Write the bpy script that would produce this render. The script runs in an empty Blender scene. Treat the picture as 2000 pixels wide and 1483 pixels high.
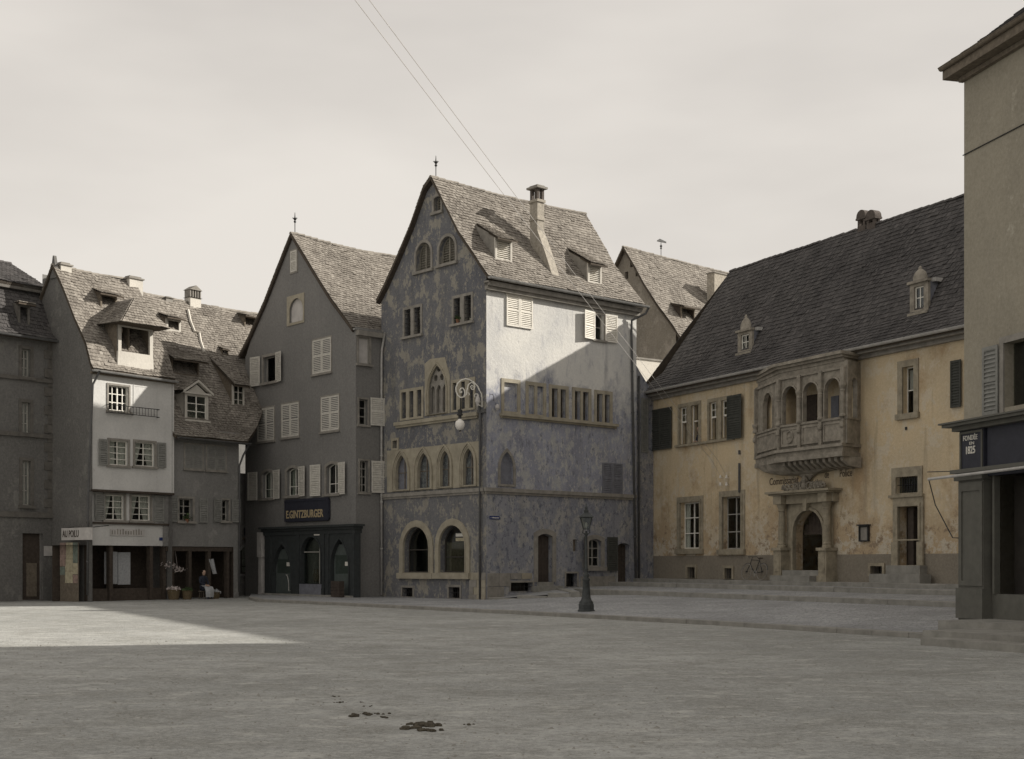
import bpy, math, random
import numpy as np
from mathutils import Vector, Matrix
from mathutils.geometry import tessellate_polygon
random.seed(7)
R = math.radians
SC = bpy.context.scene
COL = SC.collection

# ------------------------------------------------------------------ camera, sky, sun, exposure
FPX, CX, HY, EYE = 2600.0, 985.0, 1100.0, 1.7          # focal length / principal point of the 2000 px photograph, eye height
cam = bpy.data.objects.new('camera', bpy.data.cameras.new('camera'))
COL.objects.link(cam)
cam.location = (0, 0, EYE)
cam.rotation_euler = (R(90), 0, 0)
cam.data.sensor_width = 36
cam.data.lens = FPX / 2000 * 36
cam.data.shift_x = (1000 - CX) / 2000
cam.data.shift_y = (HY - 741.5) / 2000
cam.data.clip_end = 2000
SC.camera = cam
SUN_AZ, SUN_EL = 75.0, 27.5                            # azimuth from the view axis towards the right
world = bpy.data.worlds.new('World')
SC.world = world
world.use_nodes = True
nt = world.node_tree
bg = nt.nodes['Background']
sky = nt.nodes.new('ShaderNodeTexSky')
sky.sky_type = 'NISHITA'
sky.sun_disc = False
sky.sun_elevation = R(SUN_EL)
sky.sun_rotation = R(SUN_AZ)
sky.air_density = 1.2
sky.dust_density = 3.0
tc = nt.nodes.new('ShaderNodeTexCoord')
mp = nt.nodes.new('ShaderNodeMapping')
mp.inputs['Scale'].default_value = (1.0, 1.0, 3.2)
ns = nt.nodes.new('ShaderNodeTexNoise')
ns.inputs['Scale'].default_value = 1.7
ns.inputs['Detail'].default_value = 5
ns.inputs['Roughness'].default_value = .5
rp = nt.nodes.new('ShaderNodeValToRGB')
rp.color_ramp.elements[0].position = .36
rp.color_ramp.elements[0].color = (4.72, 4.4, 4.05, 1)
rp.color_ramp.elements[1].position = .66
rp.color_ramp.elements[1].color = (6.25, 5.85, 5.35, 1)
mx = nt.nodes.new('ShaderNodeMix')
mx.data_type = 'RGBA'
mx.inputs[0].default_value = .94
nt.links.new(tc.outputs['Generated'], mp.inputs[0])
nt.links.new(mp.outputs[0], ns.inputs['Vector'])
nt.links.new(ns.outputs[0], rp.inputs[0])
nt.links.new(sky.outputs[0], mx.inputs[6])
nt.links.new(rp.outputs[0], mx.inputs[7])
nt.links.new(mx.outputs[2], bg.inputs[0])
bg.inputs[1].default_value = .1
sun = bpy.data.objects.new('sun', bpy.data.lights.new('sun', 'SUN'))
COL.objects.link(sun)
sun.data.energy = 5.0
sun.data.angle = R(.6)
sun.data.color = (1, .94, .85)
_L = Vector((math.sin(R(SUN_AZ)) * math.cos(R(SUN_EL)), math.cos(R(SUN_AZ)) * math.cos(R(SUN_EL)), math.sin(R(SUN_EL))))
sun.rotation_euler = _L.to_track_quat('Z', 'Y').to_euler()
SC.view_settings.view_transform = 'Standard'
SC.view_settings.look = 'None'
SC.view_settings.gamma = 1
SC.view_settings.exposure = .42
SC.cycles.max_bounces = 6

# ------------------------------------------------------------------ materials
def new_mat(name):
    m = bpy.data.materials.new(name)
    m.use_nodes = True
    return m, m.node_tree, m.node_tree.nodes['Principled BSDF']

def mixc(t, fac, a, b, mode='MIX'):
    n = t.nodes.new('ShaderNodeMix'); n.data_type = 'RGBA'; n.blend_type = mode
    for i, v in ((0, fac), (6, a), (7, b)):
        if isinstance(v, (int, float)): n.inputs[i].default_value = v
        elif isinstance(v, tuple): n.inputs[i].default_value = (*v[:3], 1)
        else: t.links.new(v, n.inputs[i])
    return n.outputs[2]

def pos(t, scale=(1, 1, 1)):
    g = t.nodes.new('ShaderNodeNewGeometry')
    m = t.nodes.new('ShaderNodeMapping')
    m.inputs['Scale'].default_value = scale
    t.links.new(g.outputs['Position'], m.inputs[0])
    return m.outputs[0]

def noise(t, scale, detail=4, rough=.6, sc3=(1, 1, 1), lo=None, hi=None):
    n = t.nodes.new('ShaderNodeTexNoise')
    n.inputs['Scale'].default_value = scale
    n.inputs['Detail'].default_value = detail
    n.inputs['Roughness'].default_value = rough
    t.links.new(pos(t, sc3), n.inputs['Vector'])
    if lo is None: return n.outputs[0]
    r = t.nodes.new('ShaderNodeMapRange')
    r.inputs[1].default_value = lo; r.inputs[2].default_value = hi
    t.links.new(n.outputs[0], r.inputs[0])
    return r.outputs[0]

def bump(t, b, h, strength, dist=.02):
    n = t.nodes.new('ShaderNodeBump')
    n.inputs['Strength'].default_value = strength
    n.inputs['Distance'].default_value = dist
    t.links.new(h, n.inputs['Height'])
    t.links.new(n.outputs[0], b.inputs['Normal'])

def gain(c, k): return tuple(min(1, x * k) for x in c[:3])

def mat_plain(name, c, var=.25, scale=6, rough=.8, bs=.3, metal=0):
    m, t, b = new_mat(name)
    f = noise(t, scale, 5, .65, lo=.3, hi=.7)
    t.links.new(mixc(t, f, gain(c, 1 - var), gain(c, 1 + var)), b.inputs['Base Color'])
    b.inputs['Roughness'].default_value = rough
    b.inputs['Metallic'].default_value = metal
    b.inputs['Specular IOR Level'].default_value = .25
    if bs: bump(t, b, noise(t, scale * 6, 4), bs, .01)
    return m

def mat_plaster(name, base, dark, patch=None, pscale=.8, plo=.52, phi=.55, streak=.5, bs=.5, fine=None, base2=None):
    """weathered render: soft large tone changes, vertical streaks, crisp peeled patches"""
    m, t, b = new_mat(name)
    col = mixc(t, noise(t, .35, 5, .6, lo=.38, hi=.66), base, base2 or gain(base, .8))
    if patch:
        pf = noise(t, pscale, 12, .76, (1, 1, .75), plo, phi)
        col = mixc(t, pf, col, patch)
        pf2 = noise(t, pscale * 3.3, 10, .78, (1, 1, .6), plo + .035, plo + .06)
        col = mixc(t, pf2, col, fine or gain(patch, .85))
    st = noise(t, 1.7, 5, .62, (1, 1, .16), .5, .78)
    mm = t.nodes.new('ShaderNodeMath'); mm.operation = 'MULTIPLY'; mm.inputs[1].default_value = streak
    t.links.new(st, mm.inputs[0])
    col = mixc(t, mm.outputs[0], col, dark)
    col = mixc(t, .5, col, mixc(t, noise(t, 14, 4, .7, lo=.3, hi=.7), gain(dark, .9), gain(base, 1.15)), 'MIX') if False else mixc(t, noise(t, 11, 4, .75, lo=.25, hi=.75), mixc(t, .12, col, (0, 0, 0)), mixc(t, .08, col, (1, .97, .9)))
    t.links.new(col, b.inputs['Base Color'])
    b.inputs['Roughness'].default_value = .92
    b.inputs['Specular IOR Level'].default_value = .12
    h = noise(t, 9, 7, .7)
    bump(t, b, h, bs, .025)
    return m

def mat_side():
    """side wall: paler plaster high up, flaking blue grey render further down, with an uneven border"""
    m, t, b = new_mat('side_render')
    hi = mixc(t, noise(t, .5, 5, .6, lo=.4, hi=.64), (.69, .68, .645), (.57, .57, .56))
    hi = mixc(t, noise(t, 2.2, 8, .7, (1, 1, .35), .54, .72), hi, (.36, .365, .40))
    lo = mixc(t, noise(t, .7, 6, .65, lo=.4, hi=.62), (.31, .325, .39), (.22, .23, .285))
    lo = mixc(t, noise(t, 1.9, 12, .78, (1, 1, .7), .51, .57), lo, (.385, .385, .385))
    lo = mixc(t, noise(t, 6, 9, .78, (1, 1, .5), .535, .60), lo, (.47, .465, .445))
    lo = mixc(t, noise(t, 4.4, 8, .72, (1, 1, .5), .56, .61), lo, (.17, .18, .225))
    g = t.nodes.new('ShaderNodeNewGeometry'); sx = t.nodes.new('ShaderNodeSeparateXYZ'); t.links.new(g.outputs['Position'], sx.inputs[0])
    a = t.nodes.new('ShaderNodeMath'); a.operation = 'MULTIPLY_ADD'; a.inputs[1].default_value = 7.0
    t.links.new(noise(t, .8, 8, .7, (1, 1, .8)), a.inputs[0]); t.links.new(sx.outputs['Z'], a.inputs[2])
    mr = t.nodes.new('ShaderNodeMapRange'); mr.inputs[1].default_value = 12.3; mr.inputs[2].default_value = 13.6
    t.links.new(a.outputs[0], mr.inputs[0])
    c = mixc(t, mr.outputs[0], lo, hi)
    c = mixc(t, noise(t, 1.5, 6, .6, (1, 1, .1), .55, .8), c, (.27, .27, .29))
    c = mixc(t, noise(t, 12, 4, .75, lo=.25, hi=.75), mixc(t, .14, c, (0, 0, 0)), mixc(t, .08, c, (1, .97, .9)))
    t.links.new(c, b.inputs['Base Color']); b.inputs['Roughness'].default_value = .92; b.inputs['Specular IOR Level'].default_value = .12
    bump(t, b, noise(t, 8, 8, .72), .8, .025)
    return m

def mat_ochre():
    """yellow wall: run-off streaks, rusty damp patches and plaster loss that thickens towards the foot of the wall"""
    m, t, b = new_mat('ochre_render')
    g = t.nodes.new('ShaderNodeNewGeometry'); sx = t.nodes.new('ShaderNodeSeparateXYZ'); t.links.new(g.outputs['Position'], sx.inputs[0])
    def low(z0, z1, amp, scale):
        a = t.nodes.new('ShaderNodeMath'); a.operation = 'MULTIPLY_ADD'; a.inputs[1].default_value = amp
        t.links.new(noise(t, scale, 9, .72), a.inputs[0]); t.links.new(sx.outputs['Z'], a.inputs[2])
        mr = t.nodes.new('ShaderNodeMapRange'); mr.inputs[1].default_value = z1 + amp * .5; mr.inputs[2].default_value = z0 + amp * .5
        t.links.new(a.outputs[0], mr.inputs[0]); return mr.outputs[0]
    c = mixc(t, noise(t, .4, 5, .6, lo=.4, hi=.62), (.62, .50, .325), (.55, .455, .31))
    c = mixc(t, noise(t, 1.3, 11, .76, (1, 1, .8), .53, .57), c, (.60, .52, .39))
    c = mixc(t, noise(t, .5, 9, .72, lo=.53, hi=.66), c, (.43, .31, .18))
    c = mixc(t, noise(t, 1.8, 7, .6, (1, 1, .09), .56, .8), c, (.30, .24, .165))
    d = mixc(t, noise(t, 1.1, 11, .76, lo=.49, hi=.53), (.46, .35, .22), (.54, .48, .38))
    d = mixc(t, noise(t, 2.6, 10, .76, lo=.54, hi=.58), d, (.27, .20, .13))
    c = mixc(t, low(3.0, 4.2, 6.0, .55), c, d)
    c = mixc(t, noise(t, 12, 4, .75, lo=.25, hi=.75), mixc(t, .14, c, (0, 0, 0)), mixc(t, .08, c, (1, .97, .9)))
    t.links.new(c, b.inputs['Base Color']); b.inputs['Roughness'].default_value = .92; b.inputs['Specular IOR Level'].default_value = .12
    bump(t, b, noise(t, 8, 8, .72), .8, .025)
    return m

def mat_tiles(name, c1, c2, c3):
    m, t, b = new_mat(name)
    a = t.nodes.new('ShaderNodeAttribute'); a.attribute_name = 'rnd'
    r = t.nodes.new('ShaderNodeValToRGB')
    cr = r.color_ramp
    cr.elements[0].position = 0; cr.elements[0].color = (*c1, 1)
    cr.elements[1].position = 1; cr.elements[1].color = (*c3, 1)
    e = cr.elements.new(.5); e.color = (*c2, 1)
    t.links.new(a.outputs['Fac'], r.inputs[0])
    col = mixc(t, noise(t, .55, 6, .65, lo=.46, hi=.72), r.outputs[0], gain(c1, .75))
    col = mixc(t, noise(t, 9, 4, .7, lo=.45, hi=.85), col, gain(c3, 1.1))
    t.links.new(col, b.inputs['Base Color'])
    b.inputs['Roughness'].default_value = .9
    b.inputs['Specular IOR Level'].default_value = .15
    bump(t, b, noise(t, 30, 4), .5, .01)
    return m

def mat_glass():
    m, t, b = new_mat('window_glass')
    out = t.nodes['Material Output']
    tr = t.nodes.new('ShaderNodeBsdfTransparent'); tr.inputs[0].default_value = (.75, .78, .75, 1)
    gl = t.nodes.new('ShaderNodeBsdfGlossy'); gl.inputs['Roughness'].default_value = .06
    gl.inputs[0].default_value = (.8, .82, .85, 1)
    mxs = t.nodes.new('ShaderNodeMixShader')
    lw = t.nodes.new('ShaderNodeLayerWeight'); lw.inputs[0].default_value = .25
    mr = t.nodes.new('ShaderNodeMapRange'); mr.inputs[3].default_value = .04; mr.inputs[4].default_value = .16
    t.links.new(lw.outputs[0], mr.inputs[0]); t.links.new(mr.outputs[0], mxs.inputs[0])
    t.links.new(tr.outputs[0], mxs.inputs[1]); t.links.new(gl.outputs[0], mxs.inputs[2])
    t.links.new(mxs.outputs[0], out.inputs[0])
    bn = t.nodes.new('ShaderNodeBump'); bn.inputs['Strength'].default_value = .08
    t.links.new(noise(t, 3, 3), bn.inputs['Height']); t.links.new(bn.outputs[0], gl.inputs['Normal'])
    return m

def mat_bottle_glass():
    m, t, b = new_mat('leaded_glass')
    v = t.nodes.new('ShaderNodeTexVoronoi'); v.inputs['Scale'].default_value = 9
    t.links.new(pos(t), v.inputs['Vector'])
    col = mixc(t, noise(t, 7, 4, .8, lo=.42, hi=.62), (.03, .035, .035), (.30, .32, .31))
    col = mixc(t, v.outputs[0], col, gain((.10, .11, .12), 1))
    t.links.new(col, b.inputs['Base Color'])
    b.inputs['Roughness'].default_value = .3
    bump(t, b, v.outputs[0], .6, .02)
    return m

def mat_ground():
    m, t, b = new_mat('macadam')
    c = mixc(t, noise(t, .12, 5, .6, (1, 1, 1), .4, .62), (.26, .266, .256), (.41, .415, .40))
    c = mixc(t, noise(t, .9, 9, .75, (1, 1, 1), .44, .66), c, (.205, .205, .187))
    c = mixc(t, noise(t, 1.6, 9, .72, (.8, 1.3, 1), .53, .66), c, (.46, .458, .43))
    c = mixc(t, noise(t, 5.5, 8, .8, lo=.42, hi=.66), c, mixc(t, .45, c, (.09, .09, .085)))
    v = t.nodes.new('ShaderNodeTexVoronoi'); v.inputs['Scale'].default_value = 24
    t.links.new(pos(t), v.inputs['Vector'])
    sp = t.nodes.new('ShaderNodeSeparateColor'); t.links.new(v.outputs['Color'], sp.inputs[0])
    c = mixc(t, .17, c, mixc(t, sp.outputs[0], (.07, .07, .065), (.66, .66, .62)))
    c = mixc(t, noise(t, 70, 3, .8, lo=.5, hi=.8), c, (.52, .51, .48))
    t.links.new(c, b.inputs['Base Color'])
    b.inputs['Roughness'].default_value = .95
    b.inputs['Specular IOR Level'].default_value = .08
    h = mixc(t, .45, noise(t, 14, 7, .8), v.outputs[0])
    bump(t, b, h, .5, .04)
    return m

def mat_cobble(name, c1, c2, scale=7.0):
    m, t, b = new_mat(name)
    v = t.nodes.new('ShaderNodeTexVoronoi'); v.inputs['Scale'].default_value = scale
    t.links.new(pos(t), v.inputs['Vector'])
    v2 = t.nodes.new('ShaderNodeTexVoronoi'); v2.inputs['Scale'].default_value = scale; v2.feature = 'DISTANCE_TO_EDGE'
    t.links.new(pos(t), v2.inputs['Vector'])
    sp = t.nodes.new('ShaderNodeSeparateColor'); t.links.new(v.outputs['Color'], sp.inputs[0])
    c = mixc(t, sp.outputs[0], c1, c2)
    c = mixc(t, noise(t, .4, 5, .6, lo=.4, hi=.7), c, gain(c1, .8))
    r = t.nodes.new('ShaderNodeMapRange'); r.inputs[2].default_value = .08
    t.links.new(v2.outputs[0], r.inputs[0])
    c = mixc(t, r.outputs[0], gain(c1, .5), c)
    t.links.new(c, b.inputs['Base Color'])
    b.inputs['Roughness'].default_value = .85
    bump(t, b, r.outputs[0], .6, .02)
    return m

M = {}
M['ground'] = mat_ground()
M['pave'] = mat_cobble('pavement_setts', (.27, .275, .28), (.39, .395, .40))
M['kerb'] = mat_plain('kerb_stone', (.24, .232, .21), .2, 3, .9, .5)
M['step'] = mat_plain('step_stone', (.255, .248, .225), .22, 2.5, .9, .5)
M['paint'] = mat_plaster('peeling_paint', (.108, .113, .132), (.06, .062, .07), (.27, .255, .22), 1.5, .53, .55, .55, 1.0, (.29, .27, .23), (.15, .152, .162))
M['side'] = mat_side()
M['sidelow'] = mat_plaster('flaking_render', (.20, .21, .25), (.10, .105, .125), (.33, .325, .315), 1.7, .51, .54, .5, 1.0, (.11, .12, .165), (.28, .285, .31))
M['stone'] = mat_plain('yellow_sandstone', (.33, .30, .235), .2, 2.2, .9, .5)
M['stonegrey'] = mat_plain('grey_sandstone', (.25, .235, .21), .25, 3, .9, .5)
M['brown'] = mat_plaster('brown_render', (.165, .162, .158), (.115, .113, .112), None, streak=.35, bs=.45, base2=(.19, .186, .18))
M['white'] = mat_plaster('white_render', (.64, .635, .615), (.35, .35, .35), (.50, .50, .49), 1.6, .6, .66, .3, .45, (.40, .38, .36))
M['grey'] = mat_plaster('grey_render', (.215, .212, .205), (.12, .118, .118), (.26, .255, .242), .9, .55, .6, .35, .45)
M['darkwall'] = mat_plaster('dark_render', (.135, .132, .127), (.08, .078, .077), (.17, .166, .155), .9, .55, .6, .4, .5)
M['ochre'] = mat_ochre()
M['socle'] = mat_plaster('brown_socle', (.24, .21, .165), (.14, .12, .10), None, streak=.4, bs=.6)
M['tower'] = mat_plaster('grey_ochre_render', (.33, .30, .235), (.22, .20, .165), (.42, .39, .32), .7, .6, .66, .3, .6, (.44, .41, .35))
M['loggia'] = mat_plain('loggia_stone', (.27, .245, .205), .35, 3.5, .9, .7)
M['portal'] = mat_plain('portal_stone', (.30, .265, .20), .3, 3.2, .9, .6)
M['backwall'] = mat_plaster('rubble_wall', (.20, .175, .14), (.12, .105, .085), (.27, .24, .20), 1.1, .52, .6, .4, .9)
M['palewall'] = mat_plaster('pale_render', (.62, .59, .53), (.4, .38, .35), None, streak=.2)
M['tile'] = mat_tiles('old_clay_tiles', (.125, .11, .095), (.215, .195, .17), (.33, .305, .268))
M['tiledark'] = mat_tiles('dark_clay_tiles', (.05, .048, .048), (.078, .074, .073), (.115, .108, .105))
M['roofbase'] = mat_plain('roof_underside', (.08, .065, .05), .2, 5, .9, .2)
M['wood'] = mat_plain('weathered_wood', (.16, .135, .105), .3, 8, .85, .3)
M['darkwood'] = mat_plain('dark_wood', (.065, .052, .042), .3, 8, .8, .3)
M['doorbrown'] = mat_plain('brown_door_paint', (.062, .05, .042), .25, 6, .6, .2)
M['shutter'] = mat_plain('cream_shutter_paint', (.55, .53, .48), .15, 5, .7, .15)
M['shutterw'] = mat_plain('white_shutter_paint', (.72, .69, .62), .1, 5, .7, .15)
M['shuttergrey'] = mat_plain('grey_shutter_paint', (.22, .22, .205), .2, 5, .7, .15)
M['shutterdark'] = mat_plain('dark_green_shutter_paint', (.06, .062, .055), .2, 5, .7, .15)
M['shutterblue'] = mat_plain('blue_grey_shutter_paint', (.17, .175, .20), .2, 5, .7, .15)
M['louvre'] = mat_plain('old_grey_louvres', (.24, .225, .19), .2, 5, .8, .2)
M['sash'] = mat_plain('white_sash_paint', (.72, .70, .64), .08, 6, .6, .1)
M['sashdark'] = mat_plain('dark_sash_paint', (.05, .045, .04), .2, 6, .6, .1)
M['sashgrey'] = mat_plain('grey_sash_paint', (.33, .32, .29), .15, 6, .6, .1)
M['iron'] = mat_plain('black_iron', (.035, .035, .035), .3, 8, .5, .1)
M['lampiron'] = mat_plain('lamp_iron', (.05, .055, .055), .3, 8, .55, .15)
M['zinc'] = mat_plain('zinc', (.33, .33, .32), .2, 4, .5, .1, .3)
M['pipe'] = mat_plain('pale_zinc_pipe', (.42, .41, .39), .2, 4, .6, .1)
M['pipedark'] = mat_plain('dark_zinc_pipe', (.10, .10, .10), .2, 4, .6, .1)
M['teal'] = mat_plain('dark_teal_shopfront', (.042, .047, .048), .2, 5, .5, .1)
M['tealdoor'] = mat_plain('green_grey_door', (.085, .10, .095), .15, 5, .5, .1)
M['navy'] = mat_plain('navy_sign_board', (.035, .037, .05), .15, 5, .45, .05)
M['gold'] = mat_plain('gilt_letters', (.42, .34, .21), .15, 12, .5, 0)
M['whitepaint'] = mat_plain('white_enamel', (.70, .68, .62), .08, 8, .5, 0)
M['inkdark'] = mat_plain('dark_lettering', (.13, .105, .08), .5, 9, .9, 0)
M['bluesign'] = mat_plain('blue_enamel', (.03, .045, .14), .1, 8, .4, 0)
M['glass'] = mat_glass()
M['leaded'] = mat_bottle_glass()
M['lampglass'] = mat_plain('milky_lamp_glass', (.45, .45, .44), .08, 5, .25, 0)
M['opal'] = mat_plain('opal_globe', (.78, .75, .70), .05, 5, .3, 0)
M['curtain'] = mat_plain('white_curtain', (.66, .65, .62), .2, 12, .95, .3)
M['blind'] = mat_plain('faded_blind', (.48, .46, .44), .15, 3, .95, .2)
M['brick'] = mat_plain('chimney_brick', (.36, .33, .28), .3, 9, .95, .7)
M['brickdark'] = mat_plain('sooty_brick', (.10, .085, .075), .3, 9, .95, .7)
M['quoin'] = mat_plain('grey_quoin', (.13, .122, .11), .25, 4, .9, .5)
M['shopgrey'] = mat_plain('grey_green_shop_panelling', (.115, .113, .098), .15, 4, .6, .2)
M['cloth'] = mat_plain('pale_cloth', (.36, .37, .38), .2, 14, .95, .4)
M['clothdark'] = mat_plain('dark_blue_cloth', (.03, .035, .05), .2, 14, .95, .4)
M['skin'] = mat_plain('skin', (.42, .29, .22), .08, 6, .6, 0)
M['hair'] = mat_plain('dark_hair', (.04, .03, .025), .2, 20, .8, 0)
M['wicker'] = mat_plain('wicker', (.13, .10, .06), .35, 25, .9, .5)
M['flower'] = mat_plain('pale_flowers', (.45, .40, .38), .5, 30, .9, 0)
M['leaf'] = mat_plain('green_leaves', (.05, .075, .03), .4, 20, .8, 0)
M['pot'] = mat_plain('terracotta', (.22, .11, .07), .2, 10, .9, .2)
M['dung'] = mat_plain('dark_dung', (.075, .065, .048), .4, 20, .95, .6)
M['posterc'] = mat_plain('weathered_bill_paper', (.42, .38, .27), .35, 5, .9, 0)
M['posterb'] = mat_plain('old_pinkish_bill_paper', (.30, .22, .19), .35, 6, .9, 0)
M['posterg'] = mat_plain('greenish_bill_paper', (.17, .20, .17), .3, 6, .9, 0)
M['inner'] = mat_plain('dark_interior', (.045, .04, .035), .2, 3, .95, 0)

# ------------------------------------------------------------------ projection helpers
def ray(px, py): return np.array([(px - CX) / FPX, 1.0, (HY - py) / FPX])
def gz(px, py, z):
    """point of height z seen at pixel"""
    r = ray(px, py); t = (z - EYE) / r[2]
    return np.array([r[0] * t, t, z])
def at(px, py, d):
    r = ray(px, py); return np.array([r[0] * d, d, EYE + r[2] * d])

class Plane:
    """a vertical plane: u runs along it, w out of it towards the viewer, z up"""
    def __init__(s, O, e, flip=1):
        s.O = np.array([O[0], O[1], 0.0]); e = np.array([e[0], e[1], 0.0]); s.e = e / np.linalg.norm(e)
        n = np.array([s.e[1], -s.e[0], 0.0])
        s.n = n if np.dot(n, -s.O) > 0 else -n
        if flip < 0: s.n = -s.n
        s.holes = []
    def uz(s, px, py):
        r = ray(px, py); E0 = np.array([0, 0, EYE])
        t = np.dot(s.O - E0, s.n) / np.dot(r, s.n); p = E0 + r * t
        return float(np.dot(p - s.O, s.e)), float(p[2])
    def T(s, u, w, z): return s.O + s.e * u + s.n * w + np.array([0, 0, z])
    def off(s, w):
        p = Plane(s.O + s.n * w, s.e); p.n = s.n.copy(); return p
    def rect(s, x0, x1, yt, yb):
        xm = (x0 + x1) / 2
        u0, u1 = s.uz(x0, yt)[0], s.uz(x1, yt)[0]
        zt, zb = s.uz(xm, yt)[1], s.uz(xm, yb)[1]
        return min(u0, u1), max(u0, u1), zb, zt

def dirvp(xv):
    v = np.array([xv - CX, FPX, 0.0]); return v / np.linalg.norm(v)
def ident(u, w, z): return np.array([u, w, z], float)

# ------------------------------------------------------------------ mesh helpers
class MB:
    def __init__(s): s.v = []; s.f = []; s.r = None
    def add(s, vs, fs, T=None):
        b = len(s.v)
        s.v += [tuple(T(*p)) if T else tuple(p) for p in vs]
        s.f += [tuple(b + i for i in f) for f in fs]
    def box(s, T, u0, u1, w0, w1, z0, z1):
        s.add([(u, w, z) for u in (u0, u1) for w in (w0, w1) for z in (z0, z1)],
              [(0, 1, 3, 2), (4, 6, 7, 5), (0, 4, 5, 1), (2, 3, 7, 6), (0, 2, 6, 4), (1, 5, 7, 3)], T)
    def bbox(s, T, u0, u1, w0, w1, z0, z1, c=.02):
        """box with chamfered outer edges"""
        s.prism(T, [(u0 + c, z0), (u1 - c, z0), (u1, z0 + c), (u1, z1 - c), (u1 - c, z1), (u0 + c, z1), (u0, z1 - c), (u0, z0 + c)], w0, w1)
    def prism(s, T, poly, w0, w1, holes=()):
        """extrude a (u,z) polygon from w0 to w1"""
        rings = [poly] + list(holes)
        flat = [p for r in rings for p in r]
        tris = tessellate_polygon([[Vector((p[0], p[1], 0)) for p in r] for r in rings])
        n = len(flat)
        vs = [(p[0], w1, p[1]) for p in flat] + [(p[0], w0, p[1]) for p in flat]
        fs = [tuple(t) for t in tris] + [tuple(n + i for i in reversed(t)) for t in tris]
        b = 0
        for r in rings:
            k = len(r)
            fs += [(b + i, b + (i + 1) % k, n + b + (i + 1) % k, n + b + i) for i in range(k)]
            b += k
        s.add(vs, fs, T)
    def sheet(s, T, poly, w, holes=(), reveal=0):
        rings = [poly] + list(holes)
        flat = [p for r in rings for p in r]
        tris = tessellate_polygon([[Vector((p[0], p[1], 0)) for p in r] for r in rings])
        vs = [(p[0], w, p[1]) for p in flat]; fs = [tuple(t) for t in tris]
        if reveal:
            for r in holes:
                b = len(vs); k = len(r)
                vs += [(p[0], w, p[1]) for p in r] + [(p[0], w - reveal, p[1]) for p in r]
                fs += [(b + i, b + (i + 1) % k, b + k + (i + 1) % k, b + k + i) for i in range(k)]
        s.add(vs, fs, T)
    def quad(s, *p): s.add([tuple(q) for q in p], [tuple(range(len(p)))])
    def tube(s, pts, r, seg=6, T=None, closed=False):
        P = [np.array(T(*p) if T else p, float) for p in pts]; n = len(P); rr = r if isinstance(r, (list, tuple)) else [r] * n
        base = len(s.v); prev = None
        for i, p in enumerate(P):
            d = P[min(i + 1, n - 1)] - P[max(i - 1, 0)]
            if closed: d = P[(i + 1) % n] - P[i - 1]
            d = d / (np.linalg.norm(d) + 1e-9)
            a = prev if prev is not None else (np.array([0, 0, 1.]) if abs(d[2]) < .9 else np.array([1., 0, 0]))
            a = a - d * np.dot(a, d); a /= np.linalg.norm(a) + 1e-9; prev = a
            b = np.cross(d, a)
            for k in range(seg):
                t = 2 * math.pi * k / seg
                s.v.append(tuple(p + (a * math.cos(t) + b * math.sin(t)) * rr[i]))
        for i in range(n if closed else n - 1):
            j = (i + 1) % n
            for k in range(seg):
                s.f.append((base + i * seg + k, base + i * seg + (k + 1) % seg, base + j * seg + (k + 1) % seg, base + j * seg + k))
        if not closed:
            s.f.append(tuple(base + k for k in range(seg))); s.f.append(tuple(base + (n - 1) * seg + k for k in range(seg)))
    def lathe(s, c, prof, seg=12, T=None):
        base = len(s.v)
        for (r, z) in prof:
            for k in range(seg):
                t = 2 * math.pi * k / seg + (math.pi / seg if seg <= 8 else 0)
                p = (c[0] + r * math.cos(t), c[1] + r * math.sin(t), c[2] + z)
                s.v.append(tuple(T(*p)) if T else p)
        for i in range(len(prof) - 1):
            for k in range(seg):
                s.f.append((base + i * seg + k, base + i * seg + (k + 1) % seg, base + (i + 1) * seg + (k + 1) % seg, base + (i + 1) * seg + k))
        s.f.append(tuple(base + k for k in range(seg))); s.f.append(tuple(base + (len(prof) - 1) * seg + k for k in range(seg)))

def root_loc(o):
    while o.parent: o = o.parent
    return np.array(o.location[:])

def build(name, mb, mat, parent=None, kind=None, label=None, smooth=False, rnd=None, loc=None):
    me = bpy.data.meshes.new(name)
    off = root_loc(parent) if parent else (np.array(loc) if loc is not None else np.zeros(3))
    V = np.array(mb.v, float) - off
    me.from_pydata(V.tolist(), [], mb.f)
    me.materials.append(mat)
    if rnd is not None:
        a = me.attributes.new('rnd', 'FLOAT', 'POINT'); a.data.foreach_set('value', np.array(rnd, np.float32))
    if smooth: me.polygons.foreach_set('use_smooth', [True] * len(me.polygons))
    me.update()
    o = bpy.data.objects.new(name, me)
    COL.objects.link(o)
    if parent: o.parent = parent
    elif loc is not None: o.location = loc
    if kind: o['kind'] = kind
    if label: o['label'] = label
    return o

def thing(name, label, cat, loc, group=None):
    o = bpy.data.objects.new(name, None); COL.objects.link(o)
    o.location = tuple(float(x) for x in loc); o.empty_display_size = .2
    o['label'] = label; o['category'] = cat
    if group: o['group'] = group
    return o
def tag(o, label, cat, group=None):
    o['label'] = label; o['category'] = cat
    if group: o['group'] = group
    return o

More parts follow.
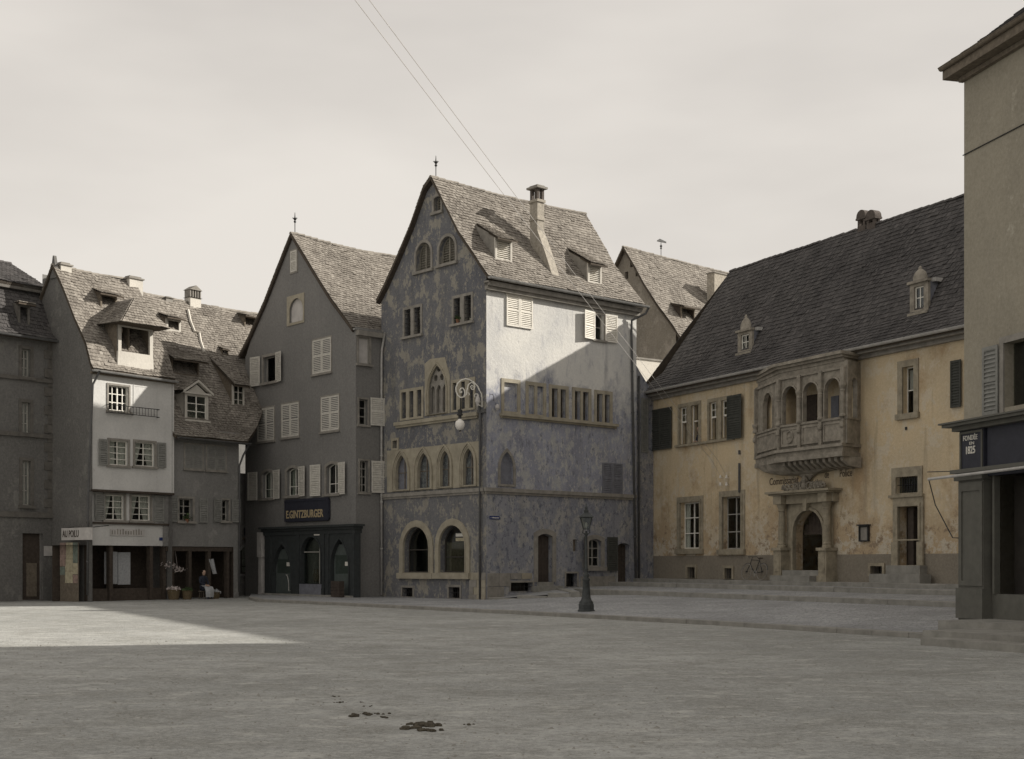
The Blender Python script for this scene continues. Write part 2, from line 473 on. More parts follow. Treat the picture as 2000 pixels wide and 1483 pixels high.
def outline(kind, u0, u1, z0, z1, n=10):
    w = u1 - u0; c = (u0 + u1) / 2
    if kind == 'rect': return [(u0, z0), (u1, z0), (u1, z1), (u0, z1)]
    if kind == 'round':
        r = w / 2; zs = z1 - r
        return [(u0, z0), (u1, z0)] + [(c + r * math.cos(math.pi * i / n), zs + r * math.sin(math.pi * i / n)) for i in range(n + 1)]
    if kind == 'seg':
        h = .14 * w; rad = (w * w / 4 + h * h) / (2 * h); a = math.asin(w / 2 / rad)
        return [(u0, z0), (u1, z0)] + [(c + rad * math.sin(a - 2 * a * i / n), z1 - rad + rad * math.cos(a - 2 * a * i / n)) for i in range(n + 1)]
    if kind == 'pointed':
        rad = w * 1.05; h = math.sqrt(rad * rad - (rad - w / 2) ** 2); zs = z1 - h
        pr = []
        m = n // 2
        amax = math.acos((rad - w / 2) / rad)
        for i in range(m + 1):
            a = amax * i / m; pr.append((u1 - rad + rad * math.cos(a), zs + rad * math.sin(a)))
        for i in range(m - 1, -1, -1):
            a = amax * i / m; pr.append((u0 + rad - rad * math.cos(a), zs + rad * math.sin(a)))
        return [(u0, z0), (u1, z0)] + pr
def top_at(kind, u0, u1, z0, z1, u):
    P = outline(kind, u0, u1, z0, z1, 16)[1:]
    if kind == 'rect': return z1
    P = P[1:] if kind != 'rect' else P
    best = z0
    for a, b in zip(P, P[1:]):
        if min(a[0], b[0]) - 1e-6 <= u <= max(a[0], b[0]) + 1e-6:
            f = 0 if a[0] == b[0] else (u - a[0]) / (b[0] - a[0]); best = max(best, a[1] + f * (b[1] - a[1]))
    return best

def window(root, W, x0=None, x1=None, yt=None, yb=None, uz=None, kind='rect', sur=.14, smat='stone', proud=.04, sill=.1, depth=.2,
           nx=2, nz=3, fmat='sash', bar=.035, fr=.055, panes=True, glass='glass', name='window', hole=True, label=None, sillmat=None, lintel=None, inner=None):
    """cuts the wall, builds surround > frame, panes"""
    u0, u1, z0, z1 = uz if uz else W.rect(x0, x1, yt, yb)
    ol = outline(kind, u0, u1, z0, z1)
    if hole: W.holes.append(ol)
    mb = MB()
    if sur:
        oo = outline(kind, u0 - sur, u1 + sur, z0 - (sur * .8 if sill else .002), z1 + (sur if lintel is None else lintel))
        il = outline(kind, u0 + .003, u1 - .003, z0 + .003, z1 - .003)
        mb.prism(W.T, oo, -.03, proud, [il])
        if sill: mb.box(W.T, u0 - sur - .05, u1 + sur + .05, .0, proud + sill, z0 - sur * .8 - .03, z0 - .01)
        win = build(name, mb, M[smat], root, label=label)
    else:
        mb.prism(W.T, ol, -depth - .03, -depth + .02, [outline(kind, u0 + fr, u1 - fr, z0 + fr, z1 - fr)])
        win = build(name, mb, M[fmat], root, label=label)
    f = MB()
    d0, d1 = -depth - .025, -depth + .025
    if sur: f.prism(W.T, outline(kind, u0, u1, z0, z1), d0, d1, [outline(kind, u0 + fr, u1 - fr, z0 + fr, z1 - fr)])
    for i in range(1, nx):
        u = u0 + (u1 - u0) * i / nx
        bw = bar * (1.5 if (nx % 2 == 0 and i == nx // 2) else 1)
        f.box(W.T, u - bw / 2, u + bw / 2, d0 + .004, d1 + .004, z0 + fr * .5, top_at(kind, u0, u1, z0, z1, u) - .02)
    for j in range(1, nz):
        z = z0 + (z1 - z0) * j / nz
        if kind != 'rect' and z > z1 - (u1 - u0) * .45: continue
        f.box(W.T, u0 + .01, u1 - .01, d0 + .007, d1 - .003, z - bar / 2, z + bar / 2)
    if f.v: build('window_frame', f, M[fmat], win)
    if panes:
        if kind == 'rect' and nx * nz <= 12 and glass == 'glass':
            for i in range(nx):
                for j in range(nz):
                    p = MB(); a, b = u0 + (u1 - u0) * i / nx, u0 + (u1 - u0) * (i + 1) / nx
                    c, d = z0 + (z1 - z0) * j / nz, z0 + (z1 - z0) * (j + 1) / nz
                    t = random.uniform(-.006, .006)
                    p.add([(a + .012, -depth + t, c + .012), (b - .012, -depth - t, c + .012), (b - .012, -depth + t * .5, d - .012), (a + .012, -depth - t, d - .012)], [(0, 1, 2, 3)], W.T)
                    build('pane', p, M[glass], win)
        else:
            p = MB(); p.prism(W.T, outline(kind, u0 + .012, u1 - .012, z0 + .012, z1 - .012), -depth - .006, -depth + .006)
            build('pane', p, M[glass], win)
    return win, (u0, u1, z0, z1)

def shutter(root, W, u0, u1, z0, z1, mat, w=.05, ang=0, hinge='l', pitch=.085, name='shutter', label=None, mid=.5, plain=False, kind='rect'):
    """one louvred leaf; ang opens it about its hinge away from the wall"""
    hu = u0 if hinge == 'l' else u1; sg = 1 if hinge == 'l' else -1
    ca, sa = math.cos(R(ang)), math.sin(R(ang))
    def T(a, b, z):                                     # a along leaf from hinge, b out of leaf
        return W.T(hu + sg * (a * ca - b * sa), w + a * sa + b * ca, z)
    L = u1 - u0; t = .035; st = min(.07, L * .14)
    m = MB()
    m.box(T, 0, st, 0, t, z0, z1); m.box(T, L - st, L, 0, t, z0, z1)
    rails = [z0, z0 + (z1 - z0) * mid - .035, z1 - .08] if not plain else [z0, z1 - .08]
    for r in rails: m.box(T, st, L - st, .002, t - .002, r, r + .08)
    if plain: m.box(T, st, L - st, .008, t - .01, z0 + .08, z1 - .08)
    s = build(name, m, M[mat], root, label=label)
    if not plain:
        l = MB(); zz = z0 + .1
        while zz < z1 - .1:
            if not (rails[1] - .04 < zz < rails[1] + .08):
                l.add([(st, .002, zz + .045), (L - st, .002, zz + .045), (L - st, t - .004, zz), (st, t - .004, zz),
                       (st, .002, zz + .055), (L - st, .002, zz + .055), (L - st, t - .004, zz + .012), (st, t - .004, zz + .012)],
                      [(0, 1, 2, 3), (4, 5, 6, 7), (3, 2, 6, 7), (0, 4, 5, 1)], T)
            zz += pitch
        l.box(T, st, L - st, -.004, .0, z0 + .05, z1 - .05)
        build('louvres', l, M[mat], s, 'stuff')
    return s

def tiles_on(mb, rnd, A, B, C, D, tw=.18, ex=.165, th=.036, over=1.5):
    """A,B eave left/right, C,D top right/left"""
    A, B, C, D = [np.array(p, float) for p in (A, B, C, D)]
    up = ((D - A) + (C - B)) / 2; H = np.linalg.norm(up); nrow = max(1, int(round(H / ex)))
    nrm = np.cross(B - A, (D + C) / 2 - A); nrm /= np.linalg.norm(nrm)
    if nrm[2] < 0: nrm = -nrm
    hdir = np.array([B[0] - A[0], B[1] - A[1], 0]); hdir = hdir / (np.linalg.norm(hdir) + 1e-9)
    if hdir[1] < 0: hdir = -hdir
    for j in range(nrow):
        t0, t1 = j / nrow, min((j + over) / nrow, 1.0 + .3 / nrow)
        L0, R0 = A + (D - A) * t0, B + (C - B) * t0
        L1, R1 = A + (D - A) * t1, B + (C - B) * t1
        n = max(1, int(round(np.linalg.norm(R0 - L0) / tw)))
        o = (.5 if j % 2 else 0)
        for i in range(n + (1 if o else 0)):
            a, b = max(0, (i - o)) / n, min(n, (i + 1 - o)) / n
            if b - a < .2 / n: continue
            jt = random.uniform(-.012, .012); rs = th + random.uniform(-.008, .014) + (.02 if random.random() < .04 else 0)
            g = .006 / max(.1, np.linalg.norm(R0 - L0))
            upv = (up / H) * jt
            hs = float(np.dot(L0 + (R0 - L0) * a, hdir)); hz = float(L0[2])
            wv = nrm * (.016 * (2.1 + math.sin(hs * 1.3 + hz * .8) + .6 * math.sin(hs * 2.9 - hz * 1.9) + .5 * math.sin(hs * .45 + 1))); upv = upv + wv
            p0 = L0 + (R0 - L0) * (a + g) + upv; p1 = L0 + (R0 - L0) * (b - g) + upv
            q0 = L1 + (R1 - L1) * (a + g) + wv; q1 = L1 + (R1 - L1) * (b - g) + wv
            k = len(mb.v)
            sk = random.uniform(-.004, .004)
            for p in (p0 + nrm * .002, p1 + nrm * .002, p1 + nrm * (rs + sk), p0 + nrm * (rs - sk), q1 + nrm * .006, q0 + nrm * .006): mb.v.append(tuple(p))
            mb.f += [(k, k + 1, k + 2, k + 3), (k + 3, k + 2, k + 4, k + 5), (k + 1, k + 4, k + 2), (k, k + 3, k + 5)]
            c = min(1, max(0, random.gauss(.45, .2))); rnd += [c] * 6

class RoofSide:
    """one pitch: u along the eave from O, v inwards, profile [(v,z)...] from eave to ridge; sag lowers it along u"""
    def __init__(s, W, prof): s.W = W; s.prof = prof
    def P(s, u, v, z): return s.W.T(u, -v, z)
    def z(s, v):
        p = s.prof
        if v <= p[0][0]: return p[0][1]
        for a, b in zip(p, p[1:]):
            if a[0] <= v <= b[0]: return a[1] + (b[1] - a[1]) * (v - a[0]) / (b[0] - a[0])
        return p[-1][1]
    def hit(s, px, py):
        v0, v1 = s.prof[0][0], s.prof[-1][0]; best = None
        for i in range(401):
            v = v0 + (v1 - v0) * i / 400
            u, z = s.W.off(-v).uz(px, py); e = abs(z - s.z(v))
            if best is None or e < best[0]: best = (e, u, v, z)
        return best[1:]

def pitch_roof(roof, rs, u0, u1, mat, utop=None, tw=.18, ex=.165, slab=True, sag=0.0):
    """slab (returned as MB) and tiles child; utop=(u0,u1) at the ridge for hips"""
    mb = MB(); tl = MB(); rnd = []
    pr = rs.prof; n = len(pr); v0, v1 = pr[0][0], pr[-1][0]
    ut = utop or (u0, u1)
    def edge(k, v):
        f = (v - v0) / (v1 - v0); return (u0, u1)[k] + ((ut[k] - (u0, u1)[k]) * f)
    K = 5
    for (va, za), (vb, zb) in zip(pr, pr[1:]):
        for i in range(K):
            fa, fb = i / K, (i + 1) / K
            def pt(v, z, f):
                u = edge(0, v) + (edge(1, v) - edge(0, v)) * f
                dz = -sag * math.sin(math.pi * f) * (v - v0) / (v1 - v0)
                return rs.P(u, v, z + dz)
            A, B, C, D = pt(va, za, fa), pt(va, za, fb), pt(vb, zb, fb), pt(vb, zb, fa)
            tiles_on(tl, rnd, A, B, C, D, tw, ex)
            dn = np.array([0, 0, -.13]); b = len(mb.v)
            mb.v += [tuple(x) for x in (A, B, C, D, A + dn, B + dn, C + dn, D + dn)]
            mb.f += [(b, b + 1, b + 2, b + 3), (b + 4, b + 5, b + 6, b + 7), (b, b + 1, b + 5, b + 4), (b + 3, b + 2, b + 6, b + 7), (b, b + 3, b + 7, b + 4), (b + 1, b + 2, b + 6, b + 5)]
    return mb, tl, rnd

RIDGE = {}
def ridge_tiles(roof, A, B, mat, r=.11, L=.38, sag=0.0):
    A, B = np.array(A), np.array(B); d = B - A; D = np.linalg.norm(d); n = max(1, int(D / L)); dr = d / D
    off = root_loc(roof)
    key = mat
    if key not in RIDGE:
        m = MB(); seg = 6
        for x, rr in ((-.21, r * .92), (.21, r * 1.12)):
            for k in range(seg + 1):
                t = math.pi * k / seg; m.v.append((x, rr * math.cos(t), rr * math.sin(t) - .02))
        for k in range(seg): m.f.append((k, k + 1, seg + 2 + k, seg + 1 + k))
        m.f.append(tuple(range(seg + 1, 2 * seg + 2))); m.f.append(tuple(range(seg + 1)))
        me = bpy.data.meshes.new('ridge_tile'); me.from_pydata(m.v, [], m.f); me.materials.append(M[mat])
        a = me.attributes.new('rnd', 'FLOAT', 'POINT'); a.data.foreach_set('value', np.full(len(m.v), .7, np.float32))
        RIDGE[key] = me
    rot = Vector(dr).to_track_quat('X', 'Z').to_euler()
    for i in range(n):
        f = (i + .5) / n
        p = A + d * f + np.array([0, 0, -sag * math.sin(math.pi * f) + random.uniform(-.012, .02)])
        o = bpy.data.objects.new('ridge_tile', RIDGE[key]); COL.objects.link(o); o.parent = roof
        o.location = tuple(p - off); o.rotation_euler = rot; o.rotation_euler.x += random.uniform(-.08, .08)

def gutter(root, A, B, mat='zinc', r=.075, name='gutter'):
    A, B = np.array(A), np.array(B); m = MB(); d = (B - A) / np.linalg.norm(B - A); s = np.cross(d, [0, 0, 1]); s /= np.linalg.norm(s)
    k = 6; b = 0
    for p in (A, B):
        for i in range(k + 1):
            t = math.pi + math.pi * i / k; m.v.append(tuple(p + s * r * math.cos(t) + np.array([0, 0, r * math.sin(t)])))
    for i in range(k): m.f.append((i, i + 1, k + 2 + i, k + 1 + i))
    m.f.append(tuple(range(k + 1))); m.f.append(tuple(range(k + 1, 2 * k + 2)))
    m.tube([A + s * r, B + s * r], .012, 5); m.tube([A - s * r, B - s * r], .012, 5)
    return build(name, m, M[mat], root)
def pipe(root, pts, mat='pipe', r=.05, T=None, name='downpipe'):
    m = MB(); m.tube(pts, r, 8, T); o = build(name, m, M[mat], root, smooth=True)
    P = [np.array(T(*p) if T else p) for p in pts]; b = MB()
    a, c = P[-2], P[-1]; n = max(1, int(abs(a[2] - c[2]) / 2.2))
    for i in range(1, n + 1):
        b = MB(); q = a + (c - a) * i / (n + 1); b.tube([q + np.array([0, 0, .03]), q - np.array([0, 0, .03])], r + .018, 8)
        build('pipe_bracket', b, M[mat], o)
    return o

def text(root, W, s, u, z, size, mat, w=.03, name='lettering', sx=1.0, ext=.008, right=True, weight=0.0, tilt=0.0, T=None):
    """raised or painted letters; u is the reader's left end"""
    cu = bpy.data.curves.new('t', 'FONT'); cu.body = s; cu.size = size; cu.extrude = ext; cu.offset = weight
    cu.resolution_u = 3
    o = bpy.data.objects.new('t', cu); COL.objects.link(o)
    dg = bpy.context.evaluated_depsgraph_get()
    me = bpy.data.meshes.new_from_object(o.evaluated_get(dg))
    bpy.data.objects.remove(o); bpy.data.curves.remove(cu)
    sg = 1 if right else -1
    m = MB(); T = T or W.T
    ct, st_ = math.cos(tilt), math.sin(tilt)
    for v in me.vertices:
        x, y = v.co.x * sx, v.co.y
        m.v.append(tuple(T(u + sg * (x * ct - y * st_), w + v.co.z, z + x * st_ + y * ct)))
    m.f = [tuple(p.vertices) for p in me.polygons]
    bpy.data.meshes.remove(me)
    return build(name, m, M[mat], root)

def wall(root, W, poly, mat, reveal=.28, name='wall', w=0.0, label=None):
    m = MB(); m.sheet(W.T, poly, w, W.holes, reveal)
    return build(name, m, M[mat], root, label=label)

def simple_wall(root, pts, mat, name='wall'):
    m = MB(); m.quad(*pts); return build(name, m, M[mat], root)

def shed_dormer(root, rs, x0, x1, yt, yb, roofmat='tile', wallmat='stonegrey', back=.55, slope=.35, over=.28, fill='louvre', taper=.55, side=.16, name='dormer', frame='white', fw=.09):
    """dormer whose front foot sits on the pitch at (x0..x1, yb)"""
    u, v, z = rs.hit((x0 + x1) / 2, yb)
    Wd = rs.W.off(-v)
    ua, ub, zb, zt = Wd.rect(x0, x1, yt, yb)
    P = lambda uu, vv, zz: tuple(rs.P(uu, vv, zz))
    vm = v
    zr = zt + .05
    while zr + slope * (vm - v) > rs.z(vm) and vm < rs.prof[-1][0] - .05: vm += .03
    m = MB()
    zb2 = zb - .15
    # cheeks
    n = 6
    for uu in (ua, ub):
        low = [P(uu, v + (vm - v) * i / n, rs.z(v + (vm - v) * i / n) - .1) for i in range(n + 1)]
        hi = [P(uu, v + (vm - v) * i / n, zr + slope * (vm - v) * i / n) for i in range(n + 1)]
        b = len(m.v); m.v += low + hi
        m.f += [(b + i, b + i + 1, b + n + 2 + i, b + n + 1 + i) for i in range(n)]
    d = build(name, m, M[wallmat], root)
    f = MB()
    hole = outline('rect', ua + fw, ub - fw, zb + fw, zt - fw)
    f.prism(Wd.T, outline('rect', ua - .015, ub + .015, zb2, zt + .05), -.08, .0, [hole])
    build('dormer_frame', f, M[frame], d)
    if fill == 'louvre':
        l = MB(); zz = zb + fw + .02
        while zz < zt - fw - .03:
            l.add([(ua + fw, -.02, zz), (ub - fw, -.02, zz), (ub - fw, -.09, zz + .06), (ua + fw, -.09, zz + .06)], [(0, 1, 2, 3)], Wd.T)
            l.box(Wd.T, ua + fw, ub - fw, -.03, -.02, zz - .006, zz + .012)
            zz += .085
        l.box(Wd.T, ua + fw, ub - fw, -.12, -.11, zb + fw, zt - fw)
        build('louvres', l, M['shutterw'], d, 'stuff')
    else:
        l = MB(); l.box(Wd.T, ua + fw + .01, ub - fw - .01, -.9, -.88, zb, zt - .02)
        build('dark_loft', l, M['inner'], d)
        if fill == 'glass':
            g = MB(); c = (ua + ub) / 2
            g.box(Wd.T, c - .03, c + .03, -.06, -.02, zb + fw, zt - fw)
            for k in (1, 2): g.box(Wd.T, ua + fw, ub - fw, -.055, -.025, zb + (zt - zb) * k / 3 - .015, zb + (zt - zb) * k / 3 + .015)
            build('window_frame', g, M[frame], d)
            g = MB(); g.box(Wd.T, ua + fw, ub - fw, -.05, -.042, zb + fw, zt - fw); build('pane', g, M['glass'], d)
    # roof
    tl = MB(); rnd = []
    tp = (ub - ua) / 2 * (1 - taper)
    vm2 = vm + .25
    A, B = rs.P(ua - side, v - over, zr - slope * over * .6), rs.P(ub + side, v - over, zr - slope * over * .6)
    C, D = rs.P(ub + side * .3 - tp, vm2, zr + slope * (vm2 - v) + .02), rs.P(ua - side * .3 + tp, vm2, zr + slope * (vm2 - v) + .02)
    dn = np.array([0, 0, -.07]); s = MB(); s.v = [tuple(x) for x in (A, B, C, D, A + dn, B + dn, C + dn * .1, D + dn * .1)]
    s.f = [(0, 1, 2, 3), (4, 5, 6, 7), (0, 1, 5, 4), (1, 2, 6, 5), (0, 3, 7, 4), (2, 3, 7, 6)]
    # side skirts of the hood down to the pitch
    for (E, G, uu, u2) in ((A, D, ua - side, ua - side * .3 + tp), (B, C, ub + side, ub + side * .3 - tp)):
        b = len(s.v); ku = 5
        for i in range(ku + 1):
            q = E + (G - E) * i / ku; vv = v - over + (vm2 - v + over) * i / ku; s.v += [tuple(q), tuple(q + np.array([0, 0, -min(.09, .09)]))]
        s.f += [(b + 2 * i, b + 2 * i + 2, b + 2 * i + 3, b + 2 * i + 1) for i in range(ku)]
    r_ = build('dormer_roof', s, M['roofbase'], d)
    tiles_on(tl, rnd, A, B, C, D, .18, .16)
    build('roof_tiles', tl, M[roofmat], d, 'stuff', rnd=rnd)
    return d, (ua, ub, zb, zt, v)

def finial(root, p, h, name='finial', flag=0):
    m = MB()
    m.lathe((p[0], p[1], p[2]), [(.02, -.3), (.022, h * .5), (.07, h * .56), (.03, h * .62), (.09, h * .7), (.03, h * .77), (.012, h)], 8)
    if flag:
        a = np.array([.8, .6, 0]); q = np.array(p) + np.array([0, 0, h * .95])
        m.quad(q - a * .35, q + a * .45, q + a * .45 + np.array([0, 0, .09]), q - a * .1 + np.array([0, 0, .2]), q - a * .35 + np.array([0, 0, .06]))
        m.tube([q - a * .35, q + a * .45], .012, 5)
    else:
        for k in range(4):
            t = math.pi * k / 4
            c, s_ = math.cos(t), math.sin(t)
            m.tube([(p[0] - .13 * c, p[1] - .13 * s_, p[2] + h * .74), (p[0], p[1], p[2] + h * .69), (p[0] + .13 * c, p[1] + .13 * s_, p[2] + h * .74)], .012, 5)
    return build(name, m, M['iron'], root)

# ================================================================== STRUCTURE: ground, pavements, steps
e1, e2 = dirvp(3950), dirvp(-1300)
oC = at(950, 1172, 57)
F = Plane(oC, e2)                                       # front of the painted corner house, u runs away to the left
S = Plane(oC, e1)                                       # its side, u runs away to the right
pO = at(1267, 1100, 64.5)
PF = Plane(pO, -dirvp(-326))                            # police facade, u runs towards the camera
def pol(px, py, z):                                     # ground point -> (u, v) of the police facade frame
    p = gz(px, py, z); q = p - PF.O; return float(np.dot(q, PF.e)), float(np.dot(q, PF.n))

def struct(name, mb, mat, parent=None, **k):
    o = build(name, mb, M[mat], parent, **k)
    if not parent: o['kind'] = 'structure'
    return o

m = MB()
NX = 24
for i in range(NX + 1):
    for j in range(NX + 1):
        x, y = -300 + 600 * i / NX, -200 + 600 * j / NX; m.v.append((x, y, 0))
m.f = [(i * (NX + 1) + j, (i + 1) * (NX + 1) + j, (i + 1) * (NX + 1) + j + 1, i * (NX + 1) + j + 1) for i in range(NX) for j in range(NX)]
road = struct('square_ground', m, 'ground')

KERB = [(486, 1171), (500, 1175.5), (700, 1185), (1000, 1200), (1400, 1222), (1775, 1246), (1940, 1258), (2600, 1310)]
kp = [gz(x, y, 0) for x, y in KERB]
ZK = .11
zB, zC, zT = .66, .83, .975
uA, vA = pol(1868, 1175, .57); uA2, vA2 = pol(1300, 1158, .57)
vAm = (vA + vA2) / 2
inner = [(at(492, 1100, 71), .12), (at(500, 1100, 70), .12), (at(705, 1100, 64), .12), (at(955, 1100, 58.2), .14), (gz(1133, 1162.5, .40), .40), (PF.T(9.0, vAm - .1, 0), .41), (PF.T(20.0, vAm - .1, 0), .42), (PF.T(34.0, vAm - .1, 0), .43)]
m = MB()
for (k, (p, z)) in zip(kp, inner):
    m.v += [(k[0], k[1], ZK), (p[0], p[1], z)]
m.f = [(2 * i, 2 * i + 2, 2 * i + 3, 2 * i + 1) for i in range(len(kp) - 1)]
pav = struct('pavement', m, 'pave')
# kerb stones, one by one
def stones_along(parent, pts, length, width, z_of, h, mat, name, inward=1):
    for a, b in zip(pts, pts[1:]):
        a2, b2 = np.array(a[:2]), np.array(b[:2]); L = np.linalg.norm(b2 - a2); n = max(1, int(round(L / length)))
        d = (b2 - a2) / L; nn = np.array([-d[1], d[0]]) * inward
        za, zb_ = z_of(a), z_of(b)
        for i in range(n):
            p, q = a2 + d * L * i / n, a2 + d * L * (i + 1) / n
            zt = za + (zb_ - za) * (i + .5) / n + random.uniform(-.004, .004)
            def T(u, w, z, p=p, d=d, nn=nn): return np.array([p[0] + d[0] * u + nn[0] * w, p[1] + d[1] * u + nn[1] * w, z])
            j = random.uniform(-.008, .008); m = MB(); ll = L / n - .012; c = .018
            m.add([(0, j, zt - h), (ll, j, zt - h), (ll, j, zt - c), (0, j, zt - c), (0, j + c, zt), (ll, j + c, zt), (ll, width, zt), (0, width, zt), (0, width, zt - h), (ll, width, zt - h)],
                  [(0, 1, 2, 3), (3, 2, 5, 4), (4, 5, 6, 7), (0, 3, 4, 7, 8), (1, 9, 6, 5, 2), (7, 6, 9, 8)], T)
            build(name, m, M[mat], parent)
stones_along(pav, kp, 1.15, .3, lambda p: ZK + .012, .2, 'kerb', 'kerb_stone')

# raised strip before the side of the corner house and the police steps
uA, vA = pol(1868, 1175, .57); uA2, vA2 = pol(1300, 1158, .57)
vAm = (vA + vA2) / 2
uB, vB = pol(1868, 1153, zC); uCc, vCc = pol(1868, 1142, zT)
UR = 33.0
def PT(u, v, z): return PF.T(u, v, z)
aline = [S.T(.05, .06, .16), gz(1133, 1157, .55)] + [PT(u, vAm, .57) for u in (3.0, 8.0, 14.0, 20.0, UR)]
m = MB()
inn = [S.T(.05, -.3, .16), S.T(5.2, -.3, .60)] + [PT(u, vB - .2, zB) for u in (3.0, 8.0, 14.0, 20.0, UR)]
inn2 = [S.T(5.2, -.3, .60), S.T(11.5, -.3, .68), PT(3.0, vB - .2, zB)]
for a, b in zip(aline, inn): m.v += [tuple(a), tuple(b)]
m.f = [(2 * i, 2 * i + 2, 2 * i + 3, 2 * i + 1) for i in range(len(aline) - 1)]
b0 = len(m.v); m.v += [tuple(p) for p in inn2]; m.f.append((b0, b0 + 1, b0 + 2))
rp_ = struct('raised_pavement', m, 'pave')
stones_along(rp_, [tuple(a) for a in aline], 1.7, .34, lambda p: float(p[2]) + .012, .3, 'step', 'kerb_stone')
# the two long steps and the terrace
def long_step(name, u0, v_edge, v_in, z, mat='step'):
    m = MB()
    m.add([(u0, v_edge + .0, z - .012), (UR, v_edge, z - .012), (UR, v_in, z - .012), (u0, v_in, z - .012), (u0, v_edge, z - .5), (u0, v_in, z - .5)], [(0, 1, 2, 3), (0, 3, 5, 4)], lambda u, v, zz: PT(u, v, zz))
    o = struct(name, m, 'pave')
    stones_along(o, [tuple(PT(u0, v_edge, z)), tuple(PT(UR, v_edge, z))], 2.0, .36, lambda p: z, .26, mat, 'step_stone')
    return o
UL = -1.9
long_step('lower_step', UL + .9, vB, vCc - .5, zC)
long_step('terrace', UL + .2, vCc, -1.0, zT)

# ================================================================== CORNER HOUSE (painted gothic house)
ch = thing('corner_house', 'tall corner house with peeling dark gable, pointed windows and sunlit pale side wall', 'house', tuple(oC[:2]) + (0,))
LS = 9.36                                              # side length
# profile of the gable from measured verge pixels
right = [(961, 541), (945, 518), (926, 489), (902, 454), (885, 418), (864, 378), (848, 347)]
left = [(834, 367), (807, 443), (780, 508), (758, 557), (742, 588)]
prR = [F.uz(*p) for p in right]; prL = [F.uz(*p) for p in left][::-1]
prR = [(a, b) for a, b in prR]
rsS = RoofSide(Plane(S.O, S.e), prR); rsS.W.n = S.n
WL = 7.61
wallprof = [(u, z - .2) for u, z in prR if u > 0.02] + [(u, z - .2) for u, z in prL[::-1] if u < WL - .02]
front_poly = [(0, -.4), (WL, -.4), (WL, np.interp(WL, [p[0] for p in prL[::-1]], [p[1] for p in prL[::-1]]) - .2)] + wallprof[::-1] + [(0, np.interp(0, [p[0] for p in prR], [p[1] for p in prR]) - .2)]
# gable vents
def arch_vent(x0, x1, yt, yb, nm='attic_vent', kind='round', frac=.62):
    w_, (u0, u1, z0, z1) = window(ch, F, x0, x1, yt, yb, kind=kind, sur=.13, smat='stonegrey', sill=.08, depth=.22, nx=1, nz=1, fmat='louvre', panes=False, name=nm, fr=.05)
    l = MB(); zz = z0 + .08
    l.box(F.T, u0, u1, -.30, -.28, z0 - .02, z1)
    while zz < z1 - .1:
        hw = (u1 - u0) / 2 - .06; c = (u0 + u1) / 2; r = (u1 - u0) / 2
        if zz > z1 - r: hw = math.sqrt(max(.001, r * r - (zz - (z1 - r)) ** 2)) - .05
        if hw > .05: l.add([(c - hw, -.17, zz), (c + hw, -.17, zz), (c + hw, -.26, zz + .075), (c - hw, -.26, zz + .075), (c - hw, -.17, zz + .02), (c + hw, -.17, zz + .02)], [(0, 1, 2, 3), (0, 1, 5, 4)], F.T)
        zz += .11
    if u1 - u0 > .6: l.box(F.T, (u0 + u1) / 2 - .03, (u0 + u1) / 2 + .03, -.18, -.14, z0 + .05, z1 - .06)
    build('louvres', l, M['louvre'], w_, 'stuff')
arch_vent(848, 861.5, 384, 413, kind='seg')
arch_vent(813, 842, 474, 528)
arch_vent(858, 889.5, 462, 514)
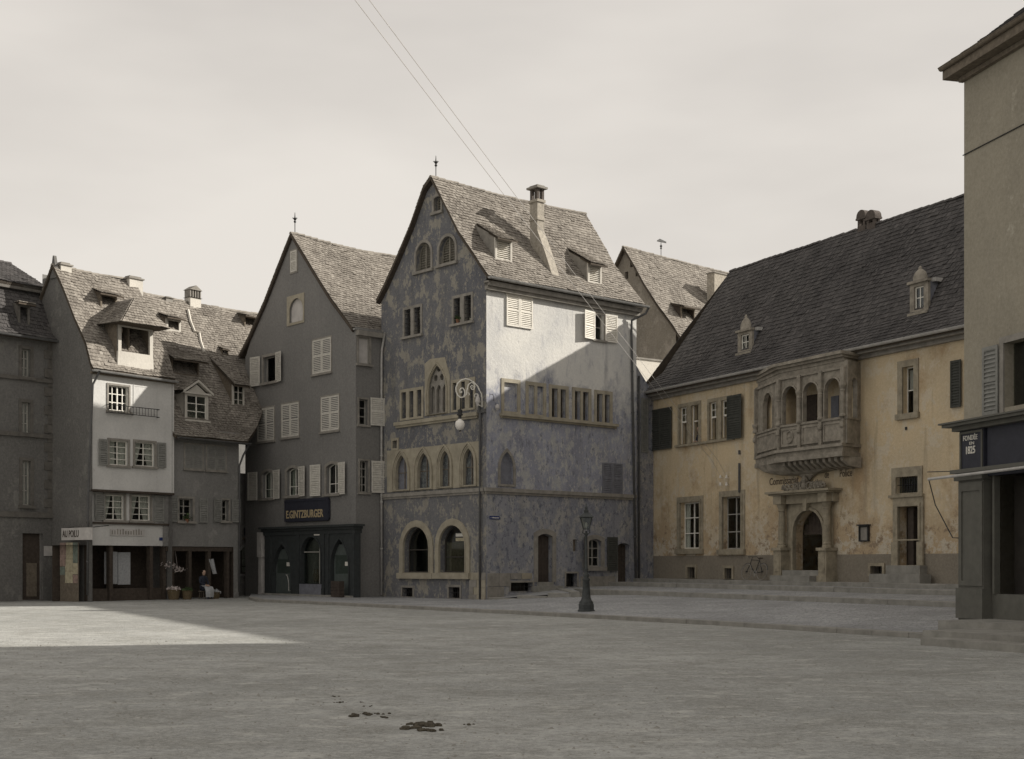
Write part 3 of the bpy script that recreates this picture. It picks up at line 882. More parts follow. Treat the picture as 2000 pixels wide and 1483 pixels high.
# upper double windows with iron grilles
def grille(win, W, u0, u1, z0, z1, nu, nz, w=-.05, mat='iron', r=.012):
    g = MB()
    for i in range(1, nu): g.tube([W.T(u0 + (u1 - u0) * i / nu, w, z0), W.T(u0 + (u1 - u0) * i / nu, w, z1)], r, 4)
    for j in range(1, nz): g.tube([W.T(u0, w + .012, z0 + (z1 - z0) * j / nz), W.T(u1, w + .012, z0 + (z1 - z0) * j / nz)], r, 4)
    build('grille', g, M[mat], win)
def light_group(W, root, lights, yoff=.14, sur=.12, smat='stonegrey', glass='glass', kind='rect', nx=1, nz=4, fmat='sashdark', name='window', gr=None, depth=.24, sill=.1, fr=.03, blind=False):
    """several narrow lights under one stone frame; lights = px rects"""
    rr = [W.rect(*l) for l in lights]
    U0, U1 = min(r[0] for r in rr), max(r[1] for r in rr); Z0 = sum(r[2] for r in rr) / len(rr); Z1 = sum(r[3] for r in rr) / len(rr)
    hs = [outline(kind, r[0], r[1], Z0, Z1) for r in rr]
    W.holes += hs
    m = MB(); m.prism(W.T, outline('rect', U0 - sur, U1 + sur, Z0 - sur * .7, Z1 + sur), -.03, .035, [outline(kind, r[0] + .002, r[1] - .002, Z0 + .002, Z1 - .002) for r in rr])
    if sill: m.box(W.T, U0 - sur - .06, U1 + sur + .06, .0, .035 + sill, Z0 - sur * .7 - .04, Z0 - .02)
    w_ = build(name, m, M[smat], root)
    for r in rr:
        if blind:
            b = MB(); b.box(W.T, r[0] - .01, r[1] + .01, -.14, -.12, Z0 - .01, Z1 + .01); build('blind_panel', b, M[blind], w_); continue
        f = MB(); f.prism(W.T, outline('rect', r[0], r[1], Z0, Z1), -depth - .02, -depth + .02, [outline('rect', r[0] + fr, r[1] - fr, Z0 + fr, Z1 - fr)])
        for j in range(1, nz): f.box(W.T, r[0], r[1], -depth - .012, -depth + .012, Z0 + (Z1 - Z0) * j / nz - .01, Z0 + (Z1 - Z0) * j / nz + .01)
        for i in range(1, nx): f.box(W.T, r[0] + (r[1] - r[0]) * i / nx - .01, r[0] + (r[1] - r[0]) * i / nx + .01, -depth - .012, -depth + .016, Z0, Z1)
        build('window_frame', f, M[fmat], w_)
        p = MB(); p.box(W.T, r[0] + .005, r[1] - .005, -depth - .004, -depth + .004, Z0 + .005, Z1 - .005); build('pane', p, M[glass], w_)
        if gr: grille(w_, W, r[0], r[1], Z0, Z1, *gr)
    return w_, (U0, U1, Z0, Z1)
light_group(F, ch, [(790.5, 803, 605, 657), (809, 822, 600, 653)], gr=(3, 6))
wr3, wr3r = light_group(F, ch, [(886.5, 899.5, 583, 632), (907, 921, 577, 627)], gr=(3, 6))
# row 2: triple windows and the blind tracery window between
light_group(F, ch, [(785, 794, 767, 818), (800, 808.5, 764, 816), (815, 824, 761, 813)], smat='stone', glass='leaded', fmat='wood', nz=2, sur=.13, sill=0)
light_group(F, ch, [(885, 892.5, 749, 802), (901, 909, 745.5, 799), (917.5, 925, 742, 796)], smat='stone', glass='leaded', fmat='wood', nz=2, sur=.13, sill=0)
u0, u1, z0, z1 = F.rect(836, 872, 712, 811)
F.holes.append(outline('pointed', u0, u1, z0, z1, 14))
tw_ = MB()
tw_.prism(F.T, [(u0 - .25, z0 + .02), (u1 + .22, z0 + .02), (u1 + .22, z1 + .12), ((u0 + u1) / 2 + .5, z1 + .3), (u0 + .1, z1 + .26), (u0 - .25, z1 - .6)], .004, .02, [outline('pointed', u0, u1, z0 + .04, z1, 14)])
twin = build('tracery_window', tw_, M['stone'], ch, label='tall blind pointed window with carved tracery')
a = MB()
for k, (g, w_) in enumerate(((0.0, .07), (.07, .03))):
    a.prism(F.T, outline('pointed', u0 - .1 + g, u1 + .1 - g, z0 + .05, z1 + .1 - g, 14), -.05, w_, [outline('pointed', u0 - .03 + g, u1 + .03 - g, z0 + .06, z1 + .03 - g, 14)])
build('moulding', a, M['stone'], twin)
tr = MB(); wd = (u1 - u0); zs = z0 + (z1 - z0) * .56
ls = [outline('pointed', u0 + wd * (i / 3) + .04, u0 + wd * ((i + 1) / 3) - .04, z0 + .12, zs + .1, 10) for i in range(3)]
cir = lambda cu, cz, r, n=10: [(cu + r * math.cos(2 * math.pi * k / n), cz + r * math.sin(2 * math.pi * k / n)) for k in range(n)]
c0 = (u0 + u1) / 2
tr.prism(F.T, outline('pointed', u0 + .01, u1 - .01, z0 + .05, z1 - .01, 14), -.2, -.1, ls + [cir(c0 - wd * .17, zs + .42, wd * .11), cir(c0 + wd * .17, zs + .42, wd * .11), cir(c0, zs + .82, wd * .11)])
build('tracery', tr, M['stonegrey'], twin)
bk = MB(); bk.box(F.T, u0 - .02, u1 + .02, -.27, -.25, z0, z1 + .02); build('blind_panel', bk, M['stonegrey'], twin)
for k in range(3):
    bb = MB(); bb.box(F.T, u0 + .03, u1 - .03, -.125, -.085, z0 + .9 + k * .9, z0 + .93 + k * .9)
s_ = MB(); (ua, za), (ub, zb) = F.uz(774, 829), F.uz(936, 809)
s_.box(F.T, min(ua, ub), max(ua, ub), -.02, .17, (za + zb) / 2 - .08, (za + zb) / 2 + .08)
s_.box(F.T, min(ua, ub) + .06, max(ua, ub) - .06, -.02, .10, (za + zb) / 2 - .18, (za + zb) / 2 - .08)
build('sill_course', s_, M['stone'], ch)
# row 1: arcade of four pointed windows in a pale stone field
ua, ub = F.uz(757, 900)[0], F.uz(937, 900)[0]
zt_, zb_ = F.uz(850, 871)[1], F.uz(850, 956)[1]
arcs = [(773, 797, 888, 955), (815.6, 841, 883, 954), (860, 880, 879, 951), (905, 927, 875, 946)]
arr = [F.rect(*a) for a in arcs]
zb1 = sum(a[2] for a in arr) / 4; zt1 = sum(a[3] for a in arr) / 4
hs = [outline('pointed', a[0], a[1], zb1, zt1, 12) for a in arr]; F.holes += hs
pn = MB(); pn.prism(F.T, [(min(ua, ub), zb1 - .1), (max(ua, ub), zb1 - .1), (max(ua, ub), zt_), (min(ua, ub), zt_)], -.01, .03, [outline('pointed', a[0] - .015, a[1] + .015, zb1 - .01, zt1 + .02, 12) for a in arr])
arcade = build('window_arcade', pn, M['stone'], ch, label='row of four pointed windows set in pale yellow stone')
for i, a in enumerate(arr):
    m = MB()
    for g, w_, dp in ((.20, .11, .03), (.12, .075, .0), (.05, .045, -.1)):
        m.prism(F.T, outline('pointed', a[0] - g, a[1] + g, zb1 - .08, zt1 + g * 1.3, 14), dp - .02, w_, [outline('pointed', a[0] - g + .07, a[1] + g - .07, zb1 - .07, zt1 + (g - .07) * 1.3, 14)])
    aw = build('window', m, M['stone'], arcade)
    p = MB(); p.prism(F.T, outline('pointed', a[0] + .005, a[1] - .005, zb1, zt1 - .01, 12), -.21, -.20)
    build('pane', p, M['leaded' if i else 'shutterblue'], aw)
    f = MB(); c = (a[0] + a[1]) / 2
    f.box(F.T, c - .02, c + .02, -.2, -.16, zb1, zt1 - .25)
    f.box(F.T, a[0], a[1], -.195, -.165, zb1 + .75, zb1 + .79)
    build('window_frame', f, M['wood'], aw)
# small niche above the arcade
r_ = F.rect(768, 777, 861, 876); F.holes.append(outline('rect', *r_))
m = MB(); m.prism(F.T, outline('rect', r_[0] - .1, r_[1] + .1, r_[2] - .1, r_[3] + .12), -.03, .05, [outline('rect', *r_)])
nic = build('niche', m, M['stone'], ch); m = MB(); m.box(F.T, r_[0] - .01, r_[1] + .01, -.2, -.18, r_[2], r_[3]); build('niche_back', m, M['stonegrey'], nic)
# string course round the corner
zs_ = (F.uz(748, 967)[1] + F.uz(945, 953)[1] + S.uz(953, 956.5)[1]) / 3 - .02
m = MB(); m.box(F.T, .1, WL + .02, -.02, .12, zs_ - .1, zs_ + .06); m.box(F.T, .1, WL + .02, -.02, .06, zs_ - .2, zs_ - .1)
m.box(S.T, -.12, LS - .1, -.02, .12, zs_ - .1, zs_ + .06); m.box(S.T, -.06, LS - .1, -.02, .06, zs_ - .2, zs_ - .1)
build('string_course', m, M['stonegrey'], ch)
# ground floor: two big round arches
for (x0, x1, yt, yb, nm) in ((789, 839, 1029, 1119, 'left'), (859, 910, 1026, 1119, 'right')):
    w_, (u0, u1, z0, z1) = window(ch, F, x0, x1, yt, yb, kind='round', sur=.3, smat='stone', proud=.06, sill=.12, depth=.3, nx=1, nz=2 if nm == 'left' else 3, fmat='sashdark', fr=.07, bar=.05, name='arched_window')
    m = MB(); m.prism(F.T, outline('round', u0 - .06, u1 + .06, z0 + .01, z1 + .06), .02, .085, [outline('round', u0, u1, z0 + .02, z1)])
    build('inner_moulding', m, M['stone'], w_)
    m = MB(); m.box(F.T, u0 - .1, u1 + .1, -1.2, -1.18, z0, z1)
    build('dark_backdrop', m, M['inner'], w_)
    if nm == 'right':
        m = MB(); m.box(F.T, u0 + .02, u1 - .02, -.34, -.33, z0 + .02, z0 + 1.35); build('roller_blind', m, M['wood'], w_)
        for (a, b, mt) in ((1042, 1048, 'whitepaint'), (1050.5, 1057, 'posterc')):
            r_ = F.rect(881, 898, a, b); m = MB(); m.box(F.T, r_[0], r_[1], -.28, -.265, r_[2], r_[3]); build('placard', m, M[mt], w_)
            m = MB()
            for k in range(7): m.box(F.T, r_[0] + .05 + k * .05, r_[0] + .075 + k * .05, -.264, -.262, r_[2] + .035, r_[3] - .035)
for (x0, x1, yt, yb) in ((786, 806.5, 1148, 1170), (877, 898.5, 1147, 1170)):
    r_ = F.rect(x0, x1, yt, yb); z0 = max(.16, r_[2]); F.holes.append(outline('rect', r_[0], r_[1], z0, r_[3]))
    m = MB(); m.prism(F.T, outline('rect', r_[0] - .1, r_[1] + .1, z0 - .02, r_[3] + .1), -.03, .03, [outline('rect', r_[0], r_[1], z0, r_[3])])
    cw = build('cellar_window', m, M['stonegrey'], ch); grille(cw, F, r_[0], r_[1], z0, r_[3], 5, 2, -.12)
    m = MB(); m.box(F.T, r_[0], r_[1], -.5, -.48, z0, r_[3]); build('dark_backdrop', m, M['inner'], cw)
# plinth stones of the front, block by block, between openings
wall(ch, F, front_poly, 'paint', label='gable front with peeling dark paint over ochre plaster')
pl_ = build('plinth', (lambda mm: (mm.box(F.T, .02, 1.05, .0, .035, -.3, 1.28), mm)[1])(MB()), M['stonegrey'], ch)
zz = 0
for row in range(4):
    zc0 = .02 + row * .32
    segs = [(.0, .36), (.37, .76), (.77, 1.05)] if row % 2 else [(.0, .55), (.56, 1.05)]
    for a, b in segs:
        m = MB(); m.bbox(F.T, a + .04, b + .03, .03, .05 + random.uniform(0, .02), zc0, zc0 + .31, .015); build('stone', m, M['stonegrey' if random.random() < .6 else 'stone'], pl_)

# ---- side wall
side_poly = [(0, -.4), (LS, -.4), (LS, 13.55), (0, 13.55)]
u0, u1, z0, z1 = S.rect(988, 1039, 577, 640)
shutter(ch, S, u0, (u0 + u1) / 2 - .01, z0, z1, 'shutterw', .03, 0, 'l', .08)
shutter(ch, S, (u0 + u1) / 2 + .01, u1, z0, z1, 'shutterw', .03, 0, 'r', .08)
w_, rr = window(ch, S, 1161, 1180, 614, 664, sur=.09, smat='stonegrey', nx=1, nz=2, fmat='sashgrey', sill=.05, panes=True)
shutter(ch, S, *S.rect(1136, 1160.5, 611, 662)[:2], rr[2] - .05, rr[3] + .05, 'shutterw', .04, 10, 'r', .08)
shutter(ch, S, *S.rect(1181, 1203, 615, 667)[:2], rr[2] - .05, rr[3] + .05, 'shutterw', .04, 4, 'l', .08)
# band of lights: one frame each, a continuous sill below
zt_s = []
grp = [([(984, 1010.5, 748, 804)], 'side'), ([(1031.5, 1043.5, 753, 809), (1048.5, 1061, 755, 811)], 'side'),
       ([(1077, 1089, 759, 815), (1094, 1105, 761, 817)], None), ([(1122, 1133.5, 764, 820), (1138, 1149.5, 766, 822)], None), ([(1165, 1176.5, 769.5, 824), (1180.5, 1191, 771, 826)], None)]
for li, bl in grp:
    light_group(S, ch, li, smat='stone', sur=.16, blind=bl, sill=0, nz=3, fmat='wood')
(ua, za), (ub, zb) = S.uz(975, 809), S.uz(1203, 831.5)
m = MB(); m.box(S.T, ua, ub, -.02, .2, (za + zb) / 2 - .07, (za + zb) / 2 + .05); m.box(S.T, ua + .05, ub - .05, -.02, .1, (za + zb) / 2 - .15, (za + zb) / 2 - .07)
build('sill_course', m, M['stone'], ch)
# small pointed blind niche
r_ = S.rect(976.5, 1002, 883, 946); S.holes.append(outline('pointed', *r_))
m = MB(); m.prism(S.T, outline('pointed', r_[0] - .13, r_[1] + .13, r_[2] - .1, r_[3] + .16), -.02, .05, [outline('pointed', *r_)])
nic = build('blind_window', m, M['stonegrey'], ch); m = MB(); m.prism(S.T, outline('pointed', r_[0] - .01, r_[1] + .01, r_[2] - .01, r_[3] + .01), -.14, -.12); build('blind_panel', m, M['shutterblue'], nic)
r_ = S.rect(1175.5, 1215, 905, 966)
shutter(ch, S, r_[0], (r_[0] + r_[1]) / 2 - .01, r_[2], r_[3], 'shutterblue', .02, 0, 'l')
shutter(ch, S, (r_[0] + r_[1]) / 2 + .01, r_[1], r_[2], r_[3], 'shutterblue', .02, 0, 'r')
# street door
def side_curtain(win, W, rr, frac=.28, both=True, w=-.34):
    for sd in ((0, 1) if both else (0,)):
        m = MB(); n = 8
        for j in range(4):
            for i in range(n + 1):
                x = (rr[1] - rr[0]) * frac * i / n * (1 - .12 * (j == 1)); m.v.append(tuple(W.T(rr[0] + x if sd == 0 else rr[1] - x, w + .02 * math.sin(i * 2.1), rr[2] + (rr[3] - rr[2]) * j / 3)))
        for j in range(3):
            for i in range(n): q = j * (n + 1) + i; m.f.append((q, q + 1, q + n + 2, q + n + 1))
        build('curtain', m, M['curtain'], win)
def door(root, W, x0, x1, yt, yb, kind, mat, smat, sur=.16, depth=.22, boards=4, name='door', zmin=None, sill=False):
    u0, u1, z0, z1 = W.rect(x0, x1, yt, yb)
    if zmin is not None: z0 = zmin
    W.holes.append(outline(kind, u0, u1, z0, z1))
    m = MB(); ol = outline(kind, u0 - sur, u1 + sur, z0 + .001, z1 + sur)
    m.prism(W.T, ol, -.03, .05, [outline(kind, u0, u1, z0 + .003, z1)])
    d = build('doorway', m, M[smat], root)
    n = boards
    for i in range(n):
        a, b = u0 + (u1 - u0) * i / n, u0 + (u1 - u0) * (i + 1) / n
        zt = min(top_at(kind, u0, u1, z0, z1, a + .02), top_at(kind, u0, u1, z0, z1, b - .02))
        m = MB(); m.box(W.T, a + .006, b - .006, -depth - .04, -depth - random.uniform(0, .006), z0 + .02, zt); build('door_board', m, M[mat], d)
    m = MB(); m.prism(W.T, outline(kind, u0, u1, z0, z1), -depth - .06, -depth - .045); build('door_leaf', m, M[mat], d)
    m = MB(); m.lathe((0, 0, 0), [(.03, 0), (.03, .03), (.01, .05)], 8, lambda x, y, z: W.T(u1 - .1 + x, -depth + z, z0 + 1.05 + y)); build('door_handle', m, M['iron'], d)
    return d, (u0, u1, z0, z1)
d_, dr = door(ch, S, 1049.5, 1078, 1043, 1137, 'seg', 'doorbrown', 'stonegrey', .22)
m = MB(); m.box(S.T, dr[0] - .02, dr[1] + .02, -.2, .1, dr[2] - .2, dr[2] + .0); m.box(S.T, dr[0] - .3, dr[1] + .3, -.1, .42, dr[2] - .5, dr[2] - .17)
build('door_step', m, M['step'], ch)
door(ch, S, 1205.5, 1228, 1061, 1141, 'seg', 'darkwood', 'sidelow', .1, boards=3)
w_, rr = window(ch, S, 1149, 1174, 1053, 1107, kind='seg', sur=.2, smat='stonegrey', nx=2, nz=3, fmat='sashgrey', sill=.12)
m = MB(); m.box(S.T, rr[0] - .5, rr[1] + .9, .002, .06, .4, rr[2] - .45); build('apron', m, M['stonegrey'], w_)
shutter(ch, S, *S.rect(1184, 1202.5, 1055, 1120)[:2], rr[2] - .2, rr[3] + .1, 'shutterdark', .06, 5, 'l', plain=False)
shutter(ch, S, *S.rect(1132, 1141.5, 1055, 1120)[:2], rr[2] - .2, rr[3] + .1, 'shutterdark', .06, 35, 'r')
r_ = S.rect(1119, 1127.5, 1054, 1077); S.holes.append(outline('rect', *r_))
m = MB(); m.box(S.T, r_[0] - .01, r_[1] + .01, -.16, -.14, r_[2], r_[3]); nic = build('niche_back', m, M['wood'], ch)
for (x0, x1, yt, yb) in ((997, 1040, 1138, 1155), (1105, 1127, 1120, 1146)):
    r_ = S.rect(x0, x1, yt, yb); S.holes.append(outline('rect', *r_))
    m = MB(); m.prism(S.T, outline('rect', r_[0] - .08, r_[1] + .08, r_[2] - .01, r_[3] + .08), -.03, .03, [outline('rect', *r_)])
    cw = build('cellar_window', m, M['stonegrey'], ch); grille(cw, S, r_[0], r_[1], r_[2], r_[3], 6 if x0 < 1100 else 4, 2, -.06)
    m = MB(); m.box(S.T, r_[0], r_[1], -.5, -.48, r_[2], r_[3]); build('dark_backdrop', m, M['inner'], cw)
# side wall split into two coats at the string course
hs_hi = [h for h in S.holes if min(p[1] for p in h) > zs_]; hs_lo = [h for h in S.holes if min(p[1] for p in h) <= zs_]
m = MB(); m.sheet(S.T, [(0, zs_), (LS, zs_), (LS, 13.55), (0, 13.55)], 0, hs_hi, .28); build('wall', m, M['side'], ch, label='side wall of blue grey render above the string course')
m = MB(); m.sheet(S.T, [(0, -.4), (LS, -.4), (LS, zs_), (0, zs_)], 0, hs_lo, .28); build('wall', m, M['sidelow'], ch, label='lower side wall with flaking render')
# plinth blocks along the side
pl2 = build('plinth', (lambda mm: (mm.box(S.T, .02, 1.3, 0, .012, -.3, 1.27), mm)[1])(MB()), M['sidelow'], ch)
bx_ = [0.05, .8, 1.25]
for row in range(2):
    u = .02
    while u < 3.4:
        L = random.uniform(.55, 1.0); b = min(u + L, 3.5); z0 = .12 + row * .58
        if row == 0 and (u < 3.05 and b > 1.45): u = b; continue
        if row == 1 and (u < 3.2 and b > 1.35): zl_, zh_ = 1.0, 1.26
        else: zl_, zh_ = z0, z0 + .56
        if b > dr[0] - .28: break
        m = MB(); m.bbox(S.T, u + .01, b - .01, .015, .04, zl_, zh_, .02); build('stone', m, M['stonegrey' if random.random() < .7 else 'stone'], pl2); u = b
# back and left walls, so that light stays out
m = MB()
A, B = F.T(WL, 0, 0), S.T(LS, 0, 0)
bk = F.T(WL, -LS, 0)
m.quad(A + [0, 0, -.3], bk + [0, 0, -.3], bk + [0, 0, 13.5], A + [0, 0, 13.5])
gb = [(B[0], B[1], -.3), (bk[0], bk[1], -.3), tuple(F.T(WL, -LS, 13.5))] + [tuple(F.T(u, -LS, z)) for u, z in wallprof[::-1]] + [tuple(F.T(0, -LS, 13.4))]
m.quad(*gb)
build('wall', m, M['side'], ch)
# roof
roof = MB()
ROO = []
UF0, UF1 = -.22, LS + .15
def two_pitch(root, rsR, rsL, u0, u1, mat, sag=.0, utopR=None, tw=.18, ex=.165, dark='roofbase', ridge=True):
    mb, tl, rnd = pitch_roof(None, rsR, u0, u1, mat, utopR, tw, ex, sag=sag)
    if rsL:
        mb2, tl2, rnd2 = pitch_roof(None, rsL, u0, u1, mat, utopR, tw, ex, sag=sag)
        b = len(mb.v); mb.v += mb2.v; mb.f += [tuple(i + b for i in f) for f in mb2.f]
        b = len(tl.v); tl.v += tl2.v; tl.f += [tuple(i + b for i in f) for f in tl2.f]; rnd += rnd2
    r_ = build('roof', mb, M[dark], root)
    build('roof_tiles', tl, M[mat], r_, 'stuff', rnd=rnd)
    if ridge:
        v, z = rsR.prof[-1]; ut = utopR or (u0, u1)
        ridge_tiles(r_, rsR.P(ut[0], v, z), rsR.P(ut[1], v, z), mat, sag=sag)
    return r_
WLp = Plane(S.O, S.e); WLp.n = -S.n                     # left pitch: v measured from the far side
vmax = prR[-1][0]
class Mirror(RoofSide):
    pass
WLp.O = S.O + e2 * (2 * vmax)
prLm = sorted([(2 * vmax - u, z) for u, z in prL]) + [prR[-1]]
croof = two_pitch(ch, rsS, RoofSide(WLp, prLm), UF0, UF1, 'tile', sag=.12, tw=.19, ex=.175)
# barge boards along the verge
m = MB()
vg = prR + [(u, z) for u, z in prL[::-1]]
for (a, b) in zip(vg, vg[1:]):
    m.add([(a[0], .0, a[1] - .17), (b[0], .0, b[1] - .17), (b[0], .0, b[1] - .02), (a[0], .0, a[1] - .02), (a[0], .2, a[1] - .14), (b[0], .2, b[1] - .14), (b[0], .2, b[1] + .0), (a[0], .2, a[1] + .0)],
          [(4, 5, 6, 7), (0, 1, 5, 4), (3, 2, 6, 7)], F.T)
build('barge_board', m, M['darkwood'], ch)
# eaves: soffit, moulded cornice, gutter
v0, z0e = prR[0]
m = MB()
m.box(S.T, -.15, LS + .1, 0, -v0 - .05, z0e - .22, z0e - .14); m.box(S.T, -.1, LS + .05, 0, .2, z0e - .5, z0e - .22); m.box(S.T, -.1, LS + .05, 0, .32, z0e - .34, z0e - .22)
build('eaves_cornice', m, M['stonegrey'], ch)
gutter(ch, rsS.P(-.25, v0 - .1, z0e - .03), rsS.P(LS + .35, v0 - .1, z0e - .05), 'zinc', .085)
pipe(ch, [S.T(LS + .25, .55, z0e - .12), S.T(LS + .15, .45, z0e - .4), S.T(LS - .45, .12, z0e - .75), S.T(LS - .45, .1, z0e - 1.2), S.T(LS - .15, .1, 1.0)], 'pipedark', .055)
finial(ch, tuple(F.T(vmax, -.1, prR[-1][1])), 1.0)
# dormers and chimney
shed_dormer(ch, rsS, 968, 1000, 468, 511, fill='louvre', frame='palewall', slope=.55, taper=.5, wallmat='stonegrey', side=.12)
shed_dormer(ch, rsS, 1149, 1175, 517, 556, fill='louvre', frame='palewall', slope=.55, taper=.5, wallmat='stonegrey', side=.12)
def chimney(root, rs, px, ybase, ytop, width_u, depth_v, mat='brick', cap='hood', name='chimney'):
    u, v, z = rs.hit(px, ybase); zt = rs.W.off(-v).uz(px, ytop)[1]
    m = MB(); T = lambda a, b, c: rs.P(u + a, v + b, c)
    hw, hd = width_u / 2, depth_v / 2
    m.box(T, -hw, hw, -hd, hd, z - 1.2, zt - .75)
    m.box(T, -hw - .05, hw + .05, -hd - .05, hd + .05, zt - .78, zt - .66)
    c = build(name, m, M[mat], root)
    k = MB()
    for a in (-1, 1):
        for b in (-1, 1): k.box(T, a * (hw - .07) - .07, a * (hw - .07) + .07, b * (hd - .07) - .07, b * (hd - .07) + .07, zt - .66, zt - .16)
    if width_u > .6: k.box(T, -.05, .05, -hd + .01, hd - .01, zt - .66, zt - .16)
    build('hood_pier', k, M['brickdark'], c)
    k = MB(); k.box(T, -hw - .12, hw + .12, -hd - .12, hd + .12, zt - .16, zt - .07)
    k.box(T, -hw - .02, hw + .02, -hd - .02, hd + .02, zt - .07, zt); build('hood_slab', k, M['stonegrey'], c)
    return c, (u, v, z, zt)
cc, (cu_, cv_, cz_, czt) = chimney(ch, rsS, 1049, 490, 364, .42, .5)
m = MB(); T_ = lambda a, b, c: rsS.P(cu_ + a, cv_ + b, c)
m.box(T_, -.25, .25, -.29, .29, cz_ + 1.35, cz_ + 1.45)
zf = rsS.z(cv_ - 1.25)
for s_ in (-.31, .31): m.v += []
b = len(m.v); m.v += [tuple(T_(a, bb, c)) for a in (-.22, .23) for bb, c in ((-.24, cz_ + .9), (-.24, cz_ - 1.0), (-1.35, zf - .15), (-1.25, zf + .05), (-.8, cz_ - .3))]
m.f += [(b, b + 1, b + 2, b + 3, b + 4), (b + 5, b + 9, b + 8, b + 7, b + 6), (b, b + 4, b + 9, b + 5), (b + 4, b + 3, b + 8, b + 9), (b + 3, b + 2, b + 7, b + 8)]
build('chimney_apron', m, M['brick'], cc)
# corner downpipe and street name plate
pipe(ch, [F.T(.32, .12, zs_ + 3.7), F.T(.32, .1, zs_ + 3.0), F.T(.32, .1, .15)], 'pipedark', .045)
r_ = S.rect(955.8, 975, 1008, 1014.5); m = MB(); m.box(S.T, r_[0], r_[1], .0, .03, r_[2], r_[3]); sp_ = build('street_name_plate', m, M['bluesign'], ch)
m = MB()
for k in range(10):
    if k == 1: continue
    hgt = random.choice((.03, .04, .05)); m.box(S.T, r_[0] + .05 + k * .048, r_[0] + .082 + k * .048, .03, .033, (r_[2] + r_[3]) / 2 - .03, (r_[2] + r_[3]) / 2 - .03 + hgt)
build('lettering', m, M['whitepaint'], sp_)

# ================================================================== NARROW HOUSE between corner house and police station
nh = thing('narrow_house', 'narrow dark bluish house wall squeezed between the corner house and the ochre police station', 'house', tuple(S.T(LS, 0, 0)))
NP = S.off(-.12)
ua = LS - .05; ub = S.uz(1272, 900)[0]
pts = [NP.uz(1236, 692), NP.uz(1242, 713), NP.uz(1270, 757)]
m = MB(); m.prism(NP.T, [(ua, -.3), (ub + 1.2, -.3), (ub + 1.2, pts[2][1] - 1.4), (ub, pts[2][1]), (pts[1][0], pts[1][1]), (ua, pts[0][1] + .2)], -2.5, 0)
nw = build('wall', m, M['sidelow'], nh)
r_ = NP.rect(1251.5, 1265, 778, 884); shutter(nh, NP, r_[0], r_[1], r_[2], r_[3], 'shuttergrey', .02, 0, 'l')
for k in range(1): pass
pipe(nh, [NP.T(ua + .25, .1, 10.6), NP.T(ua + .25, .1, 10.2), NP.T(ua + .25, .1, .9)], 'pipedark', .05)

# ================================================================== SHOP HOUSE
oS = at(695, 1170, 61.7)
SF = Plane(oS, e2); SS = Plane(oS, e1)
sh = thing('shop_house', 'brown gabled shop house with cream louvred shutters and a dark teal shopfront', 'house', tuple(oS[:2]) + (0,))
Ls = SF.uz(479, 900)[0]; SL = 6.5
spR = [SF.uz(*p) for p in ((692, 641), (683, 628), (650, 584), (615, 528), (590, 487), (572, 456))]
spL = [SF.uz(*p) for p in ((469, 698), (490, 658), (520, 590), (550, 513))]
rsSh = RoofSide(Plane(SS.O, SS.e), spR); rsSh.W.n = SS.n
# closed pairs and open windows
def pair(root, W, x0, x1, yt, yb, mat, sur=.07, smat='stonegrey', w=-.01):
    r_ = W.rect(x0, x1, yt, yb)
    m = MB(); m.prism(W.T, outline('rect', r_[0] - sur, r_[1] + sur, r_[2] - sur, r_[3] + sur), 0, .03, [outline('rect', *r_)])
    m.box(W.T, r_[0] - sur - .04, r_[1] + sur + .04, .0, .09, r_[2] - sur - .05, r_[2] - sur + .02)
    w_ = build('window', m, M[smat], root)
    c = (r_[0] + r_[1]) / 2
    shutter(w_, W, r_[0], c - .008, r_[2], r_[3], mat, w, 0, 'l')
    shutter(w_, W, c + .008, r_[1], r_[2], r_[3], mat, w, 0, 'r')
for q in ((611, 647, 662, 728), (503.5, 536, 797, 861), (550.5, 584, 788, 853), (627.5, 662.5, 774, 841)): pair(sh, SF, *q, 'shutter')
w_, rr = window(sh, SF, 515, 540, 696, 746, sur=.13, smat='stonegrey', nx=1, nz=1, fmat='sashgrey', panes=False, depth=.2)
m = MB(); m.box(SF.T, rr[0] + .02, rr[0] + .4, -.7, -.66, rr[2], rr[3]); build('window_sash', m, M['sashgrey'], w_)
a, b, c, d = SF.rect(494, 509.5, 700, 750); shutter(sh, SF, a, b, rr[2] - .1, rr[3] + .1, 'shutter', .05, 8, 'l')
a, b, c, d = SF.rect(540.5, 554.5, 690, 740); shutter(sh, SF, a, b, rr[2] - .1, rr[3] + .1, 'shutter', .05, 10, 'r')
for (x0, x1, yt, yb, sa, sb) in ((512.5, 534, 921, 973, (489, 504.5), (535.5, 551)), (560, 584, 914, 968, None, (585, 600)), (637.5, 662, 906, 964, (611, 628), (663, 678.5))):
    w_, rr = window(sh, SF, x0, x1, yt, yb, kind='seg', sur=.13, smat='stonegrey', nx=2, nz=3, fmat='sash', bar=.03, fr=.04)
    side_curtain(w_, SF, rr, .22 if x0 > 600 else .34, x0 < 600)
    for q, hg in ((sa, 'l'), (sb, 'r')):
        if q:
            a, b, c, d = SF.rect(q[0], q[1], yt, yb); ml = (a + b) / 2 > (rr[0] + rr[1]) / 2
            shutter(sh, SF, a, b, rr[2] - .08, rr[3] + .02, 'shutter', .06, 7, 'l' if ml else 'r')
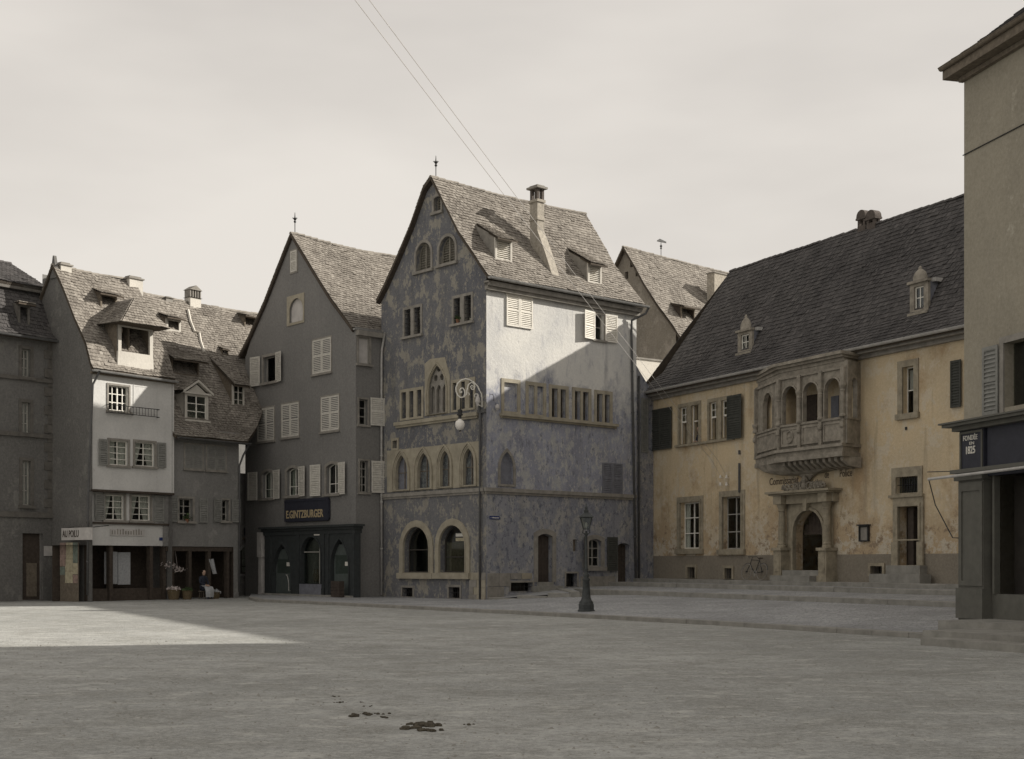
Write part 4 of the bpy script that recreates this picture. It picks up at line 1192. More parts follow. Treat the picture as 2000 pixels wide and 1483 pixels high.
# attic shutter, blind niche
r_ = SF.rect(568.5, 580.5, 490, 531); shutter(sh, SF, *r_, 'shutter', .01, 0, 'l')
m = MB(); m.prism(SF.T, outline('rect', r_[0] - .07, r_[1] + .07, r_[2] - .08, r_[3] + .07), 0, .03, [outline('rect', *r_)]); build('window', m, M['stonegrey'], sh)
r_ = SF.rect(561, 594.5, 576, 634); ri = (r_[0] + .1, r_[1] - .22, r_[2] + .12, r_[3] - .18); SF.holes.append(outline('round', *ri))
m = MB(); m.prism(SF.T, outline('rect', *r_), -.02, .03, [outline('round', *ri)]); nic = build('niche', m, M['stone'], sh)
m = MB(); m.box(SF.T, ri[0] - .02, ri[1] + .02, -.12, -.1, ri[2], ri[3]); build('niche_back', m, M['blind'], nic)
sp_poly = [(0, -.3), (Ls, -.3), (Ls, spL[0][1] - .15)] + [(u, z - .15) for u, z in spL[1:]] + [(spR[-1][0], spR[-1][1] - .18)] + [(u, z - .15) for u, z in spR[::-1][1:] if u > .05] + [(0, spR[1][1] - .2)]
# shopfront opening behind the timber front is left as wall
wall(sh, SF, sp_poly, 'brown')
# side wall (faces right), windows on it
window(sh, SS, 700, 721, 660, 711, sur=.1, smat='stonegrey', nx=1, nz=1, fmat='sashgrey', glass='blind', depth=.08, label='window closed by a pale blind')
w_, rr = window(sh, SS, 701, 718, 780, 830, sur=.08, smat='stonegrey', nx=1, nz=3, fmat='sashgrey', sill=.05)
shutter(sh, SS, *SS.rect(722, 748, 778, 832), 'shutter', .06, 9, 'l')
w_, rr = window(sh, SS, 702.5, 719, 900, 962, sur=.08, smat='stonegrey', nx=2, nz=4, fmat='sashgrey', sill=.05)
shutter(sh, SS, *SS.rect(724, 750.5, 901, 963), 'shutter', .06, 9, 'l')
wall(sh, SS, [(0, -.3), (SL, -.3), (SL, spR[0][1] + .05), (0, spR[0][1] + .05)], 'brown')
m = MB(); A = SF.T(Ls, 0, 0); B = SF.T(Ls, -8, 0); z_ = spL[0][1]
m.quad(A + [0, 0, -.3], B + [0, 0, -.3], B + [0, 0, z_], A + [0, 0, z_]); build('wall', m, M['brown'], sh)
vmx = spR[-1][0]
m = MB(); m.sheet(lambda u, w, z: SF.T(u, w - 7.0, z), sp_poly, 0); build('wall', m, M['brown'], sh)
Wl2 = Plane(SS.O, SS.e); Wl2.n = -SS.n; Wl2.O = SS.O + e2 * (2 * vmx)
spLm = sorted([(2 * vmx - u, z) for u, z in spL]) + [spR[-1]]
shr = two_pitch(sh, rsSh, RoofSide(Wl2, spLm), -.14, 9.0, 'tile', sag=.25, tw=.19, ex=.18)
m = MB(); vg = spR + spL[::-1]
for (a, b) in zip(vg, vg[1:]):
    m.add([(a[0], .0, a[1] - .2), (b[0], .0, b[1] - .2), (b[0], .12, b[1] - .2), (a[0], .12, a[1] - .2), (a[0], .12, a[1] + .01), (b[0], .12, b[1] + .01)], [(0, 1, 2, 3), (3, 2, 5, 4)], SF.T)
build('barge_board', m, M['darkwood'], sh)
finial(sh, tuple(SF.T(vmx, -.12, spR[-1][1])), 1.05)
gutter(sh, rsSh.P(-.1, spR[0][0] - .1, spR[0][1] - .03), rsSh.P(1.6, spR[0][0] - .1, spR[0][1] - .05), 'zinc', .09)
m = MB(); m.box(SS.T, .0, 1.7, 0, .22, spR[0][1] - .35, spR[0][1] - .12); build('eaves_cornice', m, M['stonegrey'], sh)
pipe(sh, [SS.T(1.45, .3, spR[0][1] - .1), SS.T(1.38, .14, spR[0][1] - .9), SS.T(1.38, .12, spR[0][1] - 1.5), SS.T(1.38, .12, .2)], 'pipe', .055)
# sign board
r_ = SF.rect(559.5, 646, 974, 1019); r_ = (r_[0], r_[1], r_[2], r_[3])
m = MB(); m.bbox(SF.T, r_[0], r_[1], .02, .12, r_[2], r_[3], .12); sb = build('sign_board', m, M['navy'], sh, label='dark shop sign with gilt lettering')
m = MB(); m.prism(SF.T, outline('rect', r_[0] + .03, r_[1] - .03, r_[2] + .03, r_[3] - .03), .12, .145, [outline('rect', r_[0] + .12, r_[1] - .12, r_[2] + .12, r_[3] - .12)]); build('sign_frame', m, M['navy'], sb)
Wd_ = r_[1] - r_[0]
text(sb, SF, 'E.GINTZBURGER', r_[1] - .15, r_[2] + .2, .52, 'gold', .125, sx=(Wd_ - .34) / 4.2, right=False, weight=.012)
# shopfront: timber front standing proud of the wall
fu0, fu1 = -.55, SF.uz(531, 1100)[0]; zc_ = (SF.uz(520, 1036)[1] + SF.uz(700, 1029)[1]) / 2
fr_ = .42
arches = [SF.rect(547.5, 583, 1063, 1160), SF.rect(603, 641, 1049, 1140), SF.rect(661, 695.5, 1053, 1160)]
arches[0] = arches[0][:2] + (.2,) + arches[0][3:]; arches[2] = arches[2][:2] + (.2,) + arches[2][3:]
m = MB(); SFo = SF.off(fr_)
holes = [outline('pointed' if i != 1 else 'round', *a, 12) for i, a in enumerate(arches)]
m.prism(SFo.T, [(fu0, .1), (fu1, .1), (fu1, zc_ - .1), (fu0, zc_ - .1)], -.3, 0, holes)
sf = build('shopfront', m, M['teal'], sh, label='dark teal wooden shopfront with three arched openings')
m = MB(); m.box(SFo.T, fu0 - .12, fu1 + .15, -.35, .12, zc_ - .1, zc_ + .02); m.box(SFo.T, fu0 - .2, fu1 + .25, -.4, .22, zc_ + .02, zc_ + .12); m.box(SFo.T, fu0 - .04, fu1 + .05, -.35, .05, zc_ - .3, zc_ - .1)
build('cornice', m, M['teal'], sf)
for k, a in enumerate(arches):
    m = MB(); kd = 'pointed' if k != 1 else 'round'
    m.prism(SFo.T, outline(kd, a[0] - .08, a[1] + .08, a[2] + .001, a[3] + .09, 12), 0, .04, [outline(kd, a[0], a[1], a[2] + .002, a[3], 12)]); build('arch_moulding', m, M['teal'], sf)
    if k != 1:
        m = MB(); m.box(SFo.T, a[0] + .02, a[1] - .02, -.22, -.17, a[2], a[3] - .25); dd = build('door', m, M['tealdoor'], sf)
        m = MB(); m.box(SFo.T, a[0] + .14, a[1] - .14, -.172, -.166, a[2] + 1.0, a[3] - .75); build('pane', m, M['glass'], dd)
        r2 = SF.off(fr_ - .12).rect(*((559, 574, 1098.5, 1106) if k == 0 else (673, 689, 1097.5, 1105.5)))
        m = MB(); m.box(SFo.T, r2[0], r2[1], -.16, -.14, r2[2], r2[3]); pl3 = build('placard', m, M['whitepaint'], dd)
        m = MB()
        for q in range(6): m.box(SFo.T, r2[0] + .05 + q * .06, r2[0] + .085 + q * .06, -.139, -.137, r2[2] + .06, r2[3] - .05)
        build('lettering', m, M['inkdark'], pl3)
        if k == 0:
            uu = a[0] + .05
            m = MB(); m.tube([(uu, -.02, .35), (uu, .1, .35), (uu, .12, .8), (uu + .08, .12, 1.05), (uu + .25, .1, 1.12), (uu + .3, -.02, 1.12)], .02, 6, SFo.T); build('door_rail', m, M['pipe'], dd)
    else:
        m = MB(); m.box(SFo.T, a[0], a[1], -.19, -.18, a[2], a[3] - .02); dp = build('pane', m, M['glass'], sf)
        m = MB(); m.box(SFo.T, a[0] + .28, a[0] + .33, -.17, -.13, a[2], a[3] - .15); m.box(SFo.T, a[0], a[1], -.165, -.14, a[3] - .75, a[3] - .7); build('window_frame', m, M['sashgrey'], dp)
        m = MB(); m.box(SFo.T, a[0] - .1, a[1] + .1, -.26, .06, .2, a[2] - .02); build('stall_riser', m, M['shutterblue'], sf)
        r2 = SFo.rect(614.5, 625, 1038.5, 1046); m = MB(); m.box(SFo.T, r2[0], r2[1], .02, .04, r2[2], r2[3]); build('placard', m, M['whitepaint'], sf)
        m = MB()
        for q in range(5): m.lathe((a[0] + .2 + q * .24, -.45, a[2] + .05), [(.02, 0), (.1, .05), (.12, .35), (.06, .5), (.08, .6), (.0, .72)], 8, lambda x, y, z: SFo.T(x, y, z))
        gds = build('display_goods', m, M['wood'], sf)
        m = MB(); m.box(SFo.T, a[0] + .02, a[0] + .24, -.3, -.25, a[2] + .25, a[2] + .75); m.box(SFo.T, a[0] + .06, a[0] + .18, -.3, -.24, a[2] + .05, a[2] + .25); build('display_card', m, M['posterc'], sf)
for uu in (fu0 + .12, arches[2][1] + .22, arches[1][0] - .25, arches[1][1] + .25, arches[0][0] - .25 if False else arches[0][1] + .25):
    m = MB(); m.box(SFo.T, uu - .09, uu + .09, 0, .05, .25, zc_ - .3); m.box(SFo.T, uu - .12, uu + .12, 0, .08, .12, .5); build('pilaster', m, M['teal'], sf)
m = MB(); m.box(SFo.T, fu0 + .05, fu1 - .05, -.3, .22, -.1, .2); build('shop_step', m, M['step'], sf)
cu0 = SF.uz(522.5, 1100)[0]
m = MB(); T_ = SF.T
m.box(T_, cu0 - .22, cu0 + .2, .0, .5, 2.0, zc_ - .12); m.box(T_, cu0 - .15, cu0 + .15, .05, .45, .5, 2.0); m.box(T_, cu0 - .17, cu0 + .17, .05, .45, -.1, .5)
build('stone_pier', m, M['blind'], sh)
# crate by the right-hand door
cr = thing('wooden_crate', 'dark wooden crate standing in front of the right-hand shop door', 'crate', tuple(SFo.T(arches[2][0] + .2, .4, .12)))
a0 = arches[2][0] - .02
for k in range(5):
    m = MB(); m.box(SFo.T, a0, a0 + .68, .52, .54, .14 + k * .15, .27 + k * .15); m.box(SFo.T, a0, a0 + .02, .26, .52, .14 + k * .15, .27 + k * .15); m.box(SFo.T, a0 + .66, a0 + .68, .26, .52, .14 + k * .15, .27 + k * .15); build('slat', m, M['doorbrown'], cr)
m = MB(); m.box(SFo.T, a0 + .02, a0 + .66, .25, .51, .13, .8); build('crate_body', m, M['darkwood'], cr)

# ================================================================== RESTAURANT HOUSE and pale house in the gap
RP = Plane(at(452, 1160, 69), dirvp(3100))
rh = thing('restaurant_house', 'dark little restaurant front with an arched window in the gap beside the shop house', 'house', tuple(RP.O))
ru1 = RP.uz(545, 1100)[0]
wr_, rr = window(rh, RP, 462, 522, 1062, 1121, kind='round', sur=.12, smat='grey', nx=4, nz=4, fmat='sashdark', depth=.25, sill=.1, bar=.05)
m = MB(); m.box(RP.T, rr[0] + .75, rr[0] + 1.15, -.5, -.46, rr[2] + .1, rr[2] + .75); build('window_card', m, M['curtain'], wr_)
zt = RP.uz(478, 925)[1]
wall(rh, RP, [(-.6, -.3), (ru1, -.3), (ru1, zt), (-.6, zt)], 'darkwall')
r_ = RP.rect(476, 540, 1033, 1047); m = MB(); m.box(RP.T, r_[0], r_[1], .02, .1, r_[2], r_[3]); sb = build('sign_board', m, M['navy'], rh)
text(sb, RP, 'RESTAURANT', r_[0] + .08, r_[2] + .06, .4, 'blind', .105, sx=1.0, weight=.01)
m = MB(); m.box(RP.T, r_[0] - .1, r_[1], .0, .25, r_[2] - .2, r_[2] - .08); build('ledge', m, M['wood'], rh)
m = MB(); T_ = RP.T
m.quad(T_(-.6, 0, zt), T_(ru1, 0, zt), T_(ru1, -6, zt + .3), T_(-.6, -6, zt + .3)); m.quad(T_(-.6, -6, -.3), T_(ru1, -6, -.3), T_(ru1, -6, zt + .3), T_(-.6, -6, zt + .3)); build('roof', m, M['roofbase'], rh)
ph = thing('distant_house', 'distant sunlit pale house just visible in the slit left of the shop house', 'house', tuple(at(480, 1150, 95)))
DP = Plane(at(440, 1150, 95), dirvp(3100))
window(ph, DP, 470, 481, 835, 862, sur=.12, smat='palewall', nx=1, nz=2); window(ph, DP, 468, 479, 905, 930, sur=.12, smat='palewall', nx=1, nz=2)
du = DP.uz(560, 900)[0]; zt = DP.uz(478, 815)[1]
wall(ph, DP, [(0, -.3), (du, -.3), (du, zt), (0, zt)], 'palewall')
rsD = RoofSide(DP, [(-.5, zt - .1), (4.5, zt + 4.5)]); two_pitch(ph, rsD, None, -.3, du, 'tile', ex=.22, tw=.24)

# ================================================================== WHITE HOUSE and GREY HOUSE (left group)
eW = dirvp(3100)
oW = at(180, 1172, 58.5)
WF = Plane(oW, eW)
wh = thing('white_house', 'tall white house with a sunlit top floor and a big open loading dormer', 'house', tuple(oW[:2]) + (0,))
wl = WF.uz(340, 900)[0]
inw = -WF.n
zj = WF.uz(250, 961)[1]                                  # jetty
# gable depth from the peak
WG = Plane(oW, inw); WG.n = -WF.e                        # left side wall plane, u inwards
pk = WG.uz(106, 520); 
wpr = [(-.22, WF.off(.22).uz(180, 720)[1])]
gp = [WG.uz(*p) for p in ((181, 712), (170, 668), (150, 622), (128, 565), (106, 518))]
wpr += [(u, z) for u, z in gp]
wpr = sorted(wpr)
rsW = RoofSide(WF, wpr)
# windows top floor
w_, rr = window(wh, WF, 211.5, 251, 754, 803, sur=.08, smat='stonegrey', nx=4, nz=3, fmat='sash', fr=.05, bar=.04, depth=.12)
r_ = WF.rect(262, 305, 757, 806)
m = MB(); m.prism(WF.T, outline('rect', r_[0] - .05, r_[1] + .05, r_[2] - .05, r_[3] + .05), 0, .02, [outline('rect', *r_)]); m.box(WF.T, r_[0], r_[1], .0, .008, r_[2], r_[3]); build('blind_window', m, M['white'], wh)
m = MB(); (ua, za), (ub, zb) = WF.uz(207, 806), WF.uz(306, 812)
for zq in (0, .35): m.tube([WF.T(ua, .22, za + zq), WF.T(ub, .22, za + zq)], .018, 5)
k = ua
while k < ub: m.tube([WF.T(k, .22, za), WF.T(k, .22, za + .35)], .01, 4); k += .16
for q in (ua, (ua + ub) / 2, ub): m.tube([WF.T(q, 0, za), WF.T(q, .22, za)], .015, 4); m.tube([WF.T(q, 0, za + .35), WF.T(q, .22, za + .35)], .015, 4)
build('window_rail', m, M['iron'], wh)
# second floor: two curtained windows under one lintel
def curtained(root, W, x0, x1, yt, yb, split=True, nx=2, nz=4, fmat='sash', smat='stonegrey'):
    w_, (u0, u1, z0, z1) = window(root, W, x0, x1, yt, yb, sur=.09, smat=smat, nx=nx, nz=nz, fmat=fmat, bar=.028, fr=.045, depth=.14, sill=.06)
    m = MB(); n = 14; c = (u0 + u1) / 2
    for sd in (0, 1):
        rows = 7; b = len(m.v)
        for j in range(rows + 1):
            t = j / rows; z = z0 + (z1 - z0) * t
            op = .02 if not split else .02 + .30 * (u1 - u0) * (1 - t) ** 1.3 * .9
            a0 = u0 if sd == 0 else c + op; a1 = c - op if sd == 0 else u1
            for i in range(n + 1): m.v.append(tuple(W.T(a0 + (a1 - a0) * i / n, -.26 + .025 * math.sin(i * 2.1 + sd), z)))
        for j in range(rows):
            for i in range(n): q = b + j * (n + 1) + i; m.f.append((q, q + 1, q + n + 2, q + n + 1))
    build('curtain', m, M['curtain'], w_)
    m = MB(); m.box(W.T, u0 - .1, u1 + .1, -.9, -.88, z0, z1); build('dark_backdrop', m, M['inner'], w_)
    return w_, (u0, u1, z0, z1)
curtained(wh, WF, 213, 250, 861, 909, split=False); w_, rr = curtained(wh, WF, 263, 302, 864, 911)
a, b, c, d = WF.rect(191, 208.5, 858, 909); shutter(wh, WF, a, b, c, d, 'shuttergrey', .05, 4, 'r')
a, b, c, d = WF.rect(306, 322, 865, 914); shutter(wh, WF, a, b, c, d, 'shuttergrey', .05, 4, 'l')
lowW = WF.off(-.3); lowW.holes = []
curtained(wh, lowW, 205, 242.5, 967, 1016); w_, rr = curtained(wh, lowW, 256, 294, 968, 1017)
a, b, c, d = lowW.rect(183, 202.5, 965, 1016); shutter(wh, lowW, a, b, c, d, 'shuttergrey', .05, 4, 'r')
a, b, c, d = lowW.rect(299, 318, 968, 1019); shutter(wh, lowW, a, b, c, d, 'shuttergrey', .05, 4, 'l')
zg = lowW.uz(250, 1066)[1]; zl = lowW.uz(250, 1022)[1]
zE = wpr[0][1]
wall(wh, WF, [(0, zj), (wl, zj), (wl, zE + .25), (0, zE + .25)], 'white')
m = MB(); m.box(WF.T, 0, wl, -.4, -.005, zj - .06, zj + .002); m.box(WF.T, 0, wl, -.1, .03, zj - .04, zj + .05); build('jetty_beam', m, M['darkwood'], wh)
lu0, lu1 = lowW.uz(171, 1000)[0], lowW.uz(328, 1000)[0]
wall(wh, lowW, [(lu0, zg), (lu1, zg), (lu1, zj - .02), (lu0, zj - .02)], 'white')
m = MB(); m.box(lowW.T, lu0 - .05, lu1 + .05, -.02, .1, zl - .07, zl + .02); build('string_course', m, M['darkwood'], wh)
r_ = lowW.rect(214.5, 281.5, 1034, 1047); m = MB(); m.box(lowW.T, r_[0], r_[1], .0, .03, r_[2], r_[3]); sb = build('sign_board', m, M['blind'], wh)
m = MB(); k = r_[0] + .08
while k < r_[1] - .1:
    h_ = random.uniform(.16, .26); m.box(lowW.T, k, k + random.uniform(.05, .09), .03, .034, r_[2] + .06, r_[2] + .06 + h_); k += .14
build('worn_lettering', m, M['stonegrey'], sb)
r_ = lowW.rect(311, 317, 1050, 1056); m = MB(); m.box(lowW.T, r_[0], r_[1], .0, .02, r_[2], r_[3]); build('house_number_plate', m, M['bluesign'], wh)
# open dark shop at street level
m = MB(); T_ = lowW.T
d_ = -1.5
u0g, u1g = lu0 - .8, lu1 + .2
m.quad(T_(u0g, d_, -.2), T_(u1g, d_, -.2), T_(u1g, d_, zg), T_(u0g, d_, zg)); m.quad(T_(u0g, 0, zg), T_(u1g, 0, zg), T_(u1g, d_, zg), T_(u0g, d_, zg)); build('shop_recess', m, M['darkwood'], wh)
sr = lowW.off(-.5).rect(203, 229, 1078, 1141); sr2 = lowW.off(-.5).rect(229.5, 254, 1079, 1142)
for a in (sr, sr2):
    m = MB(); m.box(lowW.off(-.5).T, a[0] + .01, a[1] - .01, 0, .04, a[2], a[3]); sq = build('white_panel', m, M['cloth'], wh)
for uu in (lu0 + .12, lu0 + 1.25, lu0 + 3.4, lu1 - .15):
    m = MB(); m.box(lowW.T, uu - .09, uu + .09, -.3, -.05, -.1, zg); build('timber_post', m, M['darkwood'], wh)
m = MB(); m.box(lowW.T, lu0 + .2, lu1 - .2, -.6, -.2, -.1, .55); build('stall_riser', m, M['darkwood'], wh)
# left side wall (dark gable)
gpoly = [(-.02, -.3), (8.5, -.3), (8.5, 9.5)] + [(2 * gp[-1][0] - u, z - .12) for u, z in sorted(gp)[:-1]] + [(u, z - .12) for u, z in sorted(gp)[::-1]] + [(-.02, zE + .1)]
gpoly = [(-.02, -.3), (2 * gp[-1][0], -.3), (2 * gp[-1][0], zE)] + [(2 * gp[-1][0] - u, z - .12) for u, z in sorted(gp) if 0.05 < u < gp[-1][0] - .05] + [(u, z - .12) for u, z in sorted(gp)[::-1] if u > .05] + [(-.02, zE + .1)]
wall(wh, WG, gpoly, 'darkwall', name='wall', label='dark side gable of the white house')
whr = two_pitch(wh, rsW, RoofSide((lambda p: (setattr(p, 'n', -WF.n), setattr(p, 'O', WF.O + inw * 2 * wpr[-1][0]), p)[2])(Plane(WF.O, WF.e)), wpr), -.12, wl - .1, 'tile', sag=.08, tw=.19, ex=.18)
gutter(wh, rsW.P(-.15, wpr[0][0] - .08, zE - .05), rsW.P(wl, wpr[0][0] - .08, zE - .1), 'zinc', .08)
m = MB(); m.box(WF.T, -.1, wl + .05, 0, .12, zE - .2, zE - .1); build('eaves_board', m, M['wood'], wh)
pipe(wh, [WF.T(.05, .5, zE - .1), WF.T(-.1, .2, zE - .7), WF.T(-.3, .15, zj - .2), WF.T(-.32, .12, .3)], 'pipedark', .05)
# right verge wall of the white roof above the grey roof
WR = Plane(WF.T(wl - .12, 0, 0), inw); WR.n = WF.e.copy()
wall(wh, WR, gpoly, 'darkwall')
m = MB(); m.quad(*[WF.T(u, -2 * vr0, z) for u, z in ((0, -.3), (wl, -.3), (wl, zE), (0, zE))] ) if False else m.quad(WF.T(0, -2 * wpr[-1][0], -.3), WF.T(wl, -2 * wpr[-1][0], -.3), WF.T(wl, -2 * wpr[-1][0], zE), WF.T(0, -2 * wpr[-1][0], zE)); build('wall', m, M['white'], wh)
# dormers: high hooded one, big loading dormer
shed_dormer(wh, rsW, 197, 228, 577, 606, fill='dark', frame='wood', slope=.35, taper=.75, wallmat='wood', side=.2, fw=.07)
# loading dormer
u, v, z = rsW.hit(265, 722)
Wd = rsW.W.off(-v); ua, ub, zb, zt = Wd.rect(231, 299, 634, 722)
zo = Wd.uz(265, 690)[1]
P_ = lambda uu, vv, zz: tuple(rsW.P(uu, vv, zz))
m = MB()
for uu in (ua, ub):
    n = 6; vm = min(wpr[-1][0] - .1, v + 2.6)
    low = [P_(uu, v + (vm - v) * i / n, rsW.z(v + (vm - v) * i / n) - .1) for i in range(n + 1)]; hi = [P_(uu, v + (vm - v) * i / n, zt) for i in range(n + 1)]
    b = len(m.v); m.v += low + hi; m.f += [(b + i, b + i + 1, b + n + 2 + i, b + n + 1 + i) for i in range(n)]
ld = build('loading_dormer', m, M['wood'], wh, label='big open loading dormer with tiled hipped hood')
m = MB(); m.prism(Wd.T, [(ua - .06, zb - .3), (ub + .06, zb - .3), (ub, zo), (ub, zt), (ua, zt), (ua, zo)], -.12, 0, [outline('rect', ua + .17, ub - .17, zo, zt - .18)]); build('dormer_front', m, M['palewall'], ld)
m = MB(); m.box(Wd.T, ua + .05, ub - .05, -1.6, -1.57, zb, zt); m.box(Wd.T, ua + .05, ub - .05, -1.6, -.1, zb + .3, zb + .33); build('dark_loft', m, M['darkwood'], ld)
m = MB(); m.box(Wd.T, ua + .75, ua + .8, -1.2, -.3, zo, zt - .1); m.box(Wd.T, ua + .17, ua + .3, -.5, -.1, zt - .45, zt - .2); build('loft_door', m, M['wood'], ld)
ov = .75; hp = zt + 1.15; uc = (ua + ub) / 2
A, B = rsW.P(ua - .35, v - ov, zt - .12), rsW.P(ub + .35, v - ov, zt - .12)
rp1, rp2 = rsW.P(uc, v + .15, hp), rsW.P(uc, v + 2.6, hp)
Cl, Cr = rsW.P(ua - .35, v + 2.0, zt - .1), rsW.P(ub + .35, v + 1.6, zt - .1)
m = MB(); tl = MB(); rnd = []
m.quad(A, B, rp1); m.quad(A, rp1, rp2, Cl); m.quad(B, Cr, rp2, rp1); m.quad(A, B, rsW.P(ub + .35, v + .1, zt - .13), rsW.P(ua - .35, v + .1, zt - .13))
hr = build('dormer_roof', m, M['roofbase'], ld)
tiles_on(tl, rnd, A, B, rp1, rp1 + (A - B) * .01, .18, .16); tiles_on(tl, rnd, Cl, A, rp1, rp2, .18, .16); tiles_on(tl, rnd, B, Cr, rp2, rp1, .18, .16)
build('roof_tiles', tl, M['tile'], ld, 'stuff', rnd=rnd)
# chimneys on the white house ridge
def stack(root, rs, x0, x1, ytop, ybot, v, dv, mat='palewall', cap=.08, name='chimney'):
    Wp = rs.W.off(-v); a, b, zb_, zt_ = Wp.rect(x0, x1, ytop, ybot); m = MB(); T = lambda p, q, r: rs.P(p, v + q, r)
    m.box(T, a, b, -dv / 2, dv / 2, zb_ - .8, zt_ - cap); c = build(name, m, M[mat], root)
    m = MB(); m.box(T, a - .06, b + .06, -dv / 2 - .06, dv / 2 + .06, zt_ - cap * 1.8, zt_ - cap); m.box(T, a + .05, b - .05, -dv / 2 + .05, dv / 2 - .05, zt_ - cap, zt_); build('chimney_cap', m, M['stonegrey'], c)
    return c
vr = wpr[-1][0]
stack(wh, rsW, 113, 134, 514, 548, vr, .5); stack(wh, rsW, 247, 273, 541, 585, vr - .1, .5)
m = MB(); m.prism(WG.T, [(gp[-1][0] - .3, gp[-1][1] - .6), (gp[-1][0] + .25, gp[-1][1] - .6), (gp[-1][0] + .03, gp[-1][1] + .42), (gp[-1][0] - .05, gp[-1][1] + .42)], -.08, .06); build('gable_cap', m, M['darkwall'], wh)

# grey house
gh = thing('grey_house', 'grey house beside the white one, with a long tiled roof full of dormers', 'house', tuple(WF.T(wl, 0, 0)))
GF = WF.off(-.25); GF.holes = []
gu0, gu1 = WF.uz(325, 900)[0], WF.uz(473, 900)[0]
gz_e = (GF.uz(345, 848)[1] + GF.uz(470, 858)[1]) / 2
gr_s = 5.6
zrg = GF.off(-gr_s).uz(430, 598)[1]
gpr = [(-.4, gz_e - .15), (.5, gz_e + .65), (2.2, gz_e + 3.1), (gr_s, zrg)]
rsG = RoofSide(GF, gpr)
for (x0, x1, yt, yb) in ((361, 395, 869, 915), (404, 440, 872, 918)): pair(gh, GF, x0, x1, yt, yb, 'shuttergrey')
w_, rr = window(gh, GF, 349, 376.5, 974, 1018, sur=.1, smat='stonegrey', nx=2, nz=3, fmat='sashgrey')
curt = MB(); curt.box(GF.T, rr[0] + .05, rr[0] + .35, -.4, -.38, rr[2], rr[3]); build('curtain', curt, M['curtain'], w_)
for q, hg in (((331, 345.5), 'r'), ((388, 403.5), 'l')):
    a, b, c, d = GF.rect(q[0], q[1], 973, 1020); shutter(gh, GF, a, b, rr[2] - .05, rr[3] + .05, 'shuttergrey', .05, 5, hg)
w_, rr = window(gh, GF, 433, 446.5, 977, 1018, sur=.08, smat='stonegrey', nx=1, nz=3, fmat='sashgrey')
for q, hg in (((415.5, 431.5), 'r'), ((451.5, 467), 'l')):
    a, b, c, d = GF.rect(q[0], q[1], 975, 1021); shutter(gh, GF, a, b, rr[2] - .05, rr[3] + .05, 'shuttergrey', .05, 5, hg)
zg2 = GF.uz(400, 1068)[1]
gsi = GF.uz(456, 1100)[0]
wall(gh, GF, [(gu0, zg2), (gsi, zg2), (gsi, -.3), (gu1, -.3), (gu1, gz_e + .3), (gu0, gz_e + .3)], 'grey')
m = MB(); T_ = GF.T
m.quad(T_(gu0 - .5, -2, -.2), T_(gsi + .3, -2, -.2), T_(gsi + .3, -2, zg2), T_(gu0 - .5, -2, zg2)); m.quad(T_(gu0 - .5, 0, zg2), T_(gsi, 0, zg2), T_(gsi, -2, zg2), T_(gu0 - .5, -2, zg2)); m.quad(T_(gsi, 0, -.2), T_(gsi, -2, -.2), T_(gsi, -2, zg2), T_(gsi, 0, zg2)); build('shop_recess', m, M['darkwood'], gh)
for xx in (338, 372, 410, 446):
    uu = GF.uz(xx, 1100)[0]; m = MB(); m.box(GF.T, uu - .08, uu + .08, -.25, -.02, -.1, zg2 - .22); build('timber_post', m, M['darkwood'], gh)
m = MB(); m.box(GF.T, gu0 + .2, gsi - .05, -.3, -.03, zg2 - .22, zg2 - .02); build('shop_lintel', m, M['darkwood'], gh)
m = MB(); A, B = GF.T(gu1, 0, 0), GF.T(gu1, -11, 0)
m.quad(A + [0, 0, -.3], B + [0, 0, -.3], B + [0, 0, gz_e], GF.T(gu1, -gr_s, zrg - .1), A + [0, 0, gz_e]); build('wall', m, M['grey'], gh)
ghr = two_pitch(gh, rsG, None, wl - .02, gu1 + .15, 'tile', sag=.15, tw=.19, ex=.18, utopR=(wl - 2.5, gu1 + 9.0))
m = MB(); m.quad(GF.T(wl - 3, -gr_s - .3, -.3), GF.T(gu1 + 9, -gr_s - .3, -.3), GF.T(gu1 + 9, -gr_s - .3, zrg), GF.T(wl - 3, -gr_s - .3, zrg)); build('wall', m, M['grey'], gh)
gutter(gh, rsG.P(wl + .05, -.5, gz_e - .2), rsG.P(gu1 + .3, -.5, gz_e - .22), 'pipedark', .08)
pipe(gh, [GF.T(gu1 + .25, .45, gz_e - .3), GF.T(gu1 + .1, .2, gz_e - .8), GF.T(gu1 - .05, .1, gz_e - 1.3), GF.T(gu1 - .05, .1, .3)], 'pipedark', .05)
shed_dormer(gh, rsG, 325.5, 353, 623, 648, fill='dark', frame='palewall', slope=.3, taper=.8, wallmat='wood', side=.15, fw=.1)
shed_dormer(gh, rsG, 336, 388, 703, 733, fill='dark', frame='wood', slope=.5, taper=.95, wallmat='wood', side=.25, fw=.06, over=.5)
shed_dormer(gh, rsG, 478, 503, 620, 642, fill='dark', frame='wood', slope=.25, taper=.8, wallmat='wood', side=.15, fw=.06)
shed_dormer(gh, rsG, 434, 446, 684, 694, fill='dark', frame='wood', slope=.3, taper=.8, wallmat='wood', side=.05, fw=.04, over=.1)
shed_dormer(gh, rsG, 455, 477, 752, 796, fill='glass', frame='palewall', slope=.75, taper=.9, wallmat='wood', side=.15, fw=.08)
